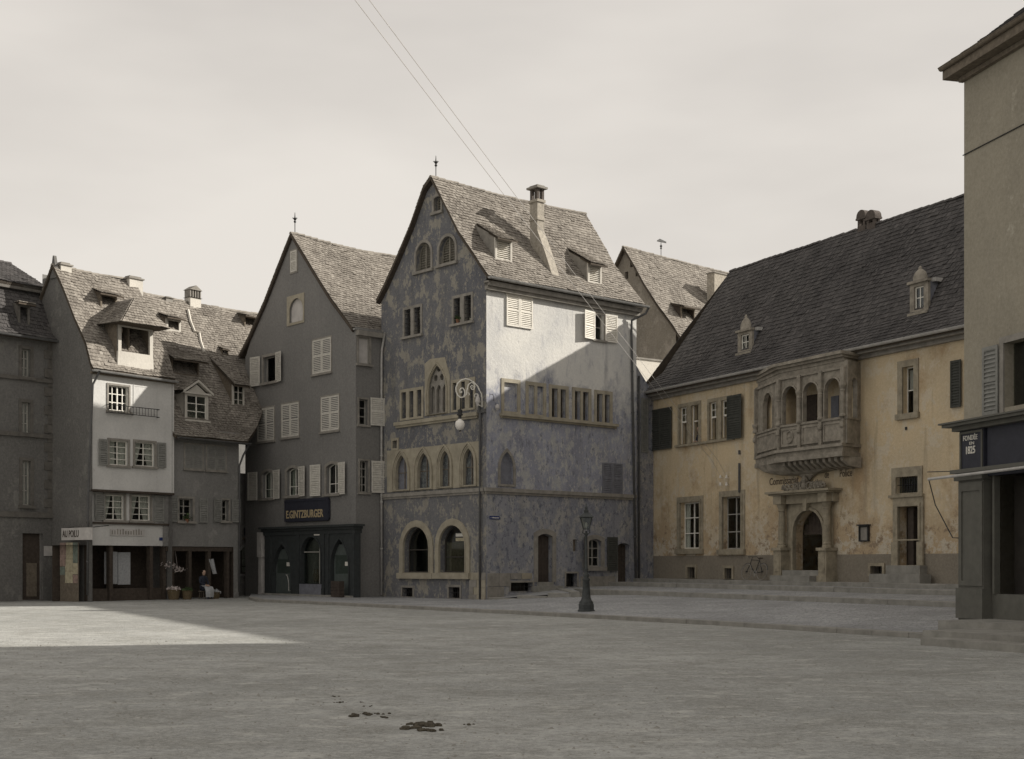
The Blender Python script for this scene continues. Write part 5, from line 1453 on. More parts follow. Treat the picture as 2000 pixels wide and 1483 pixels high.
# gabled dormer with glazed window
u, v, z = rsG.hit(384, 823)
Wd = rsG.W.off(-v); ua, ub, zb, zt = Wd.rect(361, 407, 770, 823); zpk = Wd.uz(384, 747)[1]; uc = (ua + ub) / 2
m = MB()
for uu in (ua, ub):
    n = 6; vm = v + 2.6; low = [tuple(rsG.P(uu, v + (vm - v) * i / n, min(rsG.z(v + (vm - v) * i / n) - .1, zt))) for i in range(n + 1)]; hi = [tuple(rsG.P(uu, v + (vm - v) * i / n, zt)) for i in range(n + 1)]
    b = len(m.v); m.v += low + hi; m.f += [(b + i, b + i + 1, b + n + 2 + i, b + n + 1 + i) for i in range(n)]
gd = build('gabled_dormer', m, M['palewall'], gh, label='gabled dormer with white glazed window')
hb = (ua + .14, ub - .14, zb + .1, zt - .1)
m = MB(); m.prism(Wd.T, [(ua, zb - 1.1), (ub, zb - 1.1), (ub, zt), (uc, zpk - .1), (ua, zt)], -.1, 0, [outline('rect', *hb)]); build('dormer_front', m, M['palewall'], gd)
m = MB(); m.box(Wd.T, ua - .12, ub + .12, -.02, .12, zt - .02, zt + .07)
for sg in (-1, 1):
    e_ = ua - .2 if sg < 0 else ub + .2
    m.add([(e_, -.05, zt - .02), (uc, -.05, zpk), (uc, .16, zpk), (e_, .16, zt - .02), (e_, -.05, zt + .1), (uc, -.05, zpk + .12), (uc, .16, zpk + .12), (e_, .16, zt + .1)], [(0, 1, 2, 3), (4, 5, 6, 7), (3, 2, 6, 7)], Wd.T)
m.box(Wd.T, ua - .05, ub + .05, -.02, .1, zb - .04, zb + .05)
build('pediment', m, M['palewall'], gd, 'stuff')
m = MB(); tl = MB(); rnd = []
for sg in (-1, 1):
    e_ = ua - .2 if sg < 0 else ub + .2
    A, B, C, D = rsG.P(e_, v - .15, zt + .1), rsG.P(e_, v + 2.4, zt + .1), rsG.P(uc, v + 2.9, zpk + .13), rsG.P(uc, v - .15, zpk + .13)
    m.quad(A, B, C, D); tiles_on(tl, rnd, A, B, C, D, .18, .16)
build('dormer_roof', m, M['roofbase'], gd); build('roof_tiles', tl, M['tile'], gd, 'stuff', rnd=rnd)
m = MB()
for i in range(3): uu = hb[0] + (hb[1] - hb[0]) * i / 2; m.box(Wd.T, uu - .03, uu + .03, -.08, -.03, hb[2], hb[3])
for j in range(4): zz = hb[2] + (hb[3] - hb[2]) * j / 3; m.box(Wd.T, hb[0], hb[1], -.075, -.035, zz - .018, zz + .018)
build('window_frame', m, M['sash'], gd)
for i in range(2):
    for j in range(3):
        a = hb[0] + (hb[1] - hb[0]) * i / 2; b = a + (hb[1] - hb[0]) / 2; c = hb[2] + (hb[3] - hb[2]) * j / 3; d = c + (hb[3] - hb[2]) / 3
        p = MB(); p.box(Wd.T, a + .01, b - .01, -.06, -.055, c + .01, d - .01); build('pane', p, M['glass'], gd)
# ridge chimney with little roofed hood, small stubs
cc = stack(gh, rsG, 366, 387, 583, 600, gr_s, .5, 'palewall', .0)
v = gr_s; Wp = rsG.W.off(-v); a, b, z0, z1 = Wp.rect(366, 387, 559, 583); T_ = lambda p, q, r: rsG.P(p, v + q, r); m = MB()
for i in range(5): uu = a + .03 + (b - a - .06) * i / 4; m.box(T_, uu - .03, uu + .03, -.24, .24, z0, z1 - .25)
m.prism(lambda p, q, r: rsG.P(p, v + q, r), [(a - .05, z1 - .25), (b + .05, z1 - .25), ((a + b) / 2, z1)], -.3, .3); build('chimney_hood', m, M['stonegrey'], cc)
stack(gh, rsG, 320, 333, 580, 596, gr_s, .4, 'stonegrey', .05)
# cement fillet running down the roof between the two pitches
m = MB(); pp = [(367, 607), (372, 630), (380, 650), (389, 653), (392, 670), (399, 690)]
q = [rsG.hit(*p) for p in pp]; pts = [rsG.P(a, b, c + .05) for a, b, c in q]
m.tube(pts, .07, 5); build('mortar_fillet', m, M['palewall'], gh)

# ================================================================== FAR LEFT stone house
LF = Plane(at(117, 1168, 60.8), eW)
lh = thing('stone_house', 'dark grey stone house with quoins and dark slate mansard at the far left edge', 'house', tuple(LF.O))
lu = LF.uz(-150, 900)[0]
for (x0, x1, yt, yb) in ((42, 59.5, 682, 736), (42, 59, 786, 847), (43, 60, 900, 987), (-30, -12, 680, 734), (-30, -12, 784, 845), (-30, -12, 898, 985)):
    window(lh, LF, x0, x1, yt, yb, sur=.14, smat='quoin', nx=2, nz=3, fmat='sashgrey')
ze = LF.uz(80, 660)[1]
ds_ = LF.rect(44, 84, 1042, 1163); LF.holes.append(outline('rect', ds_[0], ds_[1], .05, ds_[3]))
m = MB(); m.box(LF.T, ds_[0] + .05, ds_[1] - .05, -.25, -.2, .05, ds_[3]); dd = build('door', m, M['darkwood'], lh); m = MB(); m.box(LF.T, ds_[0] + .3, ds_[1] - .2, -.2, -.18, .2, 1.7); build('door_panel', m, M['wood'], dd)
wall(lh, LF, [(lu, -.3), (.0, -.3), (.0, ze), (lu, ze)], 'darkwall')
for (y0, hh) in ((742, .12), (850, .14), (1003, .2)):
    zq = LF.uz(80, y0)[1]; m = MB(); m.box(LF.T, lu, -.02, -.02, .1, zq - hh, zq + .05); build('string_course', m, M['quoin'], lh)
q0 = LF.uz(93, 900)[0]; zq = 3.8; k = 0
while zq < ze - .3:
    m = MB(); m.bbox(LF.T, q0 - (.18 if k % 2 else 0), -.28, .0, .05, zq, zq + .4, .015); build('quoin', m, M['quoin'], lh); zq += .42; k += 1
pipe(lh, [LF.T(-.15, .35, ze - .2), LF.T(-.15, .12, ze - .6), LF.T(-.15, .12, ze - 1), LF.T(-.15, .12, .2)], 'pipe', .05)
m = MB(); r_ = LF.rect(85, 116, 1067, 1086); m.box(LF.T, r_[0], r_[1], .02, .06, r_[2], r_[3]); build('notice_board', m, M['blind'], lh)
lpr = [(-.4, ze - .1), (.0, ze + .2), (1.1, LF.uz(80, 572)[1] + .3)]
rsLh = RoofSide(LF, lpr); lr = two_pitch(lh, rsLh, None, lu, .25, 'tiledark', ex=.2, tw=.2, ridge=False)
gutter(lh, rsLh.P(lu, -.5, ze - .1), rsLh.P(.3, -.5, ze - .12), 'pipedark', .09)
z2 = lpr[-1][1]; m = MB(); m.box(LF.T, lu, .25, -1.3, -.75, z2 - .15, z2 + .1); build('cornice', m, M['quoin'], lh)
rs2 = RoofSide(LF, [(.75, z2 + .1), (4.0, z2 + 1.7)]); two_pitch(lh, rs2, None, lu, -.1, 'tiledark', ex=.2, tw=.2)
shed_dormer(lh, rsLh, 36, 58, 596, 640, fill='dark', frame='quoin', slope=.1, taper=.1, wallmat='quoin', side=.15)
m = MB(); m.quad(LF.T(.0, 0, -.3), LF.T(.0, -8, -.3), LF.T(.0, -8, ze), LF.T(.0, 0, ze)); build('wall', m, M['darkwall'], lh)

# hanging board and poster hoarding at the foot of the dark gable
hp_ = Plane(at(122, 1150, 59.0), at(181, 1150, 57.6) - at(122, 1150, 59.0))
hs_ = thing('hanging_sign', 'white hanging sign board lettered in dark capitals under the dark gable', 'sign', tuple(hp_.T(0, 0, 2.8)))
a = hp_.rect(121, 180.5, 1031, 1055)
m = MB(); m.box(hp_.T, a[0], a[1], -.03, .03, a[2], a[3]); bd = build('sign_board', m, M['blind'], hs_)
text(bd, hp_, 'AU POILU', a[0] + .1, a[2] + .14, .42, 'doorbrown', .035, sx=.66, weight=.004)
m = MB(); m.tube([hp_.T(a[0] + .1, 0, a[3]), hp_.T(a[0] + .1, -.9, a[3] + .1)], .02, 5); m.tube([hp_.T(a[1] - .1, 0, a[3]), hp_.T(a[1] - .1, -.9, a[3] + .1)], .02, 5); build('bracket', m, M['iron'], hs_)
hb_ = thing('poster_hoarding', 'narrow upright hoarding pasted with pale torn bills beside the shop', 'hoarding', tuple(hp_.T(0, -.1, 0)))
b_ = hp_.rect(115, 149.5, 1060, 1139); zb0 = 0.0
m = MB(); m.box(hp_.T, b_[0], b_[1], -.12, -.06, 0, b_[3]); build('board', m, M['wood'], hb_)
W3, H3 = b_[1] - b_[0], b_[3] - b_[2]
for (x, y, w_, h_, mt) in ((0, .72, .35, .28, 'posterb'), (.36, .6, .36, .4, 'posterc'), (.74, .5, .26, .5, 'posterg'), (0, .42, .33, .29, 'posterb'), (.3, .3, .42, .29, 'posterc'), (.74, .22, .26, .27, 'posterc'), (.3, .0, .42, .29, 'posterc'), (0, .2, .28, .2, 'posterg'), (.74, .0, .26, .2, 'posterb')):
    m = MB(); m.box(hp_.T, b_[0] + x * W3, b_[0] + (x + w_) * W3, -.06, -.05, b_[2] + y * H3, b_[2] + (y + h_) * H3); build('poster', m, M[mt], hb_)

# ================================================================== BACK HOUSE with gable, and the white wall
bh = thing('gabled_house_behind', 'tall rubble-walled gabled house behind, its sunlit roof rising above the police station', 'house', tuple(at(1300, 1100, 80)))
oB = at(1328, 1100, 78.0); BF = Plane(oB, e2); BS = Plane(oB, e1)
bR = [BF.uz(*p) for p in ((1333, 660), (1320, 640), (1290, 600), (1262, 555), (1240, 515), (1222, 484))]
bv = bR[-1][0]; bL = [(2 * bv - u, z) for u, z in bR]
poly = [(.1, 0), (2 * bv - .1, 0)] + [(u, z - .15) for u, z in bL if u < 2 * bv - .1] + [(u, z - .15) for u, z in bR[::-1][1:] if u > .1]
for (x0, x1, yt, yb) in ((1220.5, 1227, 531, 545), (1231, 1237, 512, 522), (1241.5, 1246, 528, 540)):
    r_ = BF.rect(x0, x1, yt, yb); BF.holes.append(outline('rect', *r_))
    m = MB(); m.box(BF.T, r_[0], r_[1], -.3, -.28, r_[2], r_[3]); build('attic_vent', m, M['inner'], bh)
wall(bh, BF, poly, 'backwall', reveal=.25)
m = MB(); m.quad(BS.T(0, -.1, 0), BS.T(22, -.1, 0), BS.T(22, -.1, bR[0][1]), BS.T(0, -.1, bR[0][1])); build('wall', m, M['backwall'], bh)
rsB = RoofSide(Plane(BS.O, BS.e), bR); rsB.W.n = BS.n
wl3 = Plane(BS.O + e2 * 2 * bv, BS.e); wl3.n = -BS.n
two_pitch(bh, rsB, RoofSide(wl3, bR), -.25, 22, 'tile', sag=.2, tw=.2, ex=.19)
shed_dormer(bh, rsB, 1331, 1357, 602, 627, fill='dark', frame='wood', slope=.3, taper=.85, wallmat='darkwood', side=.2, fw=.05, over=.4)
stack(bh, rsB, 1388, 1413, 534, 585, bv - 2.2, .6, 'brick', .05)
finial(bh, tuple(rsB.P(3.2, bv, bR[-1][1] - .1)), 1.0, 'weather_vane', flag=1)
finial(bh, tuple(rsB.P(12.3, bv, bR[-1][1] - .1)), .55, 'finial')
pipe(bh, [BS.T(.1, .7, bR[0][1] - .1), BS.T(.3, .5, bR[0][1] - .3), BS.T(.4, .2, bR[0][1] - .9)], 'pipe', .07)
bw = thing('courtyard_wall', 'small patch of sunlit white house wall between the narrow house and police roof', 'house', tuple(at(1260, 1100, 70)))
BW = Plane(at(1225, 1100, 69.5), e1)
a = BW.uz(1225, 699); b = BW.uz(1330, 711)
m = MB(); m.prism(BW.T, [(0, 0), (b[0], 0), (b[0], b[1]), (0, a[1])], -.4, 0); build('wall', m, M['palewall'], bw)
m = MB(); m.prism(BW.T, [(0, a[1]), (b[0], b[1]), (b[0], b[1] + .09), (0, a[1] + .09)], -.45, .06); build('coping', m, M['stonegrey'], bw)

# ================================================================== POLICE STATION
po = thing('police_station', 'ochre police station with carved stone loggia over the portal and steep dark roof', 'police station', tuple(PF.O))
PU = 37.0
zE = (PF.off(.5).uz(1262, 766)[1] + PF.off(.5).uz(1700, 677)[1]) / 2
ppr = [(-.5, zE), (.55, zE + 1.0), (3.3, 15.72)]
rsP = RoofSide(PF, ppr)
_pm = Plane(PF.O + (-PF.n) * 6.6, PF.e); _pm.n = -PF.n
def glimpse(W, r_, lintel=.14): pass
# first floor windows: two double-light groups with a long sill
def mull(W, root, lights, sashes, sur=.17):
    rr = [W.rect(*l) for l in lights]; U0, U1 = min(r[0] for r in rr), max(r[1] for r in rr); Z0 = sum(r[2] for r in rr) / 2; Z1 = sum(r[3] for r in rr) / 2
    W.holes += [outline('rect', r[0], r[1], Z0, Z1) for r in rr]
    m = MB(); m.prism(W.T, outline('rect', U0 - sur, U1 + sur, Z0 - .05, Z1 + sur), -.03, .035, [outline('rect', r[0] + .002, r[1] - .002, Z0, Z1 - .002) for r in rr])
    for r in rr:                                         # chamfered inner order
        m.prism(W.T, outline('rect', r[0] - .05, r[1] + .05, Z0 + .001, Z1 + .05), .02, .06, [outline('rect', r[0] + .004, r[1] - .004, Z0 + .002, Z1)])
    w_ = build('window', m, M['portal'], root)
    for r, s in zip(rr, sashes):
        c = Z0 + (Z1 - Z0) * .58
        if s == 'sash':
            f = MB(); f.prism(W.T, outline('rect', r[0], r[1], c, Z1), -.12, -.08, [outline('rect', r[0] + .05, r[1] - .05, c + .08, Z1 - .05)])
            f.box(W.T, (r[0] + r[1]) / 2 - .015, (r[0] + r[1]) / 2 + .015, -.115, -.085, c, Z1); f.box(W.T, r[0], r[1], -.112, -.088, (c + Z1) / 2 - .0, (c + Z1) / 2 + .03)
            f.box(W.T, r[0], r[0] + .03, -.115, -.085, Z0, c)
            build('sash', f, M['sash'], w_)
            for i in range(2):
                for j in range(2):
                    a, b = r[0] + (r[1] - r[0]) * i / 2, r[0] + (r[1] - r[0]) * (i + 1) / 2; d, e = c + (Z1 - c) * j / 2, c + (Z1 - c) * (j + 1) / 2
                    p = MB(); p.box(W.T, a + .02, b - .02, -.102, -.098, d + .02, e - .02); build('pane', p, M['glass'], w_)
        else:
            f = MB(); f.box(W.T, r[0], r[1], -.12, -.08, c - .03, c + .02); f.box(W.T, r[0], r[0] + .04, -.12, -.08, Z0, Z1); build('sash', f, M['sash'], w_)
    return w_, (U0, U1, Z0, Z1, rr)
w1, r1 = mull(PF, po, [(1328.5, 1343, 796, 868), (1351, 1365.5, 791, 864.5)], ['sash', 'open'])
w2, r2_ = mull(PF, po, [(1386.5, 1401, 786, 859), (1410, 1425, 781, 855)], ['sash', 'sash'])
m = MB(); zsl = (r1[2] + r2_[2]) / 2
m.box(PF.T, r1[0] - .3, r2_[1] + .4, 0, .13, zsl - .13, zsl - .03); build('sill_course', m, M['portal'], po)
a, b, c, d = PF.rect(1269, 1314, 798, 873); shutter(po, PF, a, (a + b) / 2 - .005, r1[2] - .12, r1[3] + .12, 'shutterdark', .05, 2, 'r', .1); shutter(po, PF, (a + b) / 2 + .005, b, r1[2] - .12, r1[3] + .12, 'shutterdark', .06, 2, 'r', .1)
a, b, c, d = PF.rect(1424, 1454, 770, 853); shutter(po, PF, a, b, r2_[2] - .12, r2_[3] + .12, 'shutterdark', .1, 3, 'l', .1)
# ground floor windows
for (x0, x1, yt, yb, nx, nz, fm) in ((1329, 1367.5, 981, 1072, 2, 3, 'sash'), (1412, 1448.5, 970, 1073, 2, 3, 'sashgrey')):
    w_, rr = window(po, PF, x0, x1, yt, yb, sur=.26, smat='portal', nx=nx, nz=nz, fmat=fm, fr=.06, bar=.045, depth=.26, sill=.1)
    if x0 < 1400: side_curtain(w_, PF, rr, .2)
    m = MB(); m.prism(PF.T, outline('rect', rr[0] - .1, rr[1] + .1, rr[2] - .05, rr[3] + .1), .03, .07, [outline('rect', rr[0] + .003, rr[1] - .003, rr[2] + .003, rr[3])]); build('inner_moulding', m, M['portal'], w_)
# upper right window, sash raised
w_, rr = window(po, PF, 1763, 1785.5, 716, 807, sur=.24, smat='portal', nx=1, nz=2, fmat='sash', fr=.04, depth=.24, sill=.08)
m = MB(); m.box(PF.T, rr[0] + .03, rr[1] - .05, -.34, -.32, rr[2] + (rr[3] - rr[2]) * .52, rr[3] - .1); build('blind', m, M['blind'], w_)
a, b, c, d = PF.rect(1859, 1880, 704, 796); shutter(po, PF, a, b, c, d, 'shutterdark', .05, 2, 'l', .1)
# portal
pr_ = PF.rect(1553, 1614, 996, 1114); pz0 = pr_[2]
PF.holes.append(outline('round', pr_[0] + .05, pr_[1] - .05, pz0, pr_[3]))
rd = build('portal', (lambda mm: (mm.prism(PF.T, [(pr_[0] - .42, pz0 - .25), (pr_[1] + .42, pz0 - .25), (pr_[1] + .42, pr_[3] + .55), (pr_[0] - .42, pr_[3] + .55)], -.03, .1, [outline('round', pr_[0] + .05, pr_[1] - .05, pz0, pr_[3])]), mm)[1])(MB()), M['portal'], po, label='renaissance portal with columns, entablature and carved crest')
m = MB(); m.prism(PF.T, outline('round', pr_[0] - .06, pr_[1] + .06, pz0 + .001, pr_[3] + .1, 16), .09, .17, [outline('round', pr_[0] + .04, pr_[1] - .04, pz0 + .002, pr_[3] - .01, 16)]); build('archivolt', m, M['portal'], rd)
m = MB(); cc_ = (pr_[0] + pr_[1]) / 2; m.prism(PF.T, [(cc_ - .09, pr_[3] - .05), (cc_ + .09, pr_[3] - .05), (cc_ + .15, pr_[3] + .45), (cc_ - .15, pr_[3] + .45)], .1, .32); build('keystone', m, M['portal'], rd)
zen = PF.uz(1585, 983)[1]; zet = PF.uz(1585, 959)[1]
for cxp in (1538.5, 1627):
    uu = PF.uz(cxp, 1060)[0]; zp = PF.uz(cxp, 1070)[1]; zb_ = zT - .02
    m = MB(); T_ = lambda x, y, z, uu=uu: PF.T(uu + x, .3 + y, z)
    m.lathe((0, 0, 0), [(.2, zp), (.2, zp + .08), (.16, zp + .12), (.18, zp + .16), (.15, zp + .22), (.15, zp + .8), (.13, zen - .3), (.16, zen - .27), (.14, zen - .22), (.2, zen - .05), (.2, zen)], 14, T_)
    build('column', m, M['portal'], rd, smooth=False)
    m = MB(); m.box(PF.T, uu - .24, uu + .24, .0, .55, zb_, zp - .1); m.box(PF.T, uu - .3, uu + .3, .0, .62, zp - .12, zp); m.box(PF.T, uu - .29, uu + .29, .0, .6, zb_, zb_ + .25); m.box(PF.T, uu - .15, uu + .15, .55, .575, zb_ + .4, zp - .25)
    build('pedestal', m, M['portal'], rd)
    m = MB(); m.box(PF.T, uu - .26, uu + .26, .0, .56, zen, zet - .14); build('entablature_block', m, M['portal'], rd)
ul, ur_ = PF.uz(1527, 1000)[0], PF.uz(1639, 1000)[0]
m = MB(); m.box(PF.T, ul, ur_, .0, .3, zen, zet - .14); m.box(PF.T, ul - .1, ur_ + .1, .0, .62, zet - .14, zet - .07); m.box(PF.T, ul - .2, ur_ + .2, .0, .74, zet - .07, zet + .02); build('entablature', m, M['portal'], rd)
m = MB(); random.seed(3)
for sg in (-1, 1):                                       # scrolls and leaves of the crest
    for k in range(5):
        c = cc_ + sg * (.25 + .24 * k); r0 = .2 - .022 * k
        m.tube([PF.T(c + sg * (r0 * math.cos(t) * (1 - t / 9)), .3 + .02 * k, zet + .17 + r0 * math.sin(t) * (1 - t / 9)) for t in np.linspace(-.6, 6.2, 16)], .045, 5)
    for k in range(7): uq = cc_ + sg * random.uniform(.15, 1.2); m.tube([PF.T(uq, .3, zet + .02), PF.T(uq + sg * .07, .36, zet + .2), PF.T(uq + sg * .02, .34, zet + random.uniform(.3, .45))], [.05, .06, .01], 5)
m.lathe((0, 0, 0), [(.1, zet), (.15, zet + .15), (.1, zet + .3), (.16, zet + .42), (.05, zet + .62)], 10, lambda x, y, z: PF.T(cc_ + x, .3 + y, z))
build('carved_crest', m, M['loggia'], rd)
ub_ = 8
for i in range(ub_):
    a = pr_[0] + .05 + (pr_[1] - pr_[0] - .1) * i / ub_; b = a + (pr_[1] - pr_[0] - .1) / ub_; ztp = min(top_at('round', pr_[0], pr_[1], pz0, pr_[3], a + .04), top_at('round', pr_[0], pr_[1], pz0, pr_[3], b - .04))
    m = MB(); m.box(PF.T, a + .008, b - .008, -.5, -.46, pr_[2] + 1.55, ztp); build('door_board', m, M['darkwood'], rd)
m = MB(); m.box(PF.T, pr_[0], pr_[1], -.52, -.42, pr_[2] + 1.45, pr_[2] + 1.55); m.box(PF.T, pr_[0] + .05, pr_[1] - .05, -1.5, -1.46, pz0, pr_[3]); build('door_leaf', m, M['darkwood'], rd)
m = MB(); m.box(PF.T, pr_[0] - .15, pr_[1] + .15, -.3, .55, zT, pz0 - .0); m.box(PF.T, pr_[0] - .45, pr_[1] + .1, .5, .95, zT - .02, zT + (pz0 - zT) * .5); build('portal_step', m, M['step'], rd)
# inscription over the portal
def T_ins(u, w, z): return PF.T(u, w, z)
i0 = PF.uz(1503, 948); i1 = PF.uz(1565, 940); i2 = PF.uz(1611, 940); i3 = PF.uz(1640, 938)
text(po, PF, 'Commissariat', i0[0], i0[1], .42, 'inkdark', .012, sx=(i1[0] - i0[0]) / 2.55, weight=.004, name='painted_inscription', ext=.004)
text(po, PF, 'de', i2[0], i2[1] + .12, .42, 'inkdark', .012, sx=.62, weight=.004, name='painted_inscription', ext=.004)
text(po, PF, 'Police', i3[0], i3[1] + .12, .42, 'inkdark', .012, sx=.72, weight=.004, name='painted_inscription', ext=.004)
# notice box
r_ = PF.rect(1680.5, 1699, 1027, 1058); m = MB(); m.prism(PF.T, outline('rect', *r_), .0, .1, [outline('rect', r_[0] + .05, r_[1] - .05, r_[2] + .05, r_[3] - .05)]); m.box(PF.T, r_[0] - .05, r_[1] + .05, 0, .16, r_[3], r_[3] + .05)
nb = build('notice_box', m, M['iron'], po); m = MB(); m.box(PF.T, r_[0] + .04, r_[1] - .04, .0, .04, r_[2] + .04, r_[3] - .04); build('notice_sheet', m, M['stonegrey'], nb)
# right door with transom light
tr_ = PF.rect(1751, 1794, 931, 963); dr_ = PF.rect(1757, 1797, 989, 1104)
PF.holes += [outline('rect', *tr_), outline('rect', *dr_)]
m = MB(); m.prism(PF.T, outline('rect', tr_[0] - .22, tr_[1] + .22, tr_[2] - .06, tr_[3] + .35), -.03, .05, [outline('rect', *tr_)]); m.box(PF.T, tr_[0] - .3, tr_[1] + .3, 0, .14, tr_[2] - .16, tr_[2] - .06)
m.prism(PF.T, outline('rect', dr_[0] - .27, dr_[1] + .22, dr_[2] - .04, tr_[2] - .16), -.03, .08, [outline('rect', *dr_)])
m.prism(PF.T, outline('rect', dr_[0] - .12, dr_[1] + .1, dr_[2] + .9, dr_[3] + .12), .07, .12, [outline('rect', dr_[0] + .003, dr_[1] - .003, dr_[2] + .95, dr_[3])])
m.box(PF.T, dr_[0] - .3, dr_[0] + .04, .05, .14, dr_[2] - .03, dr_[2] + .85); m.box(PF.T, dr_[1] - .04, dr_[1] + .26, .05, .14, dr_[2] - .03, dr_[2] + .85)
dwy = build('doorway', m, M['portal'], po, label='moulded stone doorway with barred light above')
grille(dwy, PF, *tr_, 9, 2, -.06)
m = MB(); m.box(PF.T, tr_[0], tr_[1], -.2, -.19, tr_[2], tr_[3]); build('pane', m, M['glass'], dwy)
m = MB(); m.box(PF.T, dr_[0] + .1, dr_[0] + .4, -.9, -.3, dr_[2], dr_[3] - .02); build('open_door', m, M['doorbrown'], dwy)
m = MB(); m.box(PF.T, dr_[0] - .35, dr_[1] + .35, -.3, .35, zT, dr_[2] - .01); m.box(PF.T, dr_[0] - .8, dr_[1] + .75, .2, .75, zT - .02, (zT + dr_[2]) / 2); build('door_step', m, M['step'], dwy)
# cellar lights
zso = (PF.uz(1290, 1086)[1] + PF.uz(1680, 1083)[1]) / 2
cell = [(1343.5, 1359, 1108, 1131), (1417, 1431, 1110, 1131), (1702, 1725, 1106, 1125)]
for q in cell:
    r_ = PF.rect(*q); r_ = (r_[0], r_[1], max(r_[2], zT + .03), r_[3]); PF.holes.append(outline('rect', *r_))
    m = MB(); m.prism(PF.T, outline('rect', r_[0] - .12, r_[1] + .12, r_[2] - .01, r_[3] + .12), -.03, .07, [outline('rect', *r_)]); cw = build('cellar_window', m, M['portal'], po); grille(cw, PF, *r_, 4, 1, -.03)
    m = MB(); m.box(PF.T, r_[0], r_[1], -.5, -.48, r_[2], r_[3]); build('dark_backdrop', m, M['inner'], cw)
r_ = PF.rect(1768.5, 1772, 834, 840); m = MB(); m.box(PF.T, r_[0], r_[1], 0, .03, r_[2], r_[3]); build('wall_anchor', m, M['iron'], po)
# facade in two coats: brown socle, ochre above; both proud 0
hi = []; lo = []
upper = [(0, zso), (PU, zso), (PU, zE), (0, zE)]
def clip(poly_, z, above):
    out = []
    for a, b in zip(poly_, poly_[1:] + poly_[:1]):
        ia, ib = (a[1] > z) == above, (b[1] > z) == above
        if ia: out.append(a)
        if ia != ib: f = (z - a[1]) / (b[1] - a[1]); out.append((a[0] + f * (b[0] - a[0]), z))
    return out
cross = sorted([h for h in PF.holes if min(p[1] for p in h) < zso < max(p[1] for p in h)], key=lambda h: min(p[0] for p in h))
only_hi = [h for h in PF.holes if min(p[1] for p in h) >= zso]; only_lo = [h for h in PF.holes if max(p[1] for p in h) <= zso]
def notch(z_edge, z_out, above):
    pts = []
    if above:
        pts = [(0, zso)]
        for h in cross:
            c = clip(h, zso, True); l, r = min(p[0] for p in c), max(p[0] for p in c)
            top = sorted([p for p in c if p[1] > zso + 1e-6], key=lambda p: p[0])
            if len(top) == 2: pts += [(l, zso), top[0], top[1], (r, zso)]
            else: pts += [(l, zso)] + top + [(r, zso)]
        return pts + [(PU, zso), (PU, zE), (0, zE)]
    pts = [(0, -.3), (PU, -.3), (PU, zso)]
    for h in cross[::-1]:
        l, r, bt = min(p[0] for p in h), max(p[0] for p in h), min(p[1] for p in h); pts += [(r, zso), (r, bt), (l, bt), (l, zso)]
    return pts + [(0, zso)]
m = MB(); m.sheet(PF.T, notch(0, 0, True), 0, only_hi, .3)
for h in cross:
    b = len(m.v); k = len(h); m.v += [tuple(PF.T(p[0], 0, p[1])) for p in h] + [tuple(PF.T(p[0], -.35, p[1])) for p in h]; m.f += [(b + i, b + (i + 1) % k, b + k + (i + 1) % k, b + k + i) for i in range(k)]
build('wall', m, M['ochre'], po)
m = MB(); m.sheet(PF.T, notch(0, 0, False), .0, only_lo, .3); build('socle', m, M['socle'], po)
m = MB(); T_ = PF.T
m.quad(T_(0, 0, -.3), T_(0, -6.6, -.3), T_(0, -6.6, zE), T_(0, 0, zE)); m.quad(T_(PU, 0, -.3), T_(PU, -6.6, -.3), T_(PU, -6.6, zE), T_(PU, 0, zE)); m.quad(T_(0, -6.6, -.3), T_(PU, -6.6, -.3), T_(PU, -6.6, zE), T_(0, -6.6, zE)); build('wall', m, M['ochre'], po)
# roof with hipped left end
uh = rsP.W.off(-3.3).uz(1427, 525)[0]
prf = two_pitch(po, rsP, RoofSide(_pm, ppr), -.25, PU + .3, 'tiledark', utopR=(uh, PU + .3), ex=.22, tw=.2, sag=.0)
m = MB(); tl = MB(); rnd = []
hipv = []
A, B = rsP.P(-.25, 7.1, zE), rsP.P(-.25, -.5, zE); Tp = rsP.P(uh, 3.3, 15.72)
m.quad(A, B, Tp); hq = build('hip_end', m, M['roofbase'], prf); tiles_on(tl, rnd, A, B, Tp, Tp + (A - B) * .01, .2, .22); build('roof_tiles', tl, M['tiledark'], hq, 'stuff', rnd=rnd)
gutter(po, rsP.P(-.3, -.58, zE + .02), rsP.P(PU, -.58, zE + .0), 'pipe', .085)
m = MB(); m.box(PF.T, -.1, PU, 0, .4, zE - .2, zE - .08); m.box(PF.T, -.05, PU, 0, .15, zE - .35, zE - .2); build('eaves_cornice', m, M['stonegrey'], po)
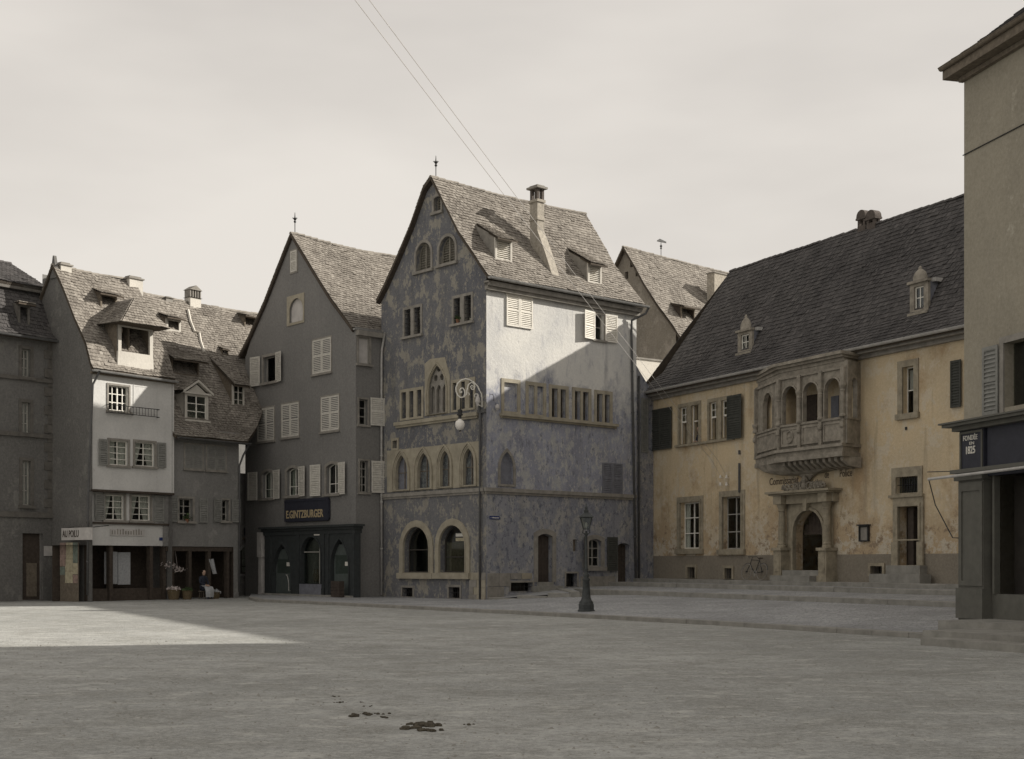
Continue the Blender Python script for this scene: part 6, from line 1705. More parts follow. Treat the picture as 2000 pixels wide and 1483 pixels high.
# dormers with stone cap
def stone_dormer(x0, x1, yt, yb, ycap, xcap, xs, ys):
    u, v, z = rsP.hit((x0 + x1) / 2, yb); Wd = rsP.W.off(-v); ua, ub, zb, zt = Wd.rect(x0, x1, yt, yb); uc = (ua + ub) / 2; zc = Wd.uz(xcap, ycap)[1]
    vm = v
    while rsP.z(vm) < zt: vm += .03
    m = MB()
    for uu in (ua, ub): m.quad(rsP.P(uu, v, zb - .1), rsP.P(uu, vm + .1, zt), rsP.P(uu, v, zt))
    m.quad(rsP.P(ua, v, zt), rsP.P(ub, v, zt), rsP.P(ub, vm + .2, zt + .05), rsP.P(ua, vm + .2, zt + .05))
    d = build('dormer', m, M['shutterblue'], po)
    hb = (ua + .16, ub - .16, zb + .14, zt - .12)
    m = MB(); m.prism(Wd.T, outline('rect', ua - .06, ub + .06, zb - .1, zt), -.1, .02, [outline('rect', *hb)]); m.box(Wd.T, ua - .12, ub + .12, -.1, .12, zt, zt + .1); m.box(Wd.T, ua - .1, ub + .1, 0, .12, zb - .06, zb + .04); build('dormer_frame', m, M['loggia'], d)
    m = MB(); hgt = zc - zt - .1
    m.lathe((0, 0, 0), [(.32, zt + .1), (.34, zt + .1 + hgt * .25), (.26, zt + .1 + hgt * .55), (.12, zt + .1 + hgt * .75), (.06, zt + .1 + hgt * .8), (.1, zt + .1 + hgt * .88), (.02, zc)], 12, lambda x, y, zz: rsP.P(uc + x, v + .05 - y * .5, zz)); build('dormer_cap', m, M['loggia'], d, smooth=True)
    m = MB(); c = (hb[0] + hb[1]) / 2; m.prism(Wd.T, outline('rect', *hb), -.09, -.05, [outline('rect', hb[0] + .05, hb[1] - .05, hb[2] + .05, hb[3] - .05)]); m.box(Wd.T, c - .02, c + .02, -.085, -.055, hb[2], hb[3]); m.box(Wd.T, hb[0], hb[1], -.083, -.057, (hb[2] + hb[3]) / 2, (hb[2] + hb[3]) / 2 + .03); build('window_frame', m, M['sash'], d)
    m = MB(); m.box(Wd.T, hb[0], hb[1], -.075, -.07, hb[2], hb[3]); build('pane', m, M['glass'], d)
    m = MB(); m.box(lambda a, b, c2: rsP.P(a, b, c2), ub - .1, ub + .16, v + .25, vm + .35, zt + .0, zt + .14); build('sunlit_strip', m, M['pipe'], d)  # pale colour imitates sun grazing the strip of dormer roof
stone_dormer(1443, 1467.5, 648, 690, 614, 1456, 0, 0)
stone_dormer(1780, 1811, 553, 612, 519, 1797, 0, 0)
# twin ridge chimney pots
for k, (x0, x1) in enumerate(((1680, 1695), (1698, 1714))):
    Wp = rsP.W.off(-3.3); a, b, zb, zt = Wp.rect(x0, x1, 411, 450); zr = 15.72
    m = MB(); T_ = lambda p, q, r: rsP.P(p, 3.3 + q, r); c = (a + b) / 2; hw = (b - a) / 2
    m.box(T_, a, b, -.15, .15, zr - .6, zr + .1)
    for p in (-1, 1):
        for q in (-1, 1): m.box(T_, c + p * (hw - .07) - .06, c + p * (hw - .07) + .06, q * .1 - .05, q * .1 + .05, zr + .1, zt - .3)
    ch_ = build('chimney', m, M['brickdark'], po)
    m = MB(); m.prism(lambda p, q, r: rsP.P(p, 3.3 + q, r), outline('round', a - .04, b + .04, zt - .36, zt, 8), -.18, .18); m.box(T_, a - .06, b + .06, -.2, .2, zt - .4, zt - .32); build('chimney_hood', m, M['brickdark'], ch_)
# ---- loggia
uL = PF.uz(1478, 850)[0]; uRr = PF.uz(1675, 850)[0]; PD = 1.05
Pf1 = PF.off(PD); ufL = Pf1.uz(1523, 850)[0]; ufR = Pf1.uz(1648, 850)[0]
zpt = Pf1.uz(1600, 821)[1]; zpb = Pf1.uz(1600, 871)[1]; zsb = Pf1.uz(1600, 892)[1]; zat = Pf1.uz(1600, 744)[1]; ztop = zE - .12
lg = build('loggia', (lambda mm: (mm.prism(lambda u, w, z: PF.T(u, z, w), [(uL, 0), (ufL, PD), (ufR, PD), (uRr, 0)], zpb - .0, zpb + .12), mm)[1])(MB()), M['loggia'], po, label='projecting carved stone loggia with open arches')
foot = [(uL, 0), (ufL, PD), (ufR, PD), (uRr, 0)]
def ring(z0, z1, g, mat, nm, par=lg):
    """moulding that follows the plan"""
    f2 = [(uL - g, 0), (ufL - g * .6, PD + g), (ufR + g * .6, PD + g), (uRr + g, 0)]
    m = MB(); m.prism(lambda u, w, z: PF.T(u, z, w), f2, z0, z1); return build(nm, m, M[mat], par)
ring(zsb - .08, zsb + .1, .16, 'loggia', 'cornice'); ring(zsb + .1, zpb - .12, .08, 'loggia', 'cornice'); ring(zpb - .12, zpb, .2, 'loggia', 'cornice')

faces = [(foot[0], foot[1], 1), (foot[1], foot[2], 3), (foot[2], foot[3], 1)]
for fi, (pa, pb, n) in enumerate(faces):
    A = PF.T(pa[0], pa[1], 0); B = PF.T(pb[0], pb[1], 0); W = Plane(A, B - A)
    L = float(np.linalg.norm((B - A)[:2]))
    if np.dot(W.n, PF.n) < 0: W.n = -W.n
    # parapet panels
    m = MB(); m.box(W.T, 0, L, -.14, 0, zpb, zpt - .06); m.box(W.T, -.02, L + .02, -.18, .06, zpt - .08, zpt); pp_ = build('parapet', m, M['loggia'], lg)
    bay = L / n
    for k in range(n):
        a, b = k * bay, (k + 1) * bay
        m = MB(); m.prism(W.T, outline('rect', a + .12, b - .12, zpb + .12, zpt - .14), 0, .035, [outline('rect', a + .2, b - .2, zpb + .2, zpt - .22)]); build('panel', m, M['loggia'], pp_)
        if fi == 1 and k == 0:
            c = (a + b) / 2; m = MB(); m.tube([(c + .2 * math.cos(t), .02, (zpb + zpt) / 2 + .24 * math.sin(t)) for t in np.linspace(0, 2 * math.pi, 14)[:-1]], .035, 5, W.T, closed=True); m.box(W.T, c - .2, c + .2, .0, .03, (zpb + zpt) / 2 - .02, (zpb + zpt) / 2 + .02); build('shield', m, M['loggia'], pp_)
    # arcade screen
    m = MB(); gp_ = .2 if n == 3 else bay * .3
    hh = [outline('round', k * bay + gp_, (k + 1) * bay - gp_, zpt + .002, zat, 12) for k in range(n)]
    hh2 = [(k * bay + .2, (k + 1) * bay - .2) for k in range(n)]
    poly = [(0, zpt)]
    m.prism(W.T, outline('rect', 0.0, L, zpt - .005, zat + .62), -.16, -.02, hh); sc = build('arcade', m, M['loggia'], lg)
    m = MB()
    for k in range(n): m.prism(W.T, outline('round', k * bay + gp_ - .07, (k + 1) * bay - gp_ + .07, zpt + .01, zat + .07, 12), -.03, .03, [outline('round', k * bay + gp_ - .005, (k + 1) * bay - gp_ + .005, zpt + .015, zat + .002, 12)])
    build('archivolt', m, M['loggia'], sc)
    for k in range(n + 1):
        uu = k * bay; zsprg = zat - (bay - .4) / 2
        m = MB(); m.lathe((0, 0, 0), [(.13, zpt), (.13, zpt + .08), (.09, zpt + .12), (.085, zsprg - .15), (.11, zsprg - .1), (.09, zsprg - .05), (.15, zsprg + .1), (.15, zsprg + .16)], 10, lambda x, y, z, uu=uu: W.T(uu + x, .05 + y, z)); m.box(W.T, uu - .1, uu + .1, -.02, .1, zsprg + .16, zat + .35); m.box(W.T, uu - .08, uu + .08, -.01, .09, zpb, zpt - .08)
        m.lathe((0, 0, 0), [(.02, -.13), (.11, -.08), (.12, .0), (.08, .1), (.02, .14)], 8, lambda x, y, z, uu=uu: W.T(uu + x, .1 + y * .6, (zpb + zpt) / 2 + .2 + z)); build('column', m, M['loggia'], lg)
    m = MB(); m.box(W.T, -.05, L + .05, -.1, .06, zat + .3, zat + .4); build('architrave', m, M['loggia'], lg)
ring(zat + .6, ztop - .22, .02, 'loggia', 'frieze'); ring(ztop - .22, ztop - .12, .16, 'loggia', 'cornice'); ring(ztop - .12, ztop, .28, 'loggia', 'cornice')
# carved ornaments of frieze and capitals
m = MB()
for k in range(14):
    uu = ufL + (ufR - ufL) * (k + .5) / 14
    m.tube([PF.T(uu + .08 * math.cos(t), PD + .08, zat + .85 + .06 * math.sin(t)) for t in np.linspace(0, 5.2, 8)], .022, 4)
build('carved_frieze', m, M['loggia'], lg)
# corbel table under the slab, then the fan tapering to a pendant
kk = 11
for k in range(kk):
    f = (k + .5) / kk; uu = ufL + (ufR - ufL) * f
    m = MB(); m.add([(uu - .08, .1, zsb - .08), (uu + .08, .1, zsb - .08), (uu + .08, PD * .97, zsb - .08), (uu - .08, PD * .97, zsb - .08), (uu - .08, .1, zsb - .5), (uu + .08, .1, zsb - .5), (uu + .08, PD * .62, zsb - .42), (uu - .08, PD * .62, zsb - .42), (uu - .08, PD * .94, zsb - .22), (uu + .08, PD * .94, zsb - .22)],
                    [(0, 1, 2, 3), (3, 2, 9, 8), (8, 9, 6, 7), (7, 6, 5, 4), (0, 3, 8, 7, 4), (1, 5, 6, 9, 2)], PF.T); build('corbel', m, M['loggia'], lg)
m = MB(); cuc = PF.uz(1582, 900)[0]
lv = [(zsb - .08, 0, PD * .74), (zsb - .34, .3, PD * .6), (zsb - .5, .9, PD * .42), (zsb - .56, 1.5, .3)]
b = len(m.v)
for z, ins, dp in lv:
    l_, r2 = uL + .25 + (cuc - uL - .25) * min(1, ins * .5), uRr - .3 - (uRr - .3 - cuc) * min(1, ins * .5)
    m.v += [tuple(PF.T(l_, -.02, z)), tuple(PF.T(l_ + (cuc - l_) * .2, dp, z)), tuple(PF.T(r2 - (r2 - cuc) * .15, dp, z)), tuple(PF.T(r2, -.02, z))]
for i in range(len(lv) - 1):
    for j in range(3): q = b + i * 4 + j; m.f.append((q, q + 1, q + 5, q + 4))
m.f.append(tuple(b + (len(lv) - 1) * 4 + j for j in range(4)))
build('corbel_fan', m, M['loggia'], lg)
m = MB(); zf_ = zsb - .56
m.lathe((0, 0, 0), [(.6, zf_ + .05), (.5, zf_ - .04), (.26, zf_ - .14), (.16, zf_ - .24), (.12, zet + .5)], 10, lambda x, y, z: PF.T(cuc + x, .12 + y * .35, z)); build('pendant', m, M['loggia'], lg)
# loggia floor, ceiling and back opening
m = MB(); m.prism(lambda u, w, z: PF.T(u, z, w), [(uL + .05, 0.01), (ufL, PD - .1), (ufR, PD - .1), (uRr - .05, 0.01)], zpt - .9, zpt - .85); build('floor_slab', m, M['loggia'], lg)
m = MB(); m.box(PF.T, cuc - .55, cuc + .45, .005, .03, zpb, zat - .3); build('door', m, M['darkwood'], lg)
m = MB(); m.box(PF.T, cuc + 1.3, cuc + 1.75, .005, .03, zpb + .7, zat - .5); build('inner_window', m, M['shutterblue'], lg)
for s_ in ((1446, 905, 962), (1446, 880, 888)):
    a = PF.uz(s_[0], s_[1]); b = PF.uz(s_[0], s_[2]); m = MB(); m.tube([PF.T(a[0], .06, a[1]), PF.T(b[0], .06, b[1])], .05, 6); build('wall_pipe', m, M['pipedark'], po)
# insulators
ins = []
for (x, y) in ((1412, 931), (1424, 931), (1412, 945.5), (1424, 945.5)):
    u, z = PF.uz(x, y); m = MB(); m.tube([PF.T(u, 0, z - .06), PF.T(u, .12, z - .06)], .012, 5); m.lathe((0, 0, 0), [(.05, -.07), (.06, -.02), (.035, .0), (.05, .04), (.02, .07)], 8, lambda p, q, r: PF.T(u + p, .14 + q, z + r)); build('insulator', m, M['opal'], po); ins.append(PF.T(u, .16, z + .03))

# ================================================================== RIGHT-HAND HOUSE (row towards the camera)
tO = at(1883, 1205, 32.4); et = -dirvp(330)
TF = Plane(tO, et)
th = thing('plastered_house', 'tall grey ochre plastered house with deep eaves and panelled shopfront at the right edge', 'house', tuple(tO[:2]) + (0,))
TL = 27.0; zte = TF.uz(1890, 165)[1]
r_ = TF.rect(1962, 2030, 662, 800); TF.holes.append(outline('rect', *r_))
m = MB(); m.prism(TF.T, outline('rect', r_[0] - .15, r_[1] + .15, r_[2] - .15, r_[3] + .15), -.02, .04, [outline('rect', *r_)]); tw3 = build('window', m, M['stonegrey'], th)
m = MB(); m.box(TF.T, r_[0], r_[1], -.25, -.24, r_[2], r_[3]); build('pane', m, M['glass'], tw3)
shutter(th, TF, r_[0] - .72, r_[0] - .16, r_[2], r_[3], 'shuttergrey', .05, 3, 'r', .1)
for k in range(5):
    a = 3.0 + k * 4.6
    for (zb, zt) in ((4.9, 6.9), (8.6, 10.4)):
        if a + 1.1 > TL or (k == 0 and zb < 6): continue
        if a < r_[1] + .5 and zb < 8: continue
        window(th, TF, uz=(a, a + 1.0, zb, zt), sur=.15, smat='stonegrey', nx=2, nz=3, fmat='sashgrey')
TF.holes.append(outline('rect', .95, 9.0, .8, 5.3))
wall(th, TF, [(0, 0), (TL, 0), (TL, zte + .3), (0, zte + .3)], 'tower')
m = MB(); T_ = TF.T
m.quad(T_(0, 0, 0), T_(0, -9, 0), T_(0, -9, zte + .3), T_(0, 0, zte + .3)); m.quad(T_(TL, 0, 0), T_(TL, -9, 0), T_(TL, -9, zte + .3), T_(TL, 0, zte + .3)); m.quad(T_(0, -9, 0), T_(TL, -9, 0), T_(TL, -9, zte + .3), T_(0, -9, zte + .3)); build('wall', m, M['tower'], th)
zq = TF.uz(1910, 288)[1]; m = MB(); m.tube([TF.T(-.02, .02, zq - .02), TF.T(TL, .02, zq)], .015, 4); build('cable', m, M['iron'], th)
# hipped roof with deep eaves
ov = .4; ou = .3; zr_ = zte + 4.2
c1, c2, c3, c4 = T_(-ou, ov, zte + .5), T_(TL + ov, ov, zte + .5), T_(TL + ov, -9 - ov, zte + .5), T_(-ou, -9 - ov, zte + .5)
p1, p2 = T_(4.6, -4.5, zr_), T_(TL - 4, -4.5, zr_)
m = MB(); dn = np.array([0, 0, -.28])
for q in ((c1, c2, p2, p1), (c2, c3, p2), (c3, c4, p1, p2), (c4, c1, p1)): m.quad(*q)
m.quad(c1 + dn, c2 + dn, c3 + dn, c4 + dn)
for a, b in ((c1, c2), (c2, c3), (c3, c4), (c4, c1)): m.quad(a, b, b + dn, a + dn)
tr2 = build('roof', m, M['wood'], th)
tl = MB(); rnd = []; tiles_on(tl, rnd, c1, c2, p2, p1, .2, .2); tiles_on(tl, rnd, c4, c1, p1, p1 + (c4 - c1) * .001, .2, .2); build('roof_tiles', tl, M['tiledark'], tr2, 'stuff', rnd=rnd)
m = MB(); m.box(TF.T, -.05, TL, 0, .12, zte + .1, zte + .21); build('eaves_moulding', m, M['wood'], th)
gutter(th, T_(-ou, ov + .05, zte + .5), T_(TL + ov, ov + .05, zte + .5), 'wood', .08)
# shopfront pilaster and fascia
zb0 = .38; zcn = TF.off(.25).uz(1885, 838)[1]; zf0 = TF.off(.25).uz(1895, 925)[1]
TS = TF.off(.3)
up0 = TS.uz(1872, 1100)[0]; up1 = TS.uz(1921, 1100)[0]
sp3 = build('shopfront', (lambda mm: (mm.box(TS.T, up0, up1, -.35, 0, .0, zf0 - .12), mm)[1])(MB()), M['shopgrey'], th, label='grey green panelled shopfront pilaster and fascia')
m = MB(); m.prism(TS.T, outline('rect', up0 + .04, up1 - .02, zb0 + .78, zf0 - .22), 0, .03, [outline('rect', up0 + .16, up1 - .12, zb0 + .9, zf0 - .42)]); m.box(TS.T, up0 - .03, up1 + .03, -.3, .06, zb0, zb0 + .72); m.box(TS.T, up0 - .08, up1 + .05, -.3, .08, zf0 - .16, zf0 - .06); build('panel', m, M['shopgrey'], sp3)
m = MB(); m.box(TS.T, up0 + .02, up1 - .02, -.35, -.02, zf0 - .06, zcn - .05); fb = build('fascia_block', m, M['navy'], sp3)
m = MB(); m.prism(TS.T, outline('rect', up0 + .05, up1 - .05, zf0 + .05, zcn - .08), -.02, .01, [outline('rect', up0 + .1, up1 - .1, zf0 + .1, zcn - .13)]); build('panel', m, M['shopgrey'], fb)
uL_ = TS.uz(1880, 890)[0]
wsp = up1 - up0
text(fb, TS, 'FONDÉE', up0 + wsp * .17, TS.uz(1895, 858)[1] - .02, .17, 'whitepaint', -.012, sx=wsp * .62 / .70)
text(fb, TS, 'EN', up0 + wsp * .42, TS.uz(1895, 868)[1] - .01, .1, 'whitepaint', -.012, sx=1.6)
text(fb, TS, '1825', up0 + wsp * .26, TS.uz(1897, 884)[1] - .02, .25, 'whitepaint', -.012, sx=wsp * .5 / .62, weight=.004)
m = MB(); m.box(TS.T, up0 - .1, 9, -.35, .12, zcn - .05, zcn + .05); m.box(TS.T, up0 - .25, 9, -.35, .3, zcn + .05, zcn + .12); m.box(TS.T, up0 - .32, 9, -.35, .36, zcn + .12, zcn + .16); build('cornice', m, M['shopgrey'], sp3)
m = MB(); m.box(TS.T, up1 + .03, 9, -.3, -.08, zf0 - .1, zcn - .05); build('fascia', m, M['navy'], sp3)
m = MB(); m.box(TS.T, up1 + .03, 9, -.9, -.8, zb0, zf0 - .1); build('shop_recess', m, M['inner'], sp3)
m = MB(); m.box(TS.T, up1 + .03, 9, -.7, -.2, zb0 - .4, zb0 + .6); build('stall_riser', m, M['shopgrey'], sp3)
m = MB(); m.box(TS.T, up1 + .12, up1 + .2, -.3, -.15, zb0 + .6, zf0 - .1); build('window_frame', m, M['shopgrey'], sp3)
# rolled awning and its iron arm
m = MB(); za_ = TF.off(.6).uz(1880, 921)[1]
m.box(TS.T, up0 - .06, 9, .0, .2, za_ - .02, za_ + .07); aw = build('awning_box', m, M['shopgrey'], th)
m = MB(); m.tube([TS.T(up0 - .5, .5, za_ - .12), TS.T(9, .5, za_ - .05)], .035, 7); build('awning_roller', m, M['pipe'], aw)
m = MB(); m.tube([TS.T(up0 - .5, .5, za_ - .1), TS.T(up0 - .36, .4, za_ - .75), TS.T(up0 - .06, .12, za_ - 1.55), TS.T(up0 + .05, .02, za_ - 1.56)], .014, 5); m.tube([TS.T(up0 - .55, .5, za_ + .06), TS.T(up0 + .1, .0, za_ + .05)], .012, 5); build('awning_arm', m, M['iron'], aw)
# door steps
for k, (xl, zt, zb) in enumerate(((1832, .40, .26), (1802, .265, .13), (1798, .15, .0))):
    p = gz(xl, (1211.5, 1231, 1246)[k], zt); p[2] = 0; kd = kp[6] - kp[5]; kd = kd / np.linalg.norm(kd); DS = Plane(p, kd)
    m = MB(); m.box(DS.T, 0, 9, -4, 0, zb - .1, zt)
    o = build('door_step', m, M['step'], th)

# ================================================================== STREET LAMP
lb = gz(1145, 1193, .17)
sl = thing('street_lamp', 'cast iron gas street lamp with four-sided glass lantern on the pavement edge', 'street lamp', tuple(lb))
px_m = FPX / lb[1]; H_ = (1193 - 985) / px_m
T_ = lambda x, y, z: (lb[0] + x, lb[1] + y, lb[2] + z)
m = MB(); k = H_ / 3.25
m.lathe((0, 0, -.1), [(.29, 0), (.29, .12), (.26, .14), (.26, .30), (.24, .33)], 8, T_); build('plinth', m, M['lampiron'], sl)
m = MB(); m.lathe((0, 0, 0), [(.22, .22), (.23, .27), (.18, .33), (.145, .42), (.125, .62), (.105, .95), (.125, .98), (.125, 1.02), (.075, 1.06), (.1, 1.12), (.1, 1.16), (.06, 1.2), (.052, 1.3), (.075, 1.33), (.05, 1.37), (.042, 1.7), (.038, 2.3), (.04, 2.42), (.065, 2.44), (.06, 2.48), (.035, 2.5), (.035, 2.56)], 12, T_); build('post', m, M['lampiron'], sl, smooth=True)
m = MB()
for a in range(4):
    t = math.pi / 4 + a * math.pi / 2; c, s_ = math.cos(t), math.sin(t)
    m.tube([T_(.03 * c, .03 * s_, 2.45), T_(.16 * c, .16 * s_, 2.5), T_(.13 * c, .13 * s_, 2.62)], .012, 5)
    m.tube([T_(.13 * c, .13 * s_, 2.62), T_(.26 * c, .26 * s_, 3.0)], .014, 5)
    t2 = t + math.pi / 2; c2, s2 = math.cos(t2), math.sin(t2)
    m.tube([T_(.13 * c, .13 * s_, 2.62), T_(.13 * c2, .13 * s2, 2.62)], .014, 5); m.tube([T_(.27 * c, .27 * s_, 3.0), T_(.27 * c2, .27 * s2, 3.0)], .018, 5)
m.lathe((0, 0, 0), [(.33, 3.0), (.3, 3.03), (.14, 3.13), (.1, 3.15), (.1, 3.22), (.06, 3.25), (.06, 3.32), (.015, 3.36), (.012, 3.44)], 4, T_); lf = build('lantern', m, M['lampiron'], sl)
for a in range(4):
    t = math.pi / 4 + a * math.pi / 2; t2 = t + math.pi / 2
    p = MB(); p.quad(T_(.125 * math.cos(t), .125 * math.sin(t), 2.625), T_(.125 * math.cos(t2), .125 * math.sin(t2), 2.625), T_(.255 * math.cos(t2), .255 * math.sin(t2), 2.99), T_(.255 * math.cos(t), .255 * math.sin(t), 2.99)); build('lantern_pane', p, M['glass'], lf)
m = MB(); m.lathe((0, 0, 0), [(.015, 2.56), (.015, 2.68), (.035, 2.7), (.04, 2.82), (.01, 2.84)], 8, T_); build('gas_mantle', m, M['lampglass'], lf)

# ================================================================== BRACKET LAMP on the corner
bl_ = thing('bracket_lamp', 'white scrolled wrought-iron bracket lamp with hanging opal globe on the house corner', 'lamp', tuple(F.T(.15, 0, 8.5)))
BO = F.T(.12, .0, 0); BP = Plane(BO, np.array([-1.0, -.12, 0])); BP.n = np.array([.12, -1, 0.]) / np.linalg.norm([.12, 1])
# u runs left in the picture, parallel to the picture's width
def B_(x, y):
    u, z = BP.uz(x, y); return BP.T(u, 0, z)
def sc4(pts): return [B_(840 + x / 10.594, 720 + y / 10.593) for x, y in pts]
m = MB()
m.tube(sc4([(1025, 460), (985, 370), (900, 280), (800, 225), (735, 215), (640, 245), (570, 310), (535, 400), (540, 480), (575, 555), (630, 600), (690, 590), (720, 530), (715, 460), (680, 405), (640, 410), (615, 450), (625, 505), (655, 500), (650, 465)]), .03, 6)
m.tube(sc4([(640, 605), (700, 590), (750, 540), (770, 430), (790, 340), (850, 290), (910, 310), (925, 380), (905, 440), (860, 430), (840, 380), (865, 345), (895, 370), (880, 395)]), .026, 6)
m.tube(sc4([(740, 550), (770, 505), (810, 510), (815, 545), (790, 550)]), .02, 5)
bs_ = build('scroll_bracket', m, M['whitepaint'], bl_)
m = MB(); m.tube(sc4([(625, 610), (625, 850)]), .018, 5); m.tube(sc4([(640, 610), (640, 850)]), .01, 4); build('chain', m, M['iron'], bl_)
c = sc4([(618, 900)])[0]; g = sc4([(618, 1165)])[0]
m = MB(); m.lathe(tuple(c), [(.03, .12), (.1, .09), (.1, -.08), (.13, -.1), (.13, -.14), (.07, -.16), (.07, -.34)], 10); build('lamp_cap', m, M['iron'], bl_)
m = MB(); m.lathe(tuple(g), [(.06, .26), (.1, .2), (.18, .15), (.205, .05), (.2, -.06), (.16, -.15), (.1, -.21), (.03, -.24)], 14); build('lamp_globe', m, M['opal'], bl_, smooth=True)
m = MB(); m.lathe(tuple(g), [(.05, -.22), (.05, -.27), (.01, -.3)], 8); build('globe_stud', m, M['iron'], bl_)
m = MB()
m.tube([F.T(.25, .02, F.uz(940, 795)[1]), F.T(.2, .25, F.uz(940, 795)[1] + .05)] , .025, 5)
m.tube(sc4([(930, 600), (915, 560), (940, 525), (985, 530), (1005, 570)]), .022, 5); m.tube(sc4([(1025, 460), (1060, 520), (1075, 620), (1075, 800)]), .02, 5)
build('wall_arm', m, M['whitepaint'], bl_)
m = MB(); c = sc4([(985, 640)])[0]; m.lathe(tuple(c), [(.02, .2), (.06, .12), (.1, 0), (.11, -.1), (.06, -.2), (.02, -.3)], 10); build('insulator', m, M['blind'], bl_)
m = MB(); m.box(F.T, .0, .5, .0, .1, 8.15, 8.3); m.tube([F.T(.3, .1, 8.2), F.T(.3, .1, 7.2)], .04, 6); build('wall_fixing', m, M['pipedark'], bl_)
m = MB(); pts = [(958, 771), (962, 770), (964, 775), (964.5, 783)]; SPl = S.off(.15); m.tube([SPl.T(SPl.uz(*p)[0], 0, SPl.uz(*p)[1]) for p in pts], .016, 5); build('small_scroll', m, M['pipedark'], bl_)
m = MB(); q = SPl.uz(971.5, 795); m.lathe((0, 0, 0), [(.02, .12), (.09, .06), (.1, -.05), (.04, -.14)], 10, lambda a, b, c: SPl.T(q[0] + a, b, q[1] + c)); build('insulator', m, M['blind'], bl_)

# ================================================================== OVERHEAD WIRES
for i, (x_, y_, lbl) in enumerate(((735, 55, 'thin pale overhead wire, the left one of two slanting across the sky'), (762, 55, 'thin pale overhead wire, the right one of two slanting across the sky'))):
    A = ins[i]; B = at(x_, y_, 20.0); d = (B - A); E_ = A + d * (A[1] + 6) / (A[1] - 20.0)
    n = 24; pts = []
    for k in range(n + 1):
        f = k / n; p = A + (E_ - A) * f; p = p + np.array([0, 0, -.25 * 4 * f * (1 - f) + .25 * 4 * .59 * .41]) * (1 if 0 < k < n else 0); pts.append(p)
    m = MB(); m.tube(pts, .0055, 5); w_ = build('overhead_wire', m, M['blind'], loc=tuple(A)); tag(w_, lbl, 'wire', 'wires from the police wall')

# ================================================================== BICYCLE by the portal
bu = PF.uz(1506, 1117)[0]; bu2 = PF.uz(1466, 1119)[0]; wr = .335
bk_ = thing('bicycle', 'dark bicycle leaning against the police station wall left of the portal', 'bicycle', tuple(PF.T((bu + bu2) / 2, .45, zT)))
lean = lambda u, w, z: PF.T(u, .34 + (.95 - z) * .22 + w, zT + z)
ca, cb = (bu, wr + .02), (bu - 1.06, wr + .02)
for (cu2, cz2) in (ca, cb):
    m = MB(); m.tube([(cu2 + wr * math.cos(t), 0, cz2 + wr * math.sin(t)) for t in np.linspace(0, 2 * math.pi, 25)[:-1]], .02, 6, lean, closed=True); wv = build('wheel', m, M['stonegrey'], bk_)
    m = MB()
    for k in range(14): t = 2 * math.pi * k / 14; m.tube([(cu2, 0, cz2), (cu2 + wr * math.cos(t), 0, cz2 + wr * math.sin(t))], .003, 3, lean)
    m.lathe((0, 0, 0), [(.025, -.05), (.025, .05)], 8, lambda x, y, z: lean(cu2 + x, z, cz2 + y)); build('spokes', m, M['iron'], wv)
B1 = (bu - .46, 0, .3); St = (bu - .30, 0, .84); Hd = (cb[0] + .2, 0, .86); Hl = (cb[0] + .16, 0, .66)
m = MB(); fr2 = .016
for a, b in ((B1, St), (B1, Hl), (St, Hd), (Hd, Hl), (Hl, (cb[0], 0, cb[1])), (B1, (ca[0], 0, ca[1])), (St, (ca[0], 0, ca[1]))): m.tube([a, b], fr2, 6, lean)
build('frame', m, M['iron'], bk_)
m = MB(); m.lathe((0, 0, 0), [(.01, -.03), (.1, -.01), (.11, .02), (.02, .04)], 10, lambda x, y, z: lean(St[0] + .02 + x * 1.4, y * .8, .92 + z)); m.tube([St, (St[0], 0, .92)], .014, 5, lean); build('saddle', m, M['darkwood'], bk_)
m = MB(); m.tube([Hd, (Hd[0] + .02, 0, .98)], .013, 5, lean); m.tube([(Hd[0] + .18, .26, .93), (Hd[0] + .05, .24, 1.0), (Hd[0] - .02, .1, .99), (Hd[0] - .02, -.1, .99), (Hd[0] + .05, -.2, 1.0), (Hd[0] + .18, -.22, .93)], .013, 5, lean); build('handlebar', m, M['iron'], bk_)
m = MB(); m.tube([(B1[0] + .09 * math.cos(t), .04, B1[2] + .09 * math.sin(t)) for t in np.linspace(0, 2 * math.pi, 13)[:-1]], .008, 4, lean, closed=True); m.tube([(B1[0], .05, B1[2]), (B1[0] + .1, .06, B1[2] - .13), (B1[0] + .1, .14, B1[2] - .13)], .01, 4, lean); m.tube([(B1[0], -.05, B1[2]), (B1[0] - .1, -.06, B1[2] + .13), (B1[0] - .1, -.14, B1[2] + .13)], .01, 4, lean); build('crank', m, M['zinc'], bk_)
# mudguards
m = MB()
for cu2, cz2 in (ca, cb): m.tube([(cu2 + (wr + .03) * math.cos(t), 0, cz2 + (wr + .03) * math.sin(t)) for t in np.linspace(.2, 2.9, 12)], .014, 4, lean)
build('mudguard', m, M['iron'], bk_)

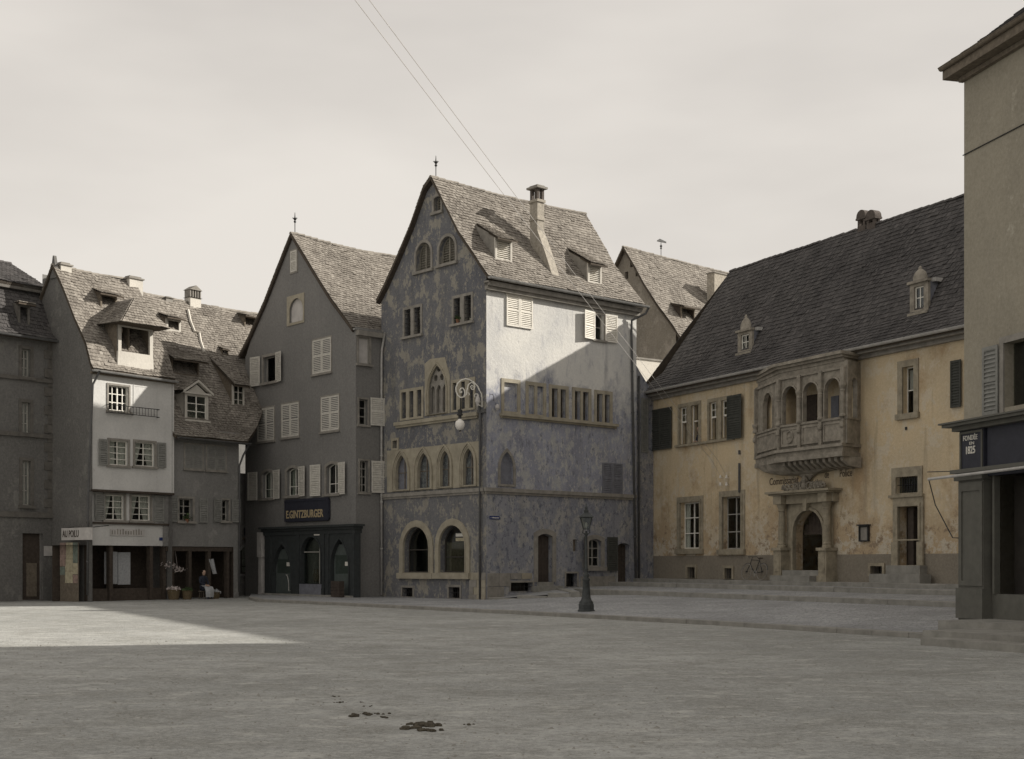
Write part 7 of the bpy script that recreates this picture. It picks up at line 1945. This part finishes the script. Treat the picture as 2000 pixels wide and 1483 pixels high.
# ================================================================== PEOPLE (skinned from joint chains)
def skin_person(name, parent, joints, edges, radii, mat):
    me = bpy.data.meshes.new(name); me.from_pydata([tuple(j) for j in joints], edges, [])
    o = bpy.data.objects.new(name, me); COL.objects.link(o); o.parent = parent
    md = o.modifiers.new('skin', 'SKIN'); md.use_smooth_shade = True
    for i, r in enumerate(radii): me.skin_vertices[0].data[i].radius = (r, r) if not isinstance(r, tuple) else r
    me.skin_vertices[0].data[0].use_root = True
    s = o.modifiers.new('sub', 'SUBSURF'); s.levels = 1; s.render_levels = 1
    me.materials.append(mat); return o
def ball(name, parent, c, r, mat, seg=12, flat=1.0, off=(0, 0, 0)):
    m = MB(); prof = [(r * math.sin(t) + .001, -r * math.cos(t) * 1.2) for t in np.linspace(.05, math.pi - .05, 9)]
    m.lathe((c[0], c[1], c[2]), prof, seg); m.v = [tuple(np.array(v)) for v in m.v]
    return build(name, m, mat, parent, smooth=True)
# man looking out of the left police window
uu = (r1[4][1][0] + r1[4][1][1]) / 2; zf = r1[4][1][2] if False else r1[2]
wp = PF.T(uu - .02, -.32, zf - .95)
pm = thing('person', 'person in dark clothes looking out of the upper police station window', 'person', tuple(wp))
def ske(parent, seat, Dx, Dy, pose, cloth, skin='skin', hair='hair', name='body'):
    """Dx right, Dy forward unit vectors (local to parent); pose dict of joints in (right, fwd, up)"""
    X = lambda p: tuple(np.array(Dx) * p[0] + np.array(Dy) * p[1] + np.array([0, 0, 1.]) * p[2])
    names = list(pose['j'].keys()); idx = {n: i for i, n in enumerate(names)}
    return skin_person(name, parent, [X(pose['j'][n]) for n in names], [(idx[a], idx[b]) for a, b in pose['e']], [pose['r'][n] for n in names], M[cloth]), X
def add_head(parent, X, c, lookdown=0):
    hx = np.array(X(c)) + np.array(root_loc(parent))
    f = np.array(X((0, 1, 0))); r = np.array(X((1, 0, 0)))
    m = MB(); T = lambda a, b, c2: hx + r * a + f * b + np.array([0, 0, c2])
    m.lathe((0, 0, 0), [(.03, -.13), (.055, -.11), (.068, -.06), (.078, 0), (.08, .05), (.065, .1), (.03, .125)], 14, lambda a, b, c2: T(a, b * 1.15, c2))
    m.add([(-.014, .085, .01), (.014, .085, .01), (.016, .112, -.035), (-.016, .112, -.035), (0, .085, .03), (0, .085, -.045)], [(0, 3, 4), (1, 4, 2), (4, 3, 2), (3, 5, 2), (0, 5, 3), (1, 2, 5)], T)
    for s in (-1, 1): m.lathe((0, 0, 0), [(.008, -.03), (.016, 0), (.008, .03)], 6, lambda a, b, c2, s=s: T(s * .08 + a * .5, b, c2 - .005))
    hd = build('head', m, M['skin'], parent, smooth=True)
    m = MB()
    for s in (-1, 1): m.lathe((0, 0, 0), [(.002, -.008), (.01, 0), (.002, .008)], 6, lambda a, b, c2, s=s: T(s * .03 + a, .083 + b * .3, c2 + .012))
    m.box(lambda a, b, c2: T(a, b, c2), -.02, .02, .08, .086, -.068, -.062); build('eyes_and_mouth', m, M['hair'], hd)
    m = MB(); m.lathe((0, 0, 0), [(.083, .0), (.088, .05), (.074, .11), (.035, .138)], 14, lambda a, b, c2: T(a, b * 1.1 - .018, c2)); build('hair', m, M['hair'], hd, smooth=True)
def hand(parent, X, w, d, up=(0, 0, 1)):
    """five short bent finger chains and a palm at wrist w, pointing along d"""
    w = np.array(w, float); d = np.array(d, float) / np.linalg.norm(d); s = np.cross(d, up); s /= np.linalg.norm(s); n = np.cross(s, d)
    m = MB(); P = lambda a, b, c: np.array(X(tuple(w + d * a + s * b + n * c))) + root_loc(parent)
    m.tube([P(-.02, 0, 0), P(.03, 0, 0), P(.08, 0, 0), P(.095, 0, 0)], [.026, .034, .038, .03], 8)
    for b, L in ((-.03, .06), (-.01, .075), (.01, .07), (.03, .055)): m.tube([P(.08, b, 0), P(.08 + L * .5, b * 1.1, -.006), P(.08 + L * .85, b * 1.1, -.03)], [.010, .009, .007], 6)
    m.tube([P(.02, -.03, 0), P(.05, -.055, -.008), P(.075, -.06, -.02)], [.012, .011, .008], 6)
    build('hand', m, M['skin'], parent, smooth=True)
Dx, Dy = PF.e, PF.n
bust = {'j': {'pelvis': (0, 0, .75), 'waist': (0, .02, .95), 'chest': (0, .05, 1.18), 'neck': (0, .08, 1.38), 'headb': (0, .1, 1.45), 'shr': (.18, .06, 1.3), 'elr': (.24, .16, 1.06), 'wrr': (.12, .33, 1.0), 'shl': (-.18, .06, 1.3), 'ell': (-.24, .16, 1.06), 'wrl': (-.1, .33, 1.0), 'hr': (.1, 0, .68), 'kr': (.1, .02, .4), 'fr': (.1, 0, .06), 'hl': (-.1, 0, .68), 'kl': (-.1, .02, .4), 'fl': (-.1, 0, .06)},
        'e': [('pelvis', 'waist'), ('waist', 'chest'), ('chest', 'neck'), ('neck', 'headb'), ('chest', 'shr'), ('shr', 'elr'), ('elr', 'wrr'), ('chest', 'shl'), ('shl', 'ell'), ('ell', 'wrl'), ('pelvis', 'hr'), ('hr', 'kr'), ('kr', 'fr'), ('pelvis', 'hl'), ('hl', 'kl'), ('kl', 'fl')],
        'r': {'pelvis': .14, 'waist': .13, 'chest': .15, 'neck': .055, 'headb': .05, 'shr': .075, 'elr': .05, 'wrr': .035, 'shl': .075, 'ell': .05, 'wrl': .035, 'hr': .09, 'kr': .065, 'fr': .05, 'hl': .09, 'kl': .065, 'fl': .05}}
bust['j'] = {k: (v[0] * .8, v[1] * .8, v[2]) for k, v in bust['j'].items()}
b_, X = ske(pm, None, Dx, Dy, bust, 'clothdark'); add_head(pm, X, (0, .11, 1.56))
for s in (1, -1): hand(pm, X, (s * .09, .27, 1.0), (-s * .5, .8, 0))
# seated vendor with pale apron before the grey house
vp = GF.T(GF.uz(381, 1150)[0], .55, 0)
pv = thing('person', 'seated street vendor in dark bodice and long pale apron before the grey house shop', 'person', tuple(vp))
seat = {'j': {'pelvis': (0, 0, .5), 'waist': (0, .02, .68), 'chest': (0, .05, .9), 'neck': (0, .08, 1.08), 'headb': (0, .1, 1.14), 'shr': (.17, .05, 1.02), 'elr': (.24, .12, .78), 'wrr': (.08, .34, .68), 'shl': (-.17, .05, 1.02), 'ell': (-.24, .12, .78), 'wrl': (-.08, .34, .68), 'hr': (.1, .05, .48), 'kr': (.13, .45, .5), 'fr': (.12, .5, .08), 'tr': (.13, .64, .05), 'hl': (-.1, .05, .48), 'kl': (-.13, .45, .5), 'fl': (-.12, .5, .08), 'tl': (-.13, .64, .05)},
        'e': bust['e'] + [('fr', 'tr'), ('fl', 'tl')], 'r': dict(bust['r'], tr=.035, tl=.035, fr=.045, fl=.045, kr=.075, kl=.075)}
b_, X = ske(pv, None, -GF.e, GF.n, seat, 'clothdark'); add_head(pv, X, (0, .11, 1.25))
for s in (1, -1): hand(pv, X, (s * .07, .34, .66), (-s * .4, .8, -.2))
m = MB(); P = lambda a, b, c: np.array(X((a, b, c))) + root_loc(pv)
rows = [(.16, .16, .66), (.2, .3, .60), (.24, .5, .58), (.25, .6, .45), (.24, .62, .25), (.23, .61, .1)]
b0 = 0
for (w_, y, z) in rows:
    for i in range(9): f = i / 8 * 2 - 1; m.v.append(tuple(P(f * w_, y - abs(f) * .06, z + .015 * math.cos(i * 2.2))))
for j in range(len(rows) - 1):
    for i in range(8): q = j * 9 + i; m.f.append((q, q + 1, q + 10, q + 9))
build('apron', m, M['cloth'], pv, smooth=True)
st_ = thing('wooden_stool', 'low wooden stool under the seated vendor', 'stool', tuple(vp))
m = MB(); m.lathe((vp[0], vp[1], 0), [(.19, .34), (.2, .36), (.2, .38), (.18, .39)], 12); build('seat', m, M['wood'], st_)
for k in range(4):
    t = k * math.pi / 2 + .6; m = MB(); m.tube([(vp[0] + .12 * math.cos(t), vp[1] + .12 * math.sin(t), .35), (vp[0] + .17 * math.cos(t), vp[1] + .17 * math.sin(t), 0)], .018, 6); build('leg', m, M['wood'], st_)

# ================================================================== WARES before the dark shop
def basket(x, y, r, h, lbl, fill, n=26):
    u, z = GF.uz(x, 1150); p = GF.T(u, y, 0)
    t = thing('wicker_basket', lbl, 'basket', tuple(p), 'baskets before the dark shop')
    m = MB(); m.lathe((p[0], p[1], 0), [(r * .75, 0), (r * .9, h * .5), (r, h), (r * .95, h), (r * .8, h * .6)], 14); bb = build('basket_body', m, M['wicker'], t)
    m = MB(); m.tube([(p[0] + r * math.cos(a), p[1] + r * math.sin(a), h) for a in np.linspace(0, 6.283, 17)[:-1]], .02, 5, closed=True); build('rim', m, M['wicker'], t)
    m = MB()
    for k in range(n):
        a, q = random.uniform(0, 6.28), r * math.sqrt(random.random()) * .95; c = np.array([p[0] + q * math.cos(a), p[1] + q * math.sin(a), h + random.uniform(-.02, .2) * (1.2 - q / r)])
        s = random.uniform(.03, .055)
        for v in range(3):
            d1 = np.random.normal(size=3) * s; d2 = np.random.normal(size=3) * s; m.quad(c + d1, c + d2, c - d1, c - d2)
    build('contents', m, M[fill], t, 'stuff')
basket(330, .35, .3, .45, 'wicker basket of pale flowers at the left end of the vendor row', 'flower', 40)
basket(352, .5, .26, .4, 'wicker basket of green leaves between flowers and vendor', 'leaf', 40)
basket(404, .55, .3, .3, 'low wicker basket of pale cloth right of the seated vendor', 'cloth', 40)
for (x, yt, w_, h_, tilt, lbl, mt) in ((413, 1092, .3, .75, .3, 'pale cloth hanging askew at the right of the dark shop opening', 'cloth'),):
    p = GF.T(GF.uz(x, 1100)[0], -.02, GF.uz(x, yt)[1]); m = MB()
    n = 6; T = lambda a, b, c: GF.T(GF.uz(x, 1100)[0] + a * math.cos(tilt) + c * math.sin(-tilt), -.02 + b, GF.uz(x, yt)[1] + c * math.cos(tilt) + a * math.sin(tilt) * .3)
    for j in range(5):
        for i in range(n): m.v.append(tuple(T(-w_ / 2 + w_ * i / (n - 1), .025 * math.sin(i * 1.9 + j * .4), -h_ * j / 4)))
    for j in range(4):
        for i in range(n - 1): q = j * n + i; m.f.append((q, q + 1, q + n + 1, q + n))
    tag(build('hanging_cloth', m, M[mt], loc=tuple(p)), lbl, 'cloth')
for (x, y0, lbl) in ((330, 1105, 'bunch of pale paper flowers, upper left in the dark shop opening'), (345, 1112, 'smaller bunch of pale flowers hanging beside the larger bunch')):
    u, z = GF.uz(x, y0); p = GF.T(u, .05, z); m = MB()
    for k in range(60):
        a = np.random.normal(size=3) * np.array([.17, .12, .08]); s = .035; c = p + a
        d1, d2 = np.random.normal(size=3) * s, np.random.normal(size=3) * s; m.quad(c + d1, c + d2, c - d1, c - d2)
    m.tube([p + np.array([0, 0, .1]), GF.T(u, -.1, zg2 - .22)], .008, 4)
    tag(build('flower_bunch', m, M['flower'], loc=tuple(p)), lbl, 'flowers')
# flower pots on sills
def flowerpot(p, lbl, s=1.0):
    t = thing('flower_pot', lbl, 'flower pot', tuple(p)); m = MB(); m.lathe(tuple(p), [(.06 * s, 0), (.09 * s, .14 * s), (.1 * s, .14 * s), (.1 * s, .17 * s), (.08 * s, .16 * s)], 10); build('pot', m, M['pot'], t)
    m = MB()
    for k in range(50):
        c = np.array(p) + np.array([0, 0, .25 * s]) + np.random.normal(size=3) * np.array([.08, .08, .07]) * s; d1, d2 = np.random.normal(size=3) * .03 * s, np.random.normal(size=3) * .03 * s; m.quad(c + d1, c + d2, c - d1, c - d2)
    build('foliage', m, M['leaf'], t, 'stuff')
flowerpot(F.T(wr3r[1] - .35, .06, wr3r[2] - .02), 'small potted plant on the right upper window sill of the painted gable')
a = GF.rect(349, 376.5, 974, 1018); flowerpot(GF.T((a[0] + a[1]) / 2, .1, a[2] - .08), 'potted plant on the open window sill of the grey house', 1.0)

# ================================================================== DUNG and clods on the square
def clods(pts, lbl, s0):
    P0 = gz(*pts[0][:2], 0); m = MB()
    for (x, y, s, n) in pts:
        c0 = gz(x, y, 0)
        for k in range(n):
            r = s * random.uniform(.25, .6); c = c0 + np.array([random.gauss(0, s * 1.1), random.gauss(0, s * .9), r * .25]); seg = 7; b = len(m.v)
            for j, (rr_, zz) in enumerate(((1, -.3), (.9, .2), (.5, .5))):
                for i in range(seg): t = 6.283 * i / seg + j; q = r * rr_ * random.uniform(.7, 1.25); m.v.append((c[0] + q * math.cos(t), c[1] + q * math.sin(t), max(0.002, c[2] + r * zz)))
            for j in range(2):
                for i in range(seg): m.f.append((b + j * seg + i, b + j * seg + (i + 1) % seg, b + (j + 1) * seg + (i + 1) % seg, b + (j + 1) * seg + i))
            m.f.append(tuple(b + 2 * seg + i for i in range(seg)))
    o = build('dung_heap', m, M['dung'], loc=(P0[0], P0[1], 0)); o['kind'] = 'stuff'; tag(o, lbl, 'dung')
clods([(820, 1418, .09, 16), (798, 1424, .07, 10), (840, 1428, .07, 8)], 'largest scatter of dark horse dung, nearest the camera', .1)
clods([(732, 1396, .06, 12), (682, 1399, .06, 8), (745, 1402, .04, 5), (720, 1380, .03, 4)], 'middle scatter of dark dung lumps on the square', .1)
clods([(660, 1373, .04, 5), (652, 1361, .03, 3), (708, 1372, .03, 3), (635, 1374, .02, 2)], 'small scatter of dung crumbs behind the middle one', .1)
clods([(909, 1417, .045, 3)], 'single small dark lump right of the dung scatters', .1)

# ================================================================== loose grit on the square
rs_ = np.random.RandomState(11)
m = MB(); NG = 5200
Yg = 6.0 + 24.0 * rs_.rand(NG) ** 1.25; Xg = (rs_.rand(NG) - .5) * (Yg * .86 + 2)
for x, y in zip(Xg, Yg):
    r0 = .006 + .012 * rs_.rand() ** 2 + (.012 if rs_.rand() < .02 else 0); b = len(m.v); a0 = rs_.rand() * 6.28
    for k in range(5): t = a0 + 1.2566 * k; q = r0 * (.7 + .6 * rs_.rand()); m.v.append((x + q * math.cos(t) * 1.2, y + q * math.sin(t), 0.0))
    m.v.append((x + r0 * .3, y, r0 * .8)); m.v.append((x - r0 * .3, y, r0 * .7))
    m.f += [(b, b + 1, b + 5), (b + 1, b + 2, b + 5), (b + 2, b + 6, b + 5), (b + 2, b + 3, b + 6), (b + 3, b + 4, b + 6), (b + 4, b, b + 5, b + 6)]
gr_ = build('gravel', m, M['step']); gr_['kind'] = 'stuff'; tag(gr_, 'loose grit and small stones scattered over the open square', 'gravel')
